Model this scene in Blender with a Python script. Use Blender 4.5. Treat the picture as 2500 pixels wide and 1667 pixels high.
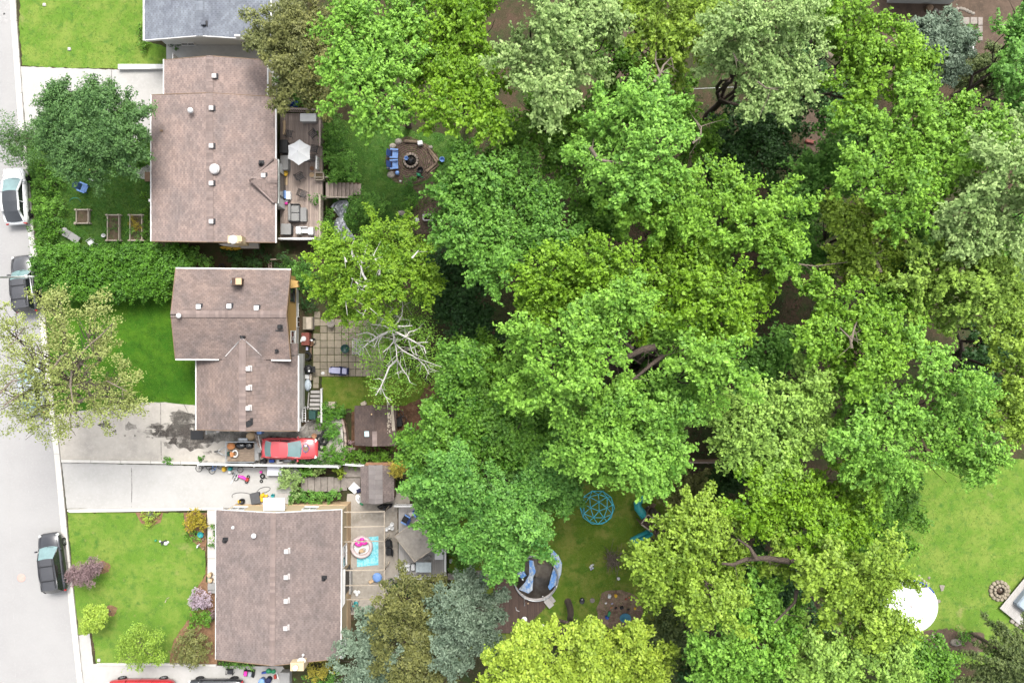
import bpy, math, random
import numpy as np
from mathutils import Vector, Matrix

random.seed(7)
RNG = np.random.default_rng(11)
R = math.radians
for o in list(bpy.data.objects):
    bpy.data.objects.remove(o)
SC = bpy.context.scene
COL = SC.collection

# ------------------------------------------------------------------ camera, light, exposure
CAM_H = 62.0
cam_data = bpy.data.cameras.new("camera")
cam_data.sensor_fit = 'HORIZONTAL'
cam_data.angle = 2 * math.atan(1250.0 / (30.0 * CAM_H))
cam_data.clip_start = 0.1
cam_data.clip_end = 2000
cam = bpy.data.objects.new("camera", cam_data)
cam.location = (0, 0, CAM_H)
COL.objects.link(cam)
SC.camera = cam

SUN_ELEV, SUN_AZ = 58.0, 20.0          # azimuth clockwise from the top of the picture (north)
world = bpy.data.worlds.new("World")
SC.world = world
world.use_nodes = True
wn = world.node_tree
wn.nodes.clear()
w_sky = wn.nodes.new("ShaderNodeTexSky")
w_sky.sky_type = 'NISHITA'
w_sky.sun_disc = False
w_sky.sun_elevation = R(SUN_ELEV)
w_sky.sun_rotation = R(SUN_AZ)
w_sky.air_density = 1.0
w_sky.dust_density = 4.0
w_sky.ozone_density = 1.0
w_hs = wn.nodes.new("ShaderNodeHueSaturation")   # overcast: the cloud layer greys the blue of the sky
w_hs.inputs["Saturation"].default_value = 0.25
w_bg = wn.nodes.new("ShaderNodeBackground")
w_bg.inputs["Strength"].default_value = 0.135
w_out = wn.nodes.new("ShaderNodeOutputWorld")
wn.links.new(w_sky.outputs[0], w_hs.inputs["Color"])
wn.links.new(w_hs.outputs[0], w_bg.inputs["Color"])
wn.links.new(w_bg.outputs[0], w_out.inputs["Surface"])

sun_data = bpy.data.lights.new("sun", 'SUN')
sun_data.energy = 1.35
sun_data.angle = R(22)
sun_data.color = (1.0, 0.965, 0.91)
sun = bpy.data.objects.new("sun", sun_data)
_d = Vector((math.sin(R(SUN_AZ)) * math.cos(R(SUN_ELEV)), math.cos(R(SUN_AZ)) * math.cos(R(SUN_ELEV)), math.sin(R(SUN_ELEV))))
sun.rotation_euler = (-_d).to_track_quat('-Z', 'Y').to_euler()
COL.objects.link(sun)

SC.view_settings.view_transform = 'Standard'
SC.view_settings.look = 'None'
SC.view_settings.gamma = 1.0
SC.view_settings.use_curve_mapping = False
SC.view_settings.exposure = 1.9
SC.render.engine = 'CYCLES'
SC.cycles.use_denoising = True
SC.cycles.max_bounces = 8
SC.cycles.transparent_max_bounces = 8

# ------------------------------------------------------------------ helpers
def at(u, v, z=0.0):
    """survey point: a spot measured on the 2500x1667 photograph at a known height -> metres"""
    k = (1 - z / CAM_H) / 30.0
    return Vector(((u - 1250) * k, (833.5 - v) * k, z))

def ppm(z=0.0):
    return (1 - z / CAM_H) / 30.0

BACK = -1.0
def drop_line(v):
    """u where the ground steps down from the street level to the back yards"""
    if v < 620: return 696.0
    if v < 1000: return 740.0
    if v < 1136: return 838.0
    if v < 1235: return 738.0
    return 770.0

def hz(x, y):
    v = 833.5 - y * 30
    xd = (drop_line(v) - 1250) / 30.0
    t = min(1, max(0, (x - xd + .55) / 1.1))
    return BACK * t * t * (3 - 2 * t)

class MB:
    """collects shapes; build() links them as one mesh object"""
    def __init__(s):
        s.v, s.f, s.m, s.sm = [], [], [], []
    def add(s, verts, faces, m=0, smooth=False):
        b = len(s.v)
        s.v += [Vector(p) for p in verts]
        for f in faces:
            s.f.append([b + i for i in f]); s.m.append(m); s.sm.append(smooth)
        return s
    def box(s, c, d, rz=0, m=0, bev=0, rx=0, ry=0):
        hx, hy, hz_ = d[0] / 2, d[1] / 2, d[2] / 2
        M = Matrix.Translation(c) @ Matrix.Rotation(rz, 4, 'Z') @ Matrix.Rotation(ry, 4, 'Y') @ Matrix.Rotation(rx, 4, 'X')
        b = min(bev, hx * .9, hy * .9, hz_ * .9)
        if b <= 0:
            P = [(x, y, z) for z in (-hz_, hz_) for x, y in ((-hx, -hy), (hx, -hy), (hx, hy), (-hx, hy))]
            F = [(3, 2, 1, 0), (4, 5, 6, 7), (0, 1, 5, 4), (1, 2, 6, 5), (2, 3, 7, 6), (3, 0, 4, 7)]
        else:
            def ring(x, y, z):
                return [(-x + b, -y, z), (x - b, -y, z), (x, -y + b, z), (x, y - b, z), (x - b, y, z), (-x + b, y, z), (-x, y - b, z), (-x, -y + b, z)]
            P = ring(hx, hy, -hz_) + ring(hx, hy, hz_ - b) + [(p[0] * (hx - b * .7) / hx, p[1] * (hy - b * .7) / hy, hz_) for p in ring(hx, hy, 0)]
            F = [tuple(range(7, -1, -1)), tuple(range(16, 24))]
            for k in (0, 8):
                F += [(k + i, k + (i + 1) % 8, k + 8 + (i + 1) % 8, k + 8 + i) for i in range(8)]
        return s.add([M @ Vector(p) for p in P], F, m)
    def prism(s, poly, z0, z1, m=0):
        n = len(poly)
        a = sum(poly[i][0] * poly[(i + 1) % n][1] - poly[(i + 1) % n][0] * poly[i][1] for i in range(n))
        if a < 0: poly = poly[::-1]
        P = [(p[0], p[1], z0) for p in poly] + [(p[0], p[1], z1) for p in poly]
        F = [tuple(range(n - 1, -1, -1)), tuple(range(n, 2 * n))] + [(i, (i + 1) % n, n + (i + 1) % n, n + i) for i in range(n)]
        return s.add(P, F, m)
    def poly(s, pts, m=0):
        return s.add(pts, [tuple(range(len(pts)))], m)
    def slab(s, pts, t, m=0):
        """planar polygon given thickness t downward"""
        n = len(pts)
        P = [Vector(p) for p in pts] + [Vector(p) - Vector((0, 0, t)) for p in pts]
        F = [tuple(range(n)), tuple(range(2 * n - 1, n - 1, -1))] + [((i + 1) % n, i, n + i, n + (i + 1) % n) for i in range(n)]
        return s.add(P, F, m)
    def tube(s, path, r, n=6, m=0, cap=True, smooth=True):
        path = [Vector(p) for p in path]
        rr = r if isinstance(r, (list, tuple)) else [r] * len(path)
        P, F = [], []
        for i, p in enumerate(path):
            d = (path[min(i + 1, len(path) - 1)] - path[max(i - 1, 0)])
            if d.length < 1e-6: d = Vector((0, 0, 1))
            d.normalize()
            a = d.cross(Vector((0, 0, 1)) if abs(d.z) < .9 else Vector((1, 0, 0))).normalized()
            b = d.cross(a)
            for k in range(n):
                t = 2 * math.pi * k / n
                P.append(p + (a * math.cos(t) + b * math.sin(t)) * rr[i])
        for i in range(len(path) - 1):
            for k in range(n):
                F.append((i * n + k, i * n + (k + 1) % n, (i + 1) * n + (k + 1) % n, (i + 1) * n + k))
        if cap:
            F.append(tuple(range(n))); F.append(tuple(range(len(P) - 1, len(P) - n - 1, -1)))
        return s.add(P, F, m, smooth)
    def lathe(s, prof, c=(0, 0, 0), n=16, m=0, smooth=True, sx=1, sy=1):
        c = Vector(c); P, F = [], []
        for r, z in prof:
            for k in range(n):
                t = 2 * math.pi * k / n
                P.append(c + Vector((r * math.cos(t) * sx, r * math.sin(t) * sy, z)))
        for i in range(len(prof) - 1):
            for k in range(n):
                F.append((i * n + k, i * n + (k + 1) % n, (i + 1) * n + (k + 1) % n, (i + 1) * n + k))
        if prof[0][0] > 1e-4 and abs(prof[0][1] - prof[1][1]) > 1e-5: F.append(tuple(range(n - 1, -1, -1)))
        if prof[-1][0] > 1e-4: F.append(tuple(range(len(P) - n, len(P))))
        return s.add(P, F, m, smooth)
    def ball(s, c, r, m=0, n=12, sx=1, sy=1, sz=1, z0=-1.0):
        prof = []
        a0 = math.asin(z0)
        for i in range(7):
            a = a0 + (math.pi / 2 - a0) * i / 6
            prof.append((max(1e-5, r * math.cos(a)), r * math.sin(a) * sz))
        return s.lathe(prof, c, n, m, True, sx, sy)
    def torus(s, c, r, t, n=24, k=8, m=0, flat=1.0, sx=1, sy=1):
        c = Vector(c); P, F = [], []
        for i in range(n):
            a = 2 * math.pi * i / n
            for j in range(k):
                b = 2 * math.pi * j / k
                P.append(c + Vector(((r + t * math.cos(b)) * math.cos(a) * sx, (r + t * math.cos(b)) * math.sin(a) * sy, t * math.sin(b) * flat)))
        for i in range(n):
            for j in range(k):
                F.append((i * k + j, ((i + 1) % n) * k + j, ((i + 1) % n) * k + (j + 1) % k, i * k + (j + 1) % k))
        return s.add(P, F, m, True)
    def build(s, name, mats, parent=None, kind=None, label=None):
        off = Vector((0, 0, 0)); p = parent
        while p is not None:
            off += Vector(p.location); p = p.parent
        me = bpy.data.meshes.new(name)
        me.from_pydata([tuple(v - off) for v in s.v], [], s.f)
        if not isinstance(mats, (list, tuple)): mats = [mats]
        for m in mats: me.materials.append(m)
        me.polygons.foreach_set("material_index", s.m)
        me.polygons.foreach_set("use_smooth", s.sm)
        me.update()
        o = bpy.data.objects.new(name, me)
        COL.objects.link(o)
        if parent: o.parent = parent
        if kind: o["kind"] = kind
        if label: o["label"] = label
        return o

def tag(o, label, cat, group=None, kind=None):
    o["label"] = label; o["category"] = cat
    if group: o["group"] = group
    if kind: o["kind"] = kind
    return o

def T(name, label, cat, loc=(0, 0, 0), group=None):
    o = bpy.data.objects.new(name, None)
    o.empty_display_size = .2
    COL.objects.link(o)
    o.location = loc
    return tag(o, label, cat, group)

KIDS = {}
def kids(o):
    return list(o.children)

def dup(root, loc=None, rz=None, label=None, scale=None, parent=None):
    c = root.copy(); COL.objects.link(c)
    if parent: c.parent = parent
    if loc is not None: c.location = loc
    if rz is not None: c.rotation_euler = (0, 0, rz)
    if label: c["label"] = label
    if scale: c.scale = (scale,) * 3 if not isinstance(scale, tuple) else scale
    for ch in kids(root):
        dup(ch, parent=c)
    return c

def place(o, loc, rz=0, scale=None):
    o.location = loc; o.rotation_euler = (0, 0, rz)
    if scale: o.scale = (scale,) * 3
    return o

def child_copy(o, parent, loc=None, rz=None):
    c = o.copy(); COL.objects.link(c); c.parent = parent
    if loc is not None: c.location = loc
    if rz is not None: c.rotation_euler = (0, 0, rz)
    return c

# ------------------------------------------------------------------ materials
MATS = {}
def mat(name, col, rough=.8, col2=None, scale=3.0, var=.25, bump=0.0, bscale=40.0, metal=0, island=0.0, spec=.3, trans=0.0, emit=None, detail=5, stretch=None, thr=None):
    """procedural material: base colour with noise towards col2, per-piece variation, fine relief"""
    m = bpy.data.materials.new(name); m.use_nodes = True
    nt = m.node_tree; L = nt.links
    b = nt.nodes["Principled BSDF"]
    b.inputs["Roughness"].default_value = rough
    b.inputs["Metallic"].default_value = metal
    b.inputs["Specular IOR Level"].default_value = spec
    if trans: b.inputs["Transmission Weight"].default_value = trans
    tc = nt.nodes.new("ShaderNodeTexCoord")
    src = tc.outputs["Object"]
    if stretch:
        mp = nt.nodes.new("ShaderNodeMapping"); mp.inputs["Scale"].default_value = stretch
        L.new(src, mp.inputs[0]); src = mp.outputs[0]
    no = nt.nodes.new("ShaderNodeTexNoise"); no.inputs["Scale"].default_value = scale; no.inputs["Detail"].default_value = detail
    no.inputs["Roughness"].default_value = .65
    L.new(src, no.inputs["Vector"])
    rmp = nt.nodes.new("ShaderNodeValToRGB")
    lo, hi = thr if thr else (.32, .68)
    rmp.color_ramp.elements[0].position = lo; rmp.color_ramp.elements[1].position = hi
    c2 = col2 if col2 else tuple(max(0, c * (1 - var)) for c in col)
    rmp.color_ramp.elements[0].color = (*c2, 1); rmp.color_ramp.elements[1].color = (*col, 1)
    L.new(no.outputs["Fac"], rmp.inputs[0])
    out = rmp.outputs[0]
    if island:
        g = nt.nodes.new("ShaderNodeNewGeometry")
        oi = nt.nodes.new("ShaderNodeObjectInfo")
        ad = nt.nodes.new("ShaderNodeMath"); ad.operation = 'ADD'
        L.new(g.outputs["Random Per Island"], ad.inputs[0]); L.new(oi.outputs["Random"], ad.inputs[1])
        fr = nt.nodes.new("ShaderNodeMath"); fr.operation = 'FRACT'; L.new(ad.outputs[0], fr.inputs[0])
        mr = nt.nodes.new("ShaderNodeMapRange"); mr.inputs["To Min"].default_value = 1 - island; mr.inputs["To Max"].default_value = 1 + island
        L.new(fr.outputs[0], mr.inputs["Value"])
        mx = nt.nodes.new("ShaderNodeVectorMath"); mx.operation = 'SCALE'
        L.new(out, mx.inputs[0]); L.new(mr.outputs[0], mx.inputs["Scale"])
        out = mx.outputs[0]
    L.new(out, b.inputs["Base Color"])
    if bump:
        n2 = nt.nodes.new("ShaderNodeTexNoise"); n2.inputs["Scale"].default_value = bscale; n2.inputs["Detail"].default_value = 4
        L.new(src, n2.inputs["Vector"])
        bp = nt.nodes.new("ShaderNodeBump"); bp.inputs["Strength"].default_value = bump; bp.inputs["Distance"].default_value = .03
        L.new(n2.outputs["Fac"], bp.inputs["Height"]); L.new(bp.outputs[0], b.inputs["Normal"])
    if emit:
        b.inputs["Emission Color"].default_value = (*emit, 1)
    MATS[name] = m
    return m

def mat_layers(name, base, layers, rough=.9, bump=.3, bscale=30):
    """ground material: base colour plus noise-masked layers (colour, noise scale, low, high)"""
    m = bpy.data.materials.new(name); m.use_nodes = True
    nt = m.node_tree; L = nt.links
    b = nt.nodes["Principled BSDF"]; b.inputs["Roughness"].default_value = rough; b.inputs["Specular IOR Level"].default_value = .15
    tc = nt.nodes.new("ShaderNodeTexCoord")
    cur = None
    for i, (col, sc, lo, hi) in enumerate(layers):
        n = nt.nodes.new("ShaderNodeTexNoise"); n.inputs["Scale"].default_value = sc; n.inputs["Detail"].default_value = 7; n.inputs["Roughness"].default_value = .7
        mp = nt.nodes.new("ShaderNodeMapping"); mp.inputs["Location"].default_value = (i * 17.3, i * 9.1, i * 3)
        L.new(tc.outputs["Object"], mp.inputs[0]); L.new(mp.outputs[0], n.inputs["Vector"])
        mr = nt.nodes.new("ShaderNodeMapRange"); mr.inputs["From Min"].default_value = lo; mr.inputs["From Max"].default_value = hi
        L.new(n.outputs["Fac"], mr.inputs["Value"])
        mx = nt.nodes.new("ShaderNodeMix"); mx.data_type = 'RGBA'
        L.new(mr.outputs[0], mx.inputs[0])
        if cur is None: mx.inputs[6].default_value = (*base, 1)
        else: L.new(cur, mx.inputs[6])
        mx.inputs[7].default_value = (*col, 1)
        cur = mx.outputs[2]
    L.new(cur, b.inputs["Base Color"])
    n2 = nt.nodes.new("ShaderNodeTexNoise"); n2.inputs["Scale"].default_value = bscale; n2.inputs["Detail"].default_value = 5
    L.new(tc.outputs["Object"], n2.inputs["Vector"])
    bp = nt.nodes.new("ShaderNodeBump"); bp.inputs["Strength"].default_value = bump; bp.inputs["Distance"].default_value = .05
    L.new(n2.outputs["Fac"], bp.inputs["Height"]); L.new(bp.outputs[0], b.inputs["Normal"])
    MATS[name] = m
    return m

def stain_mat(name, col, scale=1.5, lo=.42, hi=.58, rough=.6, most=.9):
    """a spill that soaks unevenly into what lies below it"""
    m = bpy.data.materials.new(name); m.use_nodes = True
    nt = m.node_tree; L = nt.links; b = nt.nodes["Principled BSDF"]
    b.inputs["Base Color"].default_value = (*col, 1); b.inputs["Roughness"].default_value = rough
    tc = nt.nodes.new("ShaderNodeTexCoord"); n = nt.nodes.new("ShaderNodeTexNoise")
    n.inputs["Scale"].default_value = scale; n.inputs["Detail"].default_value = 9; n.inputs["Roughness"].default_value = .72
    L.new(tc.outputs["Object"], n.inputs["Vector"])
    mr = nt.nodes.new("ShaderNodeMapRange"); mr.inputs["From Min"].default_value = lo; mr.inputs["From Max"].default_value = hi; mr.inputs["To Max"].default_value = most
    L.new(n.outputs["Fac"], mr.inputs["Value"]); L.new(mr.outputs[0], b.inputs["Alpha"])
    MATS[name] = m
    return m

def leaf_mat(name, c_lo, c_hi, trans=.35, rough=.55):
    """foliage: leaf colour varies from leaf to leaf and spray to spray; light shines through"""
    m = bpy.data.materials.new(name); m.use_nodes = True
    nt = m.node_tree; L = nt.links
    b = nt.nodes["Principled BSDF"]; b.inputs["Roughness"].default_value = rough; b.inputs["Specular IOR Level"].default_value = .3
    at_ = nt.nodes.new("ShaderNodeAttribute"); at_.attribute_name = "leaf_tone"
    rp = nt.nodes.new("ShaderNodeMix"); rp.data_type = 'RGBA'
    rp.inputs[6].default_value = (*c_lo, 1); rp.inputs[7].default_value = (*c_hi, 1)
    L.new(at_.outputs["Fac"], rp.inputs[0])
    oi = nt.nodes.new("ShaderNodeObjectInfo"); hs = nt.nodes.new("ShaderNodeHueSaturation")   # every tree has its own shade
    for k, lo, hi in (("Hue", .486, .503), ("Value", .87, 1.12), ("Saturation", 1.0, .9)):
        mr = nt.nodes.new("ShaderNodeMapRange"); mr.inputs["To Min"].default_value = lo; mr.inputs["To Max"].default_value = hi
        L.new(oi.outputs["Random"], mr.inputs["Value"]); L.new(mr.outputs[0], hs.inputs[k])
    L.new(rp.outputs[2], hs.inputs["Color"])
    L.new(hs.outputs[0], b.inputs["Base Color"])
    tr = nt.nodes.new("ShaderNodeBsdfTranslucent"); L.new(hs.outputs[0], tr.inputs["Color"])
    mx = nt.nodes.new("ShaderNodeMixShader"); mx.inputs[0].default_value = trans
    out = nt.nodes["Material Output"]
    L.new(b.outputs[0], mx.inputs[1]); L.new(tr.outputs[0], mx.inputs[2]); L.new(mx.outputs[0], out.inputs["Surface"])
    MATS[name] = m
    return m
# ground
M_forest = mat_layers("forest_floor", (0.028, 0.028, 0.012), [((0.053, 0.034, 0.022), .35, .45, .62), ((0.022, 0.046, 0.009), .6, .5, .66), ((0.074, 0.053, 0.034), 6, .56, .75)], bump=.8)
M_lawn = mat_layers("lawn_grass", (0.068, 0.131, 0.014), [((0.113, 0.158, 0.027), .5, .44, .6), ((0.041, 0.095, 0.013), 1.6, .52, .68), ((0.144, 0.149, 0.049), 3.2, .60, .74), ((0.171, 0.162, 0.063), .22, .60, .72)], bump=.8, bscale=18)
M_lawn_deep = mat_layers("deep_green_lawn", (0.022, 0.074, 0.003), [((0.043, 0.102, 0.005), .45, .42, .62), ((0.014, 0.050, 0.002), 1.3, .48, .7), ((0.068, 0.093, 0.009), 3.5, .6, .8)], bump=.8, bscale=18)
M_lawn_dry = mat_layers("dry_lawn", (0.067, 0.107, 0.010), [((0.126, 0.135, 0.028), .7, .45, .62), ((0.041, 0.090, 0.007), 1.3, .5, .68)], bump=.8, bscale=18)
M_weeds = mat_layers("weedy_grass", (0.031, 0.081, 0.012), [((0.053, 0.099, 0.019), 1.2, .45, .62), ((0.019, 0.050, 0.009), 2.5, .5, .68)], bump=1, bscale=12)
M_litter = mat_layers("leaf_litter", (0.074, 0.038, 0.022), [((0.118, 0.068, 0.040), 3, .45, .65), ((0.037, 0.022, 0.012), 1.2, .5, .66), ((0.136, 0.081, 0.050), 14, .58, .7)], bump=1, bscale=16)
M_dirt = mat_layers("bare_earth", (.075, .052, .038), [((.05, .036, .026), 1.2, .42, .62), ((.11, .08, .056), 8, .55, .75)], bump=.6)
M_mulch = mat_layers("bark_mulch", (0.161, 0.093, 0.053), [((0.099, 0.056, 0.031), 4, .45, .65), ((0.198, 0.124, 0.074), 14, .55, .7)], bump=1)
M_road = mat_layers("road_asphalt", (0.212, 0.208, 0.203), [((0.194, 0.189, 0.186), .25, .4, .65), ((0.226, 0.222, 0.217), 6, .5, .75), ((0.163, 0.158, 0.154), 14, .66, .8)], bump=.15, bscale=80)
M_drive = mat_layers("driveway_concrete", (0.285, 0.264, 0.232), [((0.230, 0.212, 0.189), .5, .45, .65), ((0.317, 0.294, 0.263), 3, .5, .72)], bump=.15, bscale=60)
M_drive_white = mat_layers("pale_concrete", (0.267, 0.260, 0.247), [((0.239, 0.232, 0.219), .4, .42, .64), ((0.286, 0.280, 0.267), 4, .5, .72)], bump=.12, bscale=60)
M_kerb = mat("kerb_concrete", (0.368, 0.352, 0.324), .9, var=.12, scale=2, bump=.1)
M_stain = stain_mat("oil_stain", (.032, .025, .019), 1.3, .40, .58)
M_ash = mat("ash_bed", (.04, .035, .03), .95, var=.4, scale=8)
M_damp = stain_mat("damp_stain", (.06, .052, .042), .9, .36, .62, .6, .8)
M_slab = mat("paving_stone", (0.198, 0.169, 0.125), .9, col2=(0.146, 0.125, 0.092), scale=4, bump=.3, island=.16)
M_slab_grey = mat("grey_paving_stone", (0.186, 0.164, 0.143), .9, col2=(0.124, 0.108, 0.096), scale=4, bump=.3, island=.14)
M_joint = mat_layers("mossy_joint", (0.031, 0.043, 0.009), [((0.050, 0.037, 0.019), 3, .45, .6)])
M_patio = mat_layers("stained_patio_concrete", (0.236, 0.211, 0.180), [((0.167, 0.149, 0.124), .7, .45, .62), ((0.273, 0.248, 0.217), 2.5, .5, .7)], bump=.15)
M_soil = mat_layers("garden_soil", (0.081, 0.059, 0.037), [((0.124, 0.093, 0.062), 4, .5, .7), ((0.037, 0.068, 0.012), 3, .54, .66)], bump=1)
M_stone = mat("field_stone", (0.223, 0.198, 0.167), .9, var=.35, scale=6, bump=.5, island=.2)
M_brick_ring = mat("fire_ring_stone", (0.205, 0.167, 0.136), .9, var=.3, scale=8, bump=.4, island=.2)
# buildings
def roof_mat(name, c, c2):
    return mat(name, c, .92, col2=c2, scale=.55, detail=6, bump=.4, bscale=70, island=.15, thr=(.34, .7))
M_roof = roof_mat("brown_shingle", (0.157, 0.115, 0.098), (0.093, 0.075, 0.070))
M_roof_n = roof_mat("pinkish_brown_shingle", (0.190, 0.140, 0.122), (0.124, 0.100, 0.093))
M_roof_s = roof_mat("mauve_brown_shingle", (0.147, 0.114, 0.103), (0.101, 0.083, 0.078))
M_roof_g = roof_mat("blue_grey_shingle", (0.133, 0.146, 0.165), (0.081, 0.088, 0.105))
M_roof_shed = roof_mat("dark_brown_shingle", (0.082, 0.056, 0.046), (0.049, 0.036, 0.032))
M_cap = mat("ridge_shingle", (0.150, 0.116, 0.105), .92, var=.2, scale=2, bump=.4, island=.16)
M_under = mat("roof_felt", (0.028, 0.022, 0.020), .95)
M_white = mat("white_trim", (0.460, 0.453, 0.436), .5, var=.08, scale=2)
M_white_pl = mat("white_plastic", (0.471, 0.471, 0.465), .4, var=.05)
M_cream = mat("cream_siding", (0.353, 0.285, 0.182), .8, var=.1, scale=1.5, stretch=(1, 1, 9))
M_yellow = mat("yellow_siding", (0.372, 0.236, 0.081), .8, var=.12, scale=1.5, stretch=(1, 1, 9))
M_parge = mat("grey_parging", (0.310, 0.304, 0.285), .85, var=.15, scale=2, bump=.2)
M_siding_w = mat("white_siding", (0.459, 0.459, 0.446), .7, var=.06, scale=1.5, stretch=(1, 1, 9))
M_brown_wall = mat("brown_brick_wall", (0.149, 0.074, 0.053), .9, var=.3, scale=12)
M_glass = mat("window_glass", (0.019, 0.025, 0.028), .06, var=.3, spec=.8)
M_frame = mat("dark_window_frame", (0.031, 0.028, 0.025), .5)
M_vent = mat("vent_metal", (0.316, 0.295, 0.285), .4, var=.08)
M_black = mat("black_plastic", (0.011, 0.011, 0.012), .45, var=.3)
M_brick = mat("chimney_brick", (0.062, 0.037, 0.028), .9, var=.3, scale=15)
M_tan = mat("tan_cap", (0.372, 0.267, 0.161), .8, var=.15, scale=6)
# wood
M_deck = mat("weathered_deck_wood", (0.295, 0.232, 0.195), .85, col2=(0.176, 0.140, 0.121), scale=2, stretch=(9, 1, 1), bump=.3, island=.2)
M_deck_dark = mat("dark_deck_wood", (0.065, 0.041, 0.031), .85, col2=(0.040, 0.027, 0.022), scale=2, stretch=(9, 1, 1), bump=.3, island=.2)
M_deck_grey = mat("grey_deck_board", (0.267, 0.254, 0.239), .8, col2=(0.223, 0.211, 0.198), scale=2, stretch=(9, 1, 1), bump=.2, island=.07)
M_timber = mat("pale_timber", (0.322, 0.279, 0.223), .8, col2=(0.236, 0.198, 0.155), scale=3, stretch=(1, 1, 1), bump=.3, island=.12)
M_wood = mat("brown_timber", (0.149, 0.099, 0.062), .85, var=.35, scale=4, bump=.3, island=.15)
M_log = mat("log_bark", (0.161, 0.118, 0.081), .9, var=.4, scale=6, bump=.6, island=.15)
M_bark = mat("maple_bark", (0.071, 0.053, 0.040), .95, col2=(0.037, 0.028, 0.022), scale=5, stretch=(2, 2, .4), bump=.8)
M_bark_pale = mat("pale_twig_bark", (0.149, 0.121, 0.093), .95, var=.35, scale=6, bump=.5)
M_birch = mat("white_birch_bark", (0.422, 0.403, 0.372), .8, col2=(0.223, 0.205, 0.186), scale=9, bump=.3, thr=(.3, .45))
# objects
M_metal = mat("galvanised_metal", (0.310, 0.322, 0.329), .35, var=.15, metal=.7)
M_dkmetal = mat("dark_metal", (0.037, 0.037, 0.040), .45, var=.2, metal=.4)
M_greyfab = mat("grey_fabric", (0.186, 0.183, 0.177), .95, var=.15, scale=5, bump=.2)
M_dkfab = mat("charcoal_fabric", (0.062, 0.062, 0.065), .95, var=.2, scale=5, bump=.2)
M_blue = mat("royal_blue_tarp", (0.019, 0.056, 0.260), .5, var=.3, scale=5, bump=.4)
M_blue_ch = mat("blue_chair_paint", (0.028, 0.056, 0.161), .6, var=.2)
M_blue_lt = mat("light_blue_plastic", (0.124, 0.223, 0.446), .5, var=.12)
M_cyan = mat("aqua_mat", (0.081, 0.322, 0.372), .7, col2=(0.205, 0.409, 0.434), scale=6, thr=(.42, .58))
M_teal = mat("teal_plastic", (.015, .19, .20), .4, var=.2)
M_cyanbar = mat("cyan_steel", (.06, .42, .55), .45, var=.15)
M_pink = mat("pink_vinyl", (0.496, 0.031, 0.260), .35, var=.15)
M_palepink = mat("pale_pink_vinyl", (0.384, 0.322, 0.316), .4, var=.06)
M_yellowp = mat("yellow_plastic", (0.465, 0.285, 0.019), .45, var=.15)
M_red = mat("red_plastic", (0.260, 0.031, 0.022), .5, var=.25)
M_redbrown = mat("red_brown_paint", (0.149, 0.043, 0.031), .7, var=.3, scale=5)
M_orange = mat("orange_plastic", (0.341, 0.149, 0.056), .6, var=.2)
M_green = mat("green_plastic", (0.019, 0.174, 0.074), .5, var=.2)
M_dkgreen = mat("dark_green_plastic", (0.009, 0.037, 0.031), .45, var=.2)
M_lav = mat("lavender_fabric", (0.298, 0.298, 0.409), .7, var=.1, scale=6)
M_navy = mat("navy_fabric", (0.012, 0.015, 0.046), .8, var=.2)
M_silver = mat("silver_tarp", (0.310, 0.322, 0.347), .3, var=.35, scale=5, metal=.3, bump=.5, bscale=6)
M_tire = mat("tyre_rubber", (0.012, 0.012, 0.012), .85, var=.2)
M_terra = mat("terracotta", (0.217, 0.118, 0.068), .9, var=.2)
M_carpet = mat("beige_canopy_fabric", (0.236, 0.214, 0.186), .95, col2=(0.167, 0.149, 0.127), scale=3, bump=.5, bscale=9)
M_ply = mat("worn_plywood", (0.248, 0.192, 0.140), .85, col2=(0.099, 0.071, 0.053), scale=3, stretch=(1, 7, 1), bump=.2, island=.12)
M_bag = mat("black_bin_bag", (0.007, 0.007, 0.009), .22, var=.3, bump=.8, bscale=9, spec=.6)
def paint(name, c, rough=.28):
    m = mat(name, c, rough, var=.05, scale=2, spec=.5)
    m.node_tree.nodes["Principled BSDF"].inputs["Coat Weight"].default_value = .6
    m.node_tree.nodes["Principled BSDF"].inputs["Coat Roughness"].default_value = .08
    return m
M_car_white = paint("white_car_paint", (0.484, 0.484, 0.484))
M_car_black = paint("black_car_paint", (0.017, 0.017, 0.020))
M_car_grey = paint("dark_grey_car_paint", (0.031, 0.031, 0.034))
M_car_silver = paint("silver_car_paint", (0.217, 0.236, 0.248))
M_car_red = paint("faded_red_car_paint", (0.384, 0.040, 0.046), .38)
M_truck_red = paint("deep_red_car_paint", (0.279, 0.012, 0.019))
M_car_glass = mat("car_glass", (0.099, 0.167, 0.167), .05, var=.25, scale=2, spec=1.0)
M_car_glass_d = mat("dark_car_glass", (0.015, 0.017, 0.020), .05, var=.2, spec=.9)
M_lamp = mat("lamp_lens", (0.465, 0.465, 0.446), .15, spec=.8)
M_tail = mat("tail_lens", (0.260, 0.012, 0.012), .15, spec=.8)
# foliage
F_maple = leaf_mat("maple_leaf", (0.046, 0.148, -0.001), (0.181, 0.375, 0.020))
F_maple_y = leaf_mat("yellowish_maple_leaf", (.08, .165, .008), (.24, .39, .035))
F_maple_p = leaf_mat("pale_maple_leaf", (.09, .18, .03), (.29, .42, .13))
F_round = leaf_mat("mid_green_leaf", (0.025, 0.108, 0.003), (0.126, 0.301, 0.023))
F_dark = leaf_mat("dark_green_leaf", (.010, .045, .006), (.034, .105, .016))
F_lime = leaf_mat("lime_leaf", (.12, .21, .008), (.32, .45, .035))
F_birch = leaf_mat("birch_leaf", (.06, .17, .004), (.19, .36, .015))
F_cedar = leaf_mat("olive_cedar_spray", (.060, .075, .018), (.19, .205, .055))
F_spruce = leaf_mat("blue_spruce_needle", (.055, .095, .055), (.19, .26, .175))
F_spruce_g = leaf_mat("green_conifer_needle", (.03, .06, .012), (.14, .19, .05))
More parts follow.
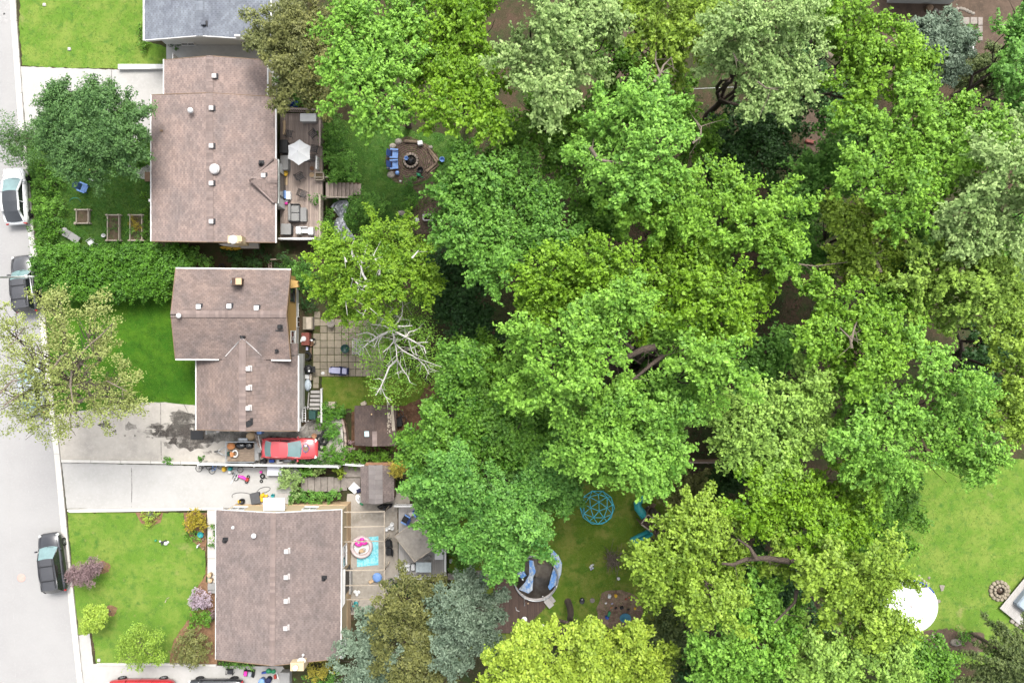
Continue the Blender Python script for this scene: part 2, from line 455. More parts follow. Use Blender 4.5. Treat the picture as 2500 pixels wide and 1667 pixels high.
F_yellowgreen = leaf_mat("young_yellow_leaf", (.10, .13, .02), (.30, .36, .10))
F_hedge = leaf_mat("hedge_leaf", (.02, .095, .004), (.085, .25, .014))
F_willow = leaf_mat("willow_leaf", (.022, .075, .014), (.09, .20, .045))
F_plum = leaf_mat("plum_leaf", (0.125, 0.081, 0.081), (0.282, 0.194, 0.190))
F_lilac = leaf_mat("lilac_blossom", (.24, .18, .21), (.46, .38, .43))
F_gold = leaf_mat("golden_shrub_leaf", (0.170, 0.162, 0.008), (0.408, 0.357, 0.030))
F_grass = leaf_mat("grass_blade", (.05, .13, .008), (.16, .26, .03), .2)
F_grass_deep = leaf_mat("deep_grass_blade", (.03, .11, .004), (.10, .21, .01), .2)
M_cover = mat("white_pool_cover", (0.504, 0.511, 0.518), .55, col2=(0.331, 0.324, 0.310), scale=.9, bump=.5, bscale=3, thr=(.3, .42))
M_shed_ridge = roof_mat("worn_grey_ridge", (.17, .155, .15), (.12, .105, .1))
# ------------------------------------------------------------------ vegetation builders
def leaf_mesh(name, pos, nrm, yaw, length, width, tone, material, parent, kind=None):
    """one folded kite per leaf, all joined into the crown part"""
    n = len(pos)
    up = np.array([0., 0., 1.])
    nrm = nrm / np.linalg.norm(nrm, axis=1, keepdims=True)
    h = np.stack([np.cos(yaw), np.sin(yaw), np.zeros(n)], 1)
    a = h - nrm * np.sum(h * nrm, 1, keepdims=True)
    a /= np.linalg.norm(a, axis=1, keepdims=True) + 1e-9
    b = np.cross(nrm, a)
    L = length[:, None]; W = width[:, None]
    v = np.empty((n, 4, 3))
    v[:, 0] = pos - a * L * .5
    v[:, 1] = pos + b * W * .5 + nrm * W * .16 + a * L * .05
    v[:, 2] = pos + a * L * .5 - nrm * L * .12
    v[:, 3] = pos - b * W * .5 + nrm * W * .16 + a * L * .05
    off = np.array(parent.location if parent else (0, 0, 0))
    v = (v.reshape(-1, 3) - off).astype(np.float32)
    me = bpy.data.meshes.new(name)
    me.vertices.add(n * 4); me.vertices.foreach_set("co", v.ravel())
    me.loops.add(n * 4); me.loops.foreach_set("vertex_index", np.arange(n * 4, dtype=np.int32))
    me.polygons.add(n); me.polygons.foreach_set("loop_start", np.arange(0, n * 4, 4, dtype=np.int32))
    me.update(calc_edges=True)
    at_ = me.attributes.new("leaf_tone", 'FLOAT', 'FACE')
    at_.data.foreach_set("value", np.clip(tone, 0, 1).astype(np.float32))
    me.materials.append(material)
    o = bpy.data.objects.new(name, me); COL.objects.link(o)
    if parent: o.parent = parent
    if kind: o["kind"] = kind
    return o

LEAVES = [0]
def clumps(lobes, seed, f=.27, gap=.15, nb=8):
    """each limb's lobe becomes leafy boughs that run outward and taper to a rising tip, with gaps between them"""
    rg = np.random.default_rng(seed + 500); out = []
    for c, r in lobes:
        ph = rg.uniform(0, 6.28)
        for _ in range(3):
            a = rg.uniform(0, 6.28); q = r * rg.uniform(0, .3)
            out.append((np.array([c[0] + math.cos(a) * q, c[1] + math.sin(a) * q, c[2] + r * rg.uniform(.1, .5)]), r * f * rg.uniform(.7, 1.1), np.array([math.cos(a) * .5, math.sin(a) * .5, .8])))
        n = nb + int(rg.integers(-1, 3))
        for i in range(n):
            if rg.random() < gap: continue
            a = ph + 6.283 * i / n + rg.normal(0, .2)
            reach = r * rg.uniform(.75, 1.32); lift = rg.normal(.05, .25) * r; bend = rg.normal(0, .25); rise = rg.uniform(-.5, .15)
            d = np.array([math.cos(a + bend), math.sin(a + bend), .35])
            for t, k in ((.30, 1.0), (.48, 1.0), (.64, .82), (.79, .62), (.92, .42), (1.03, .26)):
                rs = r * f * k * rg.uniform(.75, 1.15)
                b = a + bend * t * .6
                z = c[2] + lift + r * (.25 + rise * t * t) + rg.normal(0, .05) * r
                out.append((np.array([c[0] + math.cos(b) * t * reach, c[1] + math.sin(b) * t * reach, max(.6, z)]), rs, d))
    return out

def sprays(lobes, dens=1.0, per=26, slen=.75, sw=.17, leaf=.2, asp=.75, flat=.8, up=1.0, seed=1, ragged=.28, low=-.2, droop=0.0):
    """lobes: (centre xyz, radius). Returns leaf arrays: twigs grow from each lobe outward, leaves sit along them."""
    rg = np.random.default_rng(seed)
    P, N, Y, L, W, Tn = [], [], [], [], [], []
    for lb in lobes:
        c, r = lb[0], lb[1]
        n = max(3, int(dens * 30 * r * r + 1.5))
        d = rg.normal(size=(n * 3, 3)); d /= np.linalg.norm(d, axis=1, keepdims=True)
        d = d[d[:, 2] > low][:n]; n = len(d)
        ph = rg.uniform(0, 6.28, 6)
        rag = 1 + ragged * (np.sin(3 * np.arctan2(d[:, 1], d[:, 0]) + ph[0]) * .45 + np.sin(5 * np.arctan2(d[:, 1], d[:, 0]) + ph[1]) * .4 + np.sin(4 * d[:, 2] + 7 * d[:, 0] + ph[2]) * .35)
        rad = r * rag * (1 - .55 * rg.random(n) ** 2.2)
        base = np.array(c) + d * rad[:, None] * np.array([1, 1, flat])
        out = d * (.55 if len(lb) > 2 else 1) + (lb[2] * .9 if len(lb) > 2 else 0) + np.array([0, 0, .15 - droop]) + rg.normal(0, .28, (n, 3)); out /= np.linalg.norm(out, axis=1, keepdims=True)
        sl = slen * rg.uniform(.6, 1.3, n)
        tone = rg.normal(.46, .2, n) + rg.normal(0, .12)
        k = per
        t = rg.random((n, k)) * 1.2 - .3
        spread = sw * (1.2 - 1.0 * np.clip(t, 0, .9))[:, :, None]
        p = base[:, None] + out[:, None] * (t * sl[:, None])[:, :, None] + rg.normal(0, 1, (n, k, 3)) * spread
        nn = np.array([0, 0, up]) + out[:, None] * .5 + rg.normal(0, .5, (n, k, 3))
        yw = np.arctan2(out[:, 1], out[:, 0])[:, None] + rg.normal(0, .9, (n, k))
        ls = leaf * rg.uniform(.7, 1.25, (n, k))
        P.append(p.reshape(-1, 3)); N.append(nn.reshape(-1, 3)); Y.append(yw.ravel()); L.append(ls.ravel()); W.append((ls * asp).ravel())
        Tn.append((tone[:, None] + .22 * np.clip(t, 0, 1) + rg.normal(0, .14, (n, k))).ravel())
    out = [np.concatenate(x) for x in (P, N, Y, L, W, Tn)]
    LEAVES[0] += len(out[0])
    return out

def limb(mb, a, b, r0, r1, rg, n=5, wob=.08, sag=0.0, sides=6):
    a, b = Vector(a), Vector(b); L = (b - a).length
    pts, rr = [], []
    for i in range(n + 1):
        t = i / n
        p = a.lerp(b, t)
        if 0 < i < n: p += Vector(rg.normal(0, wob * L / n * 2.2, 3))
        p.z += sag * L * math.sin(math.pi * t)
        pts.append(p); rr.append(r0 + (r1 - r0) * t)
    mb.tube(pts, rr, sides)
    return pts

def tree(name, label, cat, lobes_px, leafm, barkm, group=None, zt=12.0, base=None, seed=1, twigs=4, trunk_r=.24, fork=.45, **kw):
    """lobes_px: (u, v, r_px[, z]) measured at crown height"""
    rg = np.random.default_rng(seed)
    lobes = []
    for l in lobes_px:
        z = l[3] if len(l) > 3 else zt + (rg.uniform(-.13, .10) * zt if zt > 7 else 0)
        c = at(l[0], l[1], z); lobes.append((np.array(c), l[2] * ppm(z)))
    if base is None:
        w = sum(r for _, r in lobes)
        bx = sum(c[0] * r for c, r in lobes) / w; by = sum(c[1] * r for c, r in lobes) / w
    else:
        b = at(base[0], base[1], 0); bx, by = b.x, b.y
    gz = hz(bx, by)
    root = T(name, label, cat, (bx, by, gz), group)
    zc = min(c[2] for c, _ in lobes)
    tk, br = MB(), MB()
    ftop = Vector((bx + rg.normal(0, .2), by + rg.normal(0, .2), gz + (zc - gz) * fork))
    limb(tk, (bx, by, gz - .1), ftop, trunk_r * 1.25, trunk_r * .85, rg, 5, .04, sides=8)
    for c, r in lobes:
        c = Vector(c)
        top = c + Vector((0, 0, r * .25))
        pts = limb(br, ftop, top, trunk_r * .62, .045, rg, 6, .09)
        for _ in range(twigs):
            s = pts[rg.integers(3, 6)]
            d = rg.normal(size=3); d /= np.linalg.norm(d); d[2] = abs(d[2]) * .8 + .1
            limb(br, s, c + Vector(d * r * np.array([.95, .95, .75])), .055, .014, rg, 4, .1, sides=4)
    tk.build("trunk", barkm, root)
    br.build("branches", barkm, root)
    cl = kw.pop('clump', .27); gp = kw.pop('gap', .15)
    a = sprays(clumps(lobes, seed, cl, gp) if cl else lobes, seed=seed, **kw)
    leaf_mesh("crown", *a, leafm, root)
    return root

def bush(name, label, cat, lobes_px, leafm, z=.7, zg=None, group=None, seed=1, stems=5, **kw):
    """low shrub: several stems from the ground and a leafy mass"""
    rg = np.random.default_rng(seed)
    lobes = []
    for l in lobes_px:
        zz = l[3] if len(l) > 3 else z
        lobes.append((np.array(at(l[0], l[1], zz)), l[2] * ppm(zz)))
    bx = sum(c[0] for c, _ in lobes) / len(lobes); by = sum(c[1] for c, _ in lobes) / len(lobes)
    gz = hz(bx, by) if zg is None else zg
    root = T(name, label, cat, (bx, by, gz), group)
    st = MB()
    for c, r in lobes:
        for _ in range(stems):
            d = rg.normal(0, r * .35, 2)
            limb(st, (c[0] + d[0] * .3, c[1] + d[1] * .3, gz - .05), (c[0] + d[0], c[1] + d[1], c[2] + r * .3), .025, .01, rg, 3, .08, sides=4)
    st.build("stems", M_bark_pale, root, kind="stuff")
    k = dict(dens=1.6, per=22, slen=.35, sw=.11, leaf=.12, flat=.8, low=-.2)
    k.update(kw)
    leaf_mesh("foliage", *sprays(lobes, seed=seed, **k), leafm, root)
    return root

def in_poly(px, py, poly):
    ins = np.zeros(len(px), bool); n = len(poly)
    for i in range(n):
        x1, y1 = poly[i]; x2, y2 = poly[(i + 1) % n]
        c = ((y1 > py) != (y2 > py)) & (px < (x2 - x1) * (py - y1) / (y2 - y1 + 1e-12) + x1)
        ins ^= c
    return ins

def grass_stuff(name, label, poly_px, z, material, dens=45, size=.13, seed=3):
    """blades of grass: short kites standing on the lawn"""
    rg = np.random.default_rng(seed)
    pts = np.array([list(at(u, v, z))[:2] for u, v in poly_px])
    lo, hi = pts.min(0), pts.max(0)
    n = int((hi[0] - lo[0]) * (hi[1] - lo[1]) * dens)
    xy = rg.uniform(lo, hi, (n, 2))
    xy = xy[in_poly(xy[:, 0], xy[:, 1], [tuple(p) for p in pts])]; n = len(xy)
    if n == 0: return
    pos = np.column_stack([xy, np.full(n, z + size * .25)])
    nr = rg.normal(0, .7, (n, 3)); nr[:, 2] = .55 + .3 * rg.random(n)
    ls = size * rg.uniform(.6, 1.4, n)
    tone = .5 + .25 * np.sin(xy[:, 0] * 1.1 + 1.3 * np.sin(xy[:, 1] * .8)) * np.cos(xy[:, 1] * .9) + rg.normal(0, .2, n)
    LEAVES[0] += n
    o = leaf_mesh(name, pos, nr, rg.uniform(0, 6.28, n), ls, ls * .38, tone, material, None, "stuff")
    o["label"] = label; o["category"] = "grass"
    return o
# ------------------------------------------------------------------ ground, road, paved areas
M_road_dark = mat_layers("road_patch", (.20, .195, .19), [((.25, .245, .24), 3, .45, .65)], bump=.1)
def edge_jitter(px, amp, step=8):
    out = []; n = len(px)
    for i in range(n):
        a, b = px[i], px[(i + 1) % n]
        d = math.hypot(b[0] - a[0], b[1] - a[1]); k = max(1, int(d / step))
        for j in range(k):
            t = j / k
            jx, jy = (random.gauss(0, amp), random.gauss(0, amp)) if j else (0, 0)
            out.append((a[0] + (b[0] - a[0]) * t + jx, a[1] + (b[1] - a[1]) * t + jy))
    return out

def sheet(name, px, z, material, amp=0.0, step=8):
    pts = edge_jitter(px, amp, step) if amp else px
    w = [at(u, v, z) for u, v in pts]
    a = sum(w[i].x * w[(i + 1) % len(w)].y - w[(i + 1) % len(w)].x * w[i].y for i in range(len(w)))
    if a < 0: w = w[::-1]
    return MB().poly(w).build(name, material, kind='structure')

def make_ground():
    us = [-9000, -2600, -1000] + list(range(-400, 660, 60)) + list(range(660, 860, 6)) + list(range(860, 2900, 80)) + [3600, 5200, 11500]
    vs = [-8000, -2600, -1000] + list(range(-300, 600, 60)) + [619.9, 620.1] + list(range(660, 990, 60)) + [994, 999.9, 1000.1, 1050, 1090, 1135.9, 1136.1, 1180, 1234.9, 1235.1] + list(range(1270, 2000, 60)) + [2700, 4300, 9700]
    P = []
    for v in vs:
        for u in us:
            x, y = (u - 1250) / 30, (833.5 - v) / 30
            P.append((x, y, hz(x, y) - .02))
    n = len(us); F = [(j * n + i + n, j * n + i + n + 1, j * n + i + 1, j * n + i) for j in range(len(vs) - 1) for i in range(n - 1)]
    MB().add(P, F).build("ground", M_forest, kind='structure')
make_ground()

KERB = [(30, -400), (38, 0), (50, 160), (60, 306), (74, 471), (88, 611), (96, 640), (113, 800), (133, 1000), (149, 1123), (165, 1300), (191, 1548), (204, 1667), (250, 2100)]
def kerb_u(v):
    for (a, b), (c, d) in zip(KERB, KERB[1:]):
        if b <= v <= d: return a + (c - a) * (v - b) / (d - b)
    return KERB[-1][0]
sheet("road", [(u, v) for u, v in KERB] + [(-900, 2100), (-900, -400)], .004, M_road)
def make_kerb():
    gut = MB(); n = 0
    kerb = T("kerb", "pale concrete kerb along the street edge in long cast lengths", "kerb", at(60, 306)); del kerb["category"]; del kerb["label"]; kerb["kind"] = "structure"
    v = -300.0
    while v < 2050:
        v2 = v + 88
        a, b = kerb_u(v) , kerb_u(v2 - 1)
        MB().prism([tuple(at(a - 6, v)[:2]), tuple(at(a, v)[:2]), tuple(at(b, v2 - 1)[:2]), tuple(at(b - 6, v2 - 1)[:2])], -.05, .11).build("kerb_stone", M_kerb, kerb)
        MB().prism([tuple(at(a - 15, v)[:2]), tuple(at(a - 6.3, v)[:2]), tuple(at(b - 6.3, v2 - 1)[:2]), tuple(at(b - 15, v2 - 1)[:2])], -.05, .018).build("gutter_stone", M_kerb, kerb)
        v = v2
make_kerb()

# front yards (street level)
LAWN_N = [(52, -60), (349, -60), (351, 100), (420, 120), (650, 122), (650, 160), (400, 168), (290, 168), (150, 166), (54, 160), (46, 60)]
sheet("lawn", LAWN_N, .004, M_lawn, 1.0)
YARD_N = [(64, 330), (366, 330), (372, 596), (440, 660), (420, 720), (106, 735), (92, 620), (76, 470)]
sheet("lawn", YARD_N, .004, M_weeds, 1.0)
LAWN_M = [(108, 712), (300, 690), (425, 690), (480, 870), (480, 990), (428, 986), (395, 983), (340, 985), (286, 990), (220, 1002), (135, 1013), (120, 850)]
sheet("lawn", LAWN_M, .008, M_lawn_deep, .8)
LAWN_S = [(164, 1251), (330, 1251), (345, 1277), (370, 1283), (392, 1275), (398, 1251), (448, 1251), (452, 1290), (470, 1320), (500, 1340), (502, 1400), (478, 1440), (462, 1510), (425, 1560), (412, 1620), (236, 1620), (224, 1545), (191, 1549), (178, 1400)]
sheet("lawn", LAWN_S, .004, M_lawn, 1.0)
sheet("planting_bed", [(330, 1251), (345, 1277), (370, 1283), (392, 1275), (398, 1251)], .006, M_mulch, .8)
sheet("planting_bed", [(448, 1251), (452, 1290), (470, 1320), (502, 1345), (502, 1400), (478, 1440), (462, 1510), (425, 1560), (412, 1620), (530, 1622), (530, 1430), (503, 1420), (503, 1290), (506, 1251)], .006, M_mulch, 1.2)
sheet("driveway", [(50, 163), (170, 167), (290, 171), (420, 172), (420, 335), (366, 345), (300, 352), (200, 350), (64, 336)], .008, M_drive_white, .6)
sheet("path", [(309, 399), (318, 418), (333, 433), (352, 438), (364, 441), (372, 438), (372, 395), (356, 405), (340, 412), (324, 409)], .012, M_drive_white)
DRIVE_M = [(136, 1012), (286, 989), (340, 984), (395, 982), (428, 985), (477, 989), (480, 1040), (740, 1040), (750, 1030), (806, 1010), (834, 1022), (838, 1070), (838, 1130), (640, 1130), (149, 1123)]
sheet("driveway", DRIVE_M, .012, M_drive, .5)
sheet("driveway", [(151, 1129), (500, 1137), (500, 1139), (735, 1142), (735, 1160), (710, 1205), (700, 1235), (500, 1242), (163, 1241)], .008, M_drive_white, .4)
sheet("driveway", [(192, 1551), (219, 1546), (228, 1620), (405, 1623), (690, 1626), (712, 1660), (712, 1900), (240, 1900), (204, 1667)], .006, M_drive_white, .4)
# stains and repairs on the middle driveway
def blob(cx, cy, rx, ry, n=26, rough=.25, seed=0):
    rr = random.Random(seed); ph = [rr.uniform(0, 6.28) for _ in range(4)]
    out = []
    for i in range(n):
        t = 2 * math.pi * i / n
        k = 1 + rough * (.5 * math.sin(3 * t + ph[0]) + .35 * math.sin(5 * t + ph[1]) + .3 * math.sin(8 * t + ph[2])) + rr.gauss(0, rough * .18)
        out.append((cx + rx * k * math.cos(t), cy + ry * k * math.sin(t)))
    return out
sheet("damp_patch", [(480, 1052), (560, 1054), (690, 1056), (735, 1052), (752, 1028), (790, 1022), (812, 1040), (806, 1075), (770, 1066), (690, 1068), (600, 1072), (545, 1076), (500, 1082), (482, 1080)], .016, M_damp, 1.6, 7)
sheet("oil_stain", blob(462, 1050, 56, 42, seed=1), .020, M_damp)
sheet("oil_stain", blob(470, 1068, 46, 34, rough=.3, seed=2), .024, M_stain)
sheet("oil_stain", blob(425, 1050, 60, 16, rough=.4, seed=3), .0245, M_stain)
sheet("oil_stain", blob(450, 1018, 36, 13, rough=.4, seed=4), .025, M_damp)
sheet("oil_stain", blob(440, 1032, 24, 18, rough=.4, seed=41), .026, M_damp)
for i, (u, v, a, b) in enumerate([(257, 1037, 12, 6), (318, 1041, 11, 7), (380, 1040, 15, 6), (392, 1057, 14, 6), (362, 1054, 9, 5), (340, 1053, 4, 2), (280, 1053, 4, 3), (305, 1063, 2, 2), (361, 1066, 3, 2), (372, 1068, 3, 2), (412, 1085, 9, 6), (188, 1038, 5, 5), (425, 1077, 10, 6), (448, 1085, 8, 5), (505, 1105, 7, 3), (516, 1102, 4, 3), (330, 1063, 2, 2), (268, 1055, 2, 1)]):
    sheet("oil_spot", blob(u, v, a * 1.3, b * 1.3, 14, .4, i + 20), .027, M_damp if i % 3 else M_stain)
for i, pts in enumerate([[(392, 983), (392.8, 1060), (393.8, 1122)], [(448, 985), (460, 1008), (476, 1022)], [(321, 1141), (322, 1190), (321, 1238)], [(272, 168), (274, 230), (274, 330)]]):
    for (a, b) in zip(pts, pts[1:]):
        sheet("crack", [(a[0] - .7, a[1]), (a[0] + .7, a[1]), (b[0] + .7, b[1]), (b[0] - .7, b[1])], .021 + .0003 * i, M_stain)
for i, (u, v) in enumerate([(52, 1410)]):
    MB().lathe([(.34, 0), (.34, .012), (.30, .016)], at(u, v, 0), 20).build("manhole_cover", mat("rusty_iron", (.34, .22, .19), .8, var=.15, scale=6), None)
tag(bpy.data.objects["manhole_cover"], "round rusty manhole cover in the road beside the dark wagon", "manhole cover")

for i, (u, v, a, b) in enumerate([(8, 12, 13, 26), (12, 48, 6, 14), (3, 50, 4, 9), (20, 950, 7, 3), (60, 1060, 3, 1.5), (30, 1105, 2, 3), (80, 1130, 2, 2), (110, 1290, 2, 1.5), (25, 1145, 2, 2), (90, 1240, 2, 1.5), (52, 1075, 2, 1.5), (15, 1570, 4, 2), (122, 1100, 2.5, 1.5), (70, 1200, 1.5, 2), (40, 240, 2, 1.5), (28, 580, 3, 1.5)]):
    sheet("road_stain", blob(u, v, a, b, 16, .4, i + 90), .0085, M_road_dark)
for i, pts in enumerate([[(175, 1500), (178, 1530), (180, 1560), (184, 1590), (190, 1640)], [(12, 900), (20, 1180), (30, 1400), (38, 1667)], [(-10, 200), (20, 205), (52, 202)], [(60, 1180), (110, 1184), (150, 1181)], [(100, 1530), (140, 1526), (180, 1529)]]):
    for (a, b) in zip(pts, pts[1:]):
        sheet("crack", [(a[0] - .5, a[1] - .5), (a[0] + .5, a[1] + .5), (b[0] + .5, b[1] + .5), (b[0] - .5, b[1] - .5)], .0095 + .0003 * i, M_road_dark)

# back yards (one metre lower)
B = BACK
sheet("back_lawn", [(786, 918), (930, 918), (1010, 905), (1060, 950), (1020, 985), (965, 992), (870, 992), (855, 1010), (800, 1000), (786, 985)], B + .004, M_lawn_dry, 1.4)
sheet("bare_earth", [(860, 1000), (1000, 990), (1000, 1100), (850, 1105), (846, 1060)], B + .002, M_litter, 2)
sheet("leaf_litter", [(1075, 905), (1110, 940), (1085, 985), (1020, 1050), (985, 1040), (975, 1000), (1020, 975)], B + .008, M_litter, 2.2)
sheet("back_lawn", [(800, 290), (960, 300), (1010, 320), (1120, 330), (1180, 400), (1100, 470), (1020, 520), (990, 560), (850, 570), (810, 480)], B + .004, M_weeds, 2)
sheet("earth_path", [(1000, 455), (1060, 445), (1085, 480), (1070, 530), (1050, 570), (990, 570), (980, 540), (1010, 510), (1030, 480)], B + .008, M_dirt, 2)
sheet("back_lawn", [(1090, 1240), (1300, 1150), (1500, 1120), (1640, 1140), (1720, 1240), (1700, 1420), (1660, 1560), (1420, 1560), (1230, 1600), (1000, 1560), (1100, 1440)], B + .004, M_lawn_dry, 2)
sheet("back_lawn", [(2080, 1120), (2620, 1120), (2620, 1640), (2330, 1620), (2180, 1600), (2060, 1400)], B + .004, M_lawn, 2)
sheet("bare_earth", [(2215, 1545), (2300, 1535), (2400, 1545), (2420, 1590), (2330, 1600), (2220, 1580)], B + .008, M_dirt, 2)
sheet("back_patio", [(2120, -40), (2620, -40), (2620, 140), (2500, 150), (2300, 140), (2190, 180), (2130, 120)], B + .004, M_dirt, 2)
sheet("back_patio", [(1480, 60), (1640, 60), (1640, 180), (1500, 190)], B + .004, M_dirt, 2)
sheet("bare_earth", [(1955, 270), (2080, 260), (2080, 400), (1970, 400)], B + .004, M_dirt, 2)
sheet("patio_concrete", [(846, 1232), (848, 1205), (1000, 1200), (1000, 1232), (970, 1240), (972, 1408), (940, 1460), (930, 1500), (846, 1500)], B + .006, M_patio, .4)
# ------------------------------------------------------------------ houses
def plane_axes(poly):
    p0, p1 = Vector(poly[0]), Vector(poly[1])
    e = (p1 - p0).normalized()
    n = Vector((0, 0, 0))
    for i in range(len(poly)):
        a, b = Vector(poly[i]), Vector(poly[(i + 1) % len(poly)])
        n += a.cross(b)
    n.normalize()
    if n.z < 0: n = -n
    s = n.cross(e)
    if s.z < 0: s = -s
    return p0, e, s.normalized(), n

def roof_plane(parent, poly, m, exp=.145, tab=.30, seed=0, deck=True):
    """roof slope: first edge is the eave. A felted deck with courses of separate shingle tabs on it"""
    rr = random.Random(seed)
    p0, e, s, n = plane_axes(poly)
    q = [((Vector(p) - p0).dot(e), (Vector(p) - p0).dot(s)) for p in poly]
    if deck:
        mb = MB(); up = [Vector(p) for p in poly]
        a = sum(up[i].x * up[(i + 1) % len(up)].y - up[(i + 1) % len(up)].x * up[i].y for i in range(len(up)))
        if a < 0: up = up[::-1]
        mb.slab(up, .11); mb.build("roof_deck", M_under, parent)
    bmax = max(b for _, b in q); mb = MB(); k = 0; b0 = 0.0
    V, F = [], []
    while b0 < bmax - .02:
        bm = min(b0 + exp * .5, bmax - .005); xs = []
        for (a1, c1), (a2, c2) in zip(q, q[1:] + q[:1]):
            if (c1 > bm) != (c2 > bm): xs.append(a1 + (a2 - a1) * (bm - c1) / (c2 - c1))
        if len(xs) >= 2:
            lo, hi = min(xs), max(xs); a = lo - tab * (.5 if k % 2 else 0) - rr.uniform(0, .04)
            top = min(b0 + exp * 1.12, bmax)
            while a < hi:
                x1, x2 = max(a, lo) + .006, min(a + tab, hi) - .006
                if x2 - x1 > .03:
                    w = rr.uniform(-.006, .006); i = len(V)
                    h = rr.uniform(.018, .034)
                    P = lambda x, b, t: p0 + e * x + s * b + n * t
                    V += [P(x1, b0 + w, h), P(x2, b0 + w, h), P(x2, top, .006), P(x1, top, .006), P(x1, b0 + w, 0), P(x2, b0 + w, 0)]
                    F += [(i, i + 1, i + 2, i + 3), (i + 4, i + 5, i + 1, i)]
                a += tab
        b0 += exp; k += 1
    # make faces point up
    if len(F):
        f = F[0]; nn = (V[f[1]] - V[f[0]]).cross(V[f[2]] - V[f[1]])
        if nn.dot(n) < 0: F = [t[::-1] for t in F]
    mb.add(V, F); mb.build("shingles", m, parent, kind='stuff')

def ridge_caps(parent, a, b, m, w=.26, step=.24):
    mb = MB(); a, b = Vector(a), Vector(b); L = (b - a).length; d = (b - a) / L
    side = d.cross(Vector((0, 0, 1))).normalized(); i = 0
    while i * step < L:
        p, q = a + d * (i * step), a + d * min(L, (i + 1) * step + .03)
        z1, z2 = Vector((0, 0, .075)), Vector((0, 0, .05)); dz = Vector((0, 0, -.05))
        mb.add([p + z1, q + z2, q + z2 + side * w + dz, p + z1 + side * w + dz, p + z1 - side * w + dz, q + z2 - side * w + dz], [(0, 1, 2, 3), (1, 0, 4, 5)])
        i += 1
    mb.build("ridge_shingles", m, parent, kind='stuff')

def gutter(parent, a, b, m=None, w=.13, h=.12, name="gutter"):
    a, b = Vector(a), Vector(b); d = b - a
    MB().box((a + b) / 2 - Vector((0, 0, .05)), (d.length, w, h), math.atan2(d.y, d.x)).build(name, m or M_white, parent)

def rake(parent, a, b, m=None, w=.05, h=.2, name="rake_board"):
    a, b = Vector(a), Vector(b); d = (b - a); L = math.hypot(d.x, d.y)
    s = Vector((-d.y, d.x, 0)).normalized() * w / 2
    up = Vector((0, 0, .03)); dn = Vector((0, 0, .03 - h))
    P = [a + s + dn, b + s + dn, b - s + dn, a - s + dn, a + s + up, b + s + up, b - s + up, a - s + up]
    MB().add(P, [(3, 2, 1, 0), (4, 5, 6, 7), (0, 1, 5, 4), (1, 2, 6, 5), (2, 3, 7, 6), (3, 0, 4, 7)]).build(name, m or M_white, parent)

def gable_walls(parent, x0, x1, y0, y1, zb, ze, zr, axis, m, name="wall"):
    mb = MB()
    if axis == 'y':
        xm = (x0 + x1) / 2
        prof = [(x0, zb), (x1, zb), (x1, ze), (xm, zr), (x0, ze)]
        P = [(x, y0, z) for x, z in prof] + [(x, y1, z) for x, z in prof]
    else:
        ym = (y0 + y1) / 2
        prof = [(y0, zb), (y1, zb), (y1, ze), (ym, zr), (y0, ze)]
        P = [(x0, y, z) for y, z in prof] + [(x1, y, z) for y, z in prof]
    F = [(0, 1, 2, 3, 4), (9, 8, 7, 6, 5)] + [(i, (i + 1) % 5, 5 + (i + 1) % 5, 5 + i) for i in range(5)]
    if axis == 'y': F = [f[::-1] for f in F]
    mb.add(P, F)
    return mb.build(name, m, parent)

def window(parent, c, w, h, facing, trim=None):
    """window on a wall: frame with a glass pane (sub-part) and a sill"""
    rz = {'e': 0, 'w': math.pi, 'n': math.pi / 2, 's': -math.pi / 2}[facing]
    fr = MB(); c = Vector(c)
    M = Matrix.Rotation(rz, 4, 'Z')
    def bx(mb, dy, dz, sy, sz, dx=.03, sx=.07):
        mb.box(c + M @ Vector((dx, dy, dz)), (sx, sy, sz), rz)
    bx(fr, 0, h / 2 + .03, w + .12, .06); bx(fr, 0, -h / 2 - .03, w + .16, .06, .05, .12)
    bx(fr, -w / 2 - .03, 0, .06, h); bx(fr, w / 2 + .03, 0, .06, h); bx(fr, 0, 0, .05, h, .028, .05)
    f = fr.build("window_frame", trim or M_white, parent)
    g = MB(); bx(g, 0, 0, w, h, .012, .02); g.build("pane", M_glass, f)

def roof_vent(parent, p, m_cap=None, s=.36, dark=None, h=.17):
    b = MB(); p = Vector(p)
    b.box(p + Vector((.02, .03, .04)), (s * 1.3, s * 1.25, .05), m=1, bev=.03)
    b.box(p + Vector((0, 0, h * .5 + .02)), (s * .9, s * .9, h), m=1)
    o = b.build("roof_vent", [m_cap or M_vent, dark or M_dkmetal], parent)
    MB().box(p + Vector((0, 0, h + .06)), (s, s, .09), bev=.04).build("vent_cap", m_cap or M_vent, o)
    return o

def pipe_vent(parent, p, m=None):
    p = Vector(p); b = MB()
    b.lathe([(.2, .02), (.16, .05), (.08, .1), (.08, .34), (.06, .34)], p, 10)
    b.box(p + Vector((.06, .12, .04)), (.42, .26, .05))
    b.build("plumbing_vent", m or M_black, parent)

def zgable(u, v, axis_eave, axis_ridge, ze, zr):
    pass

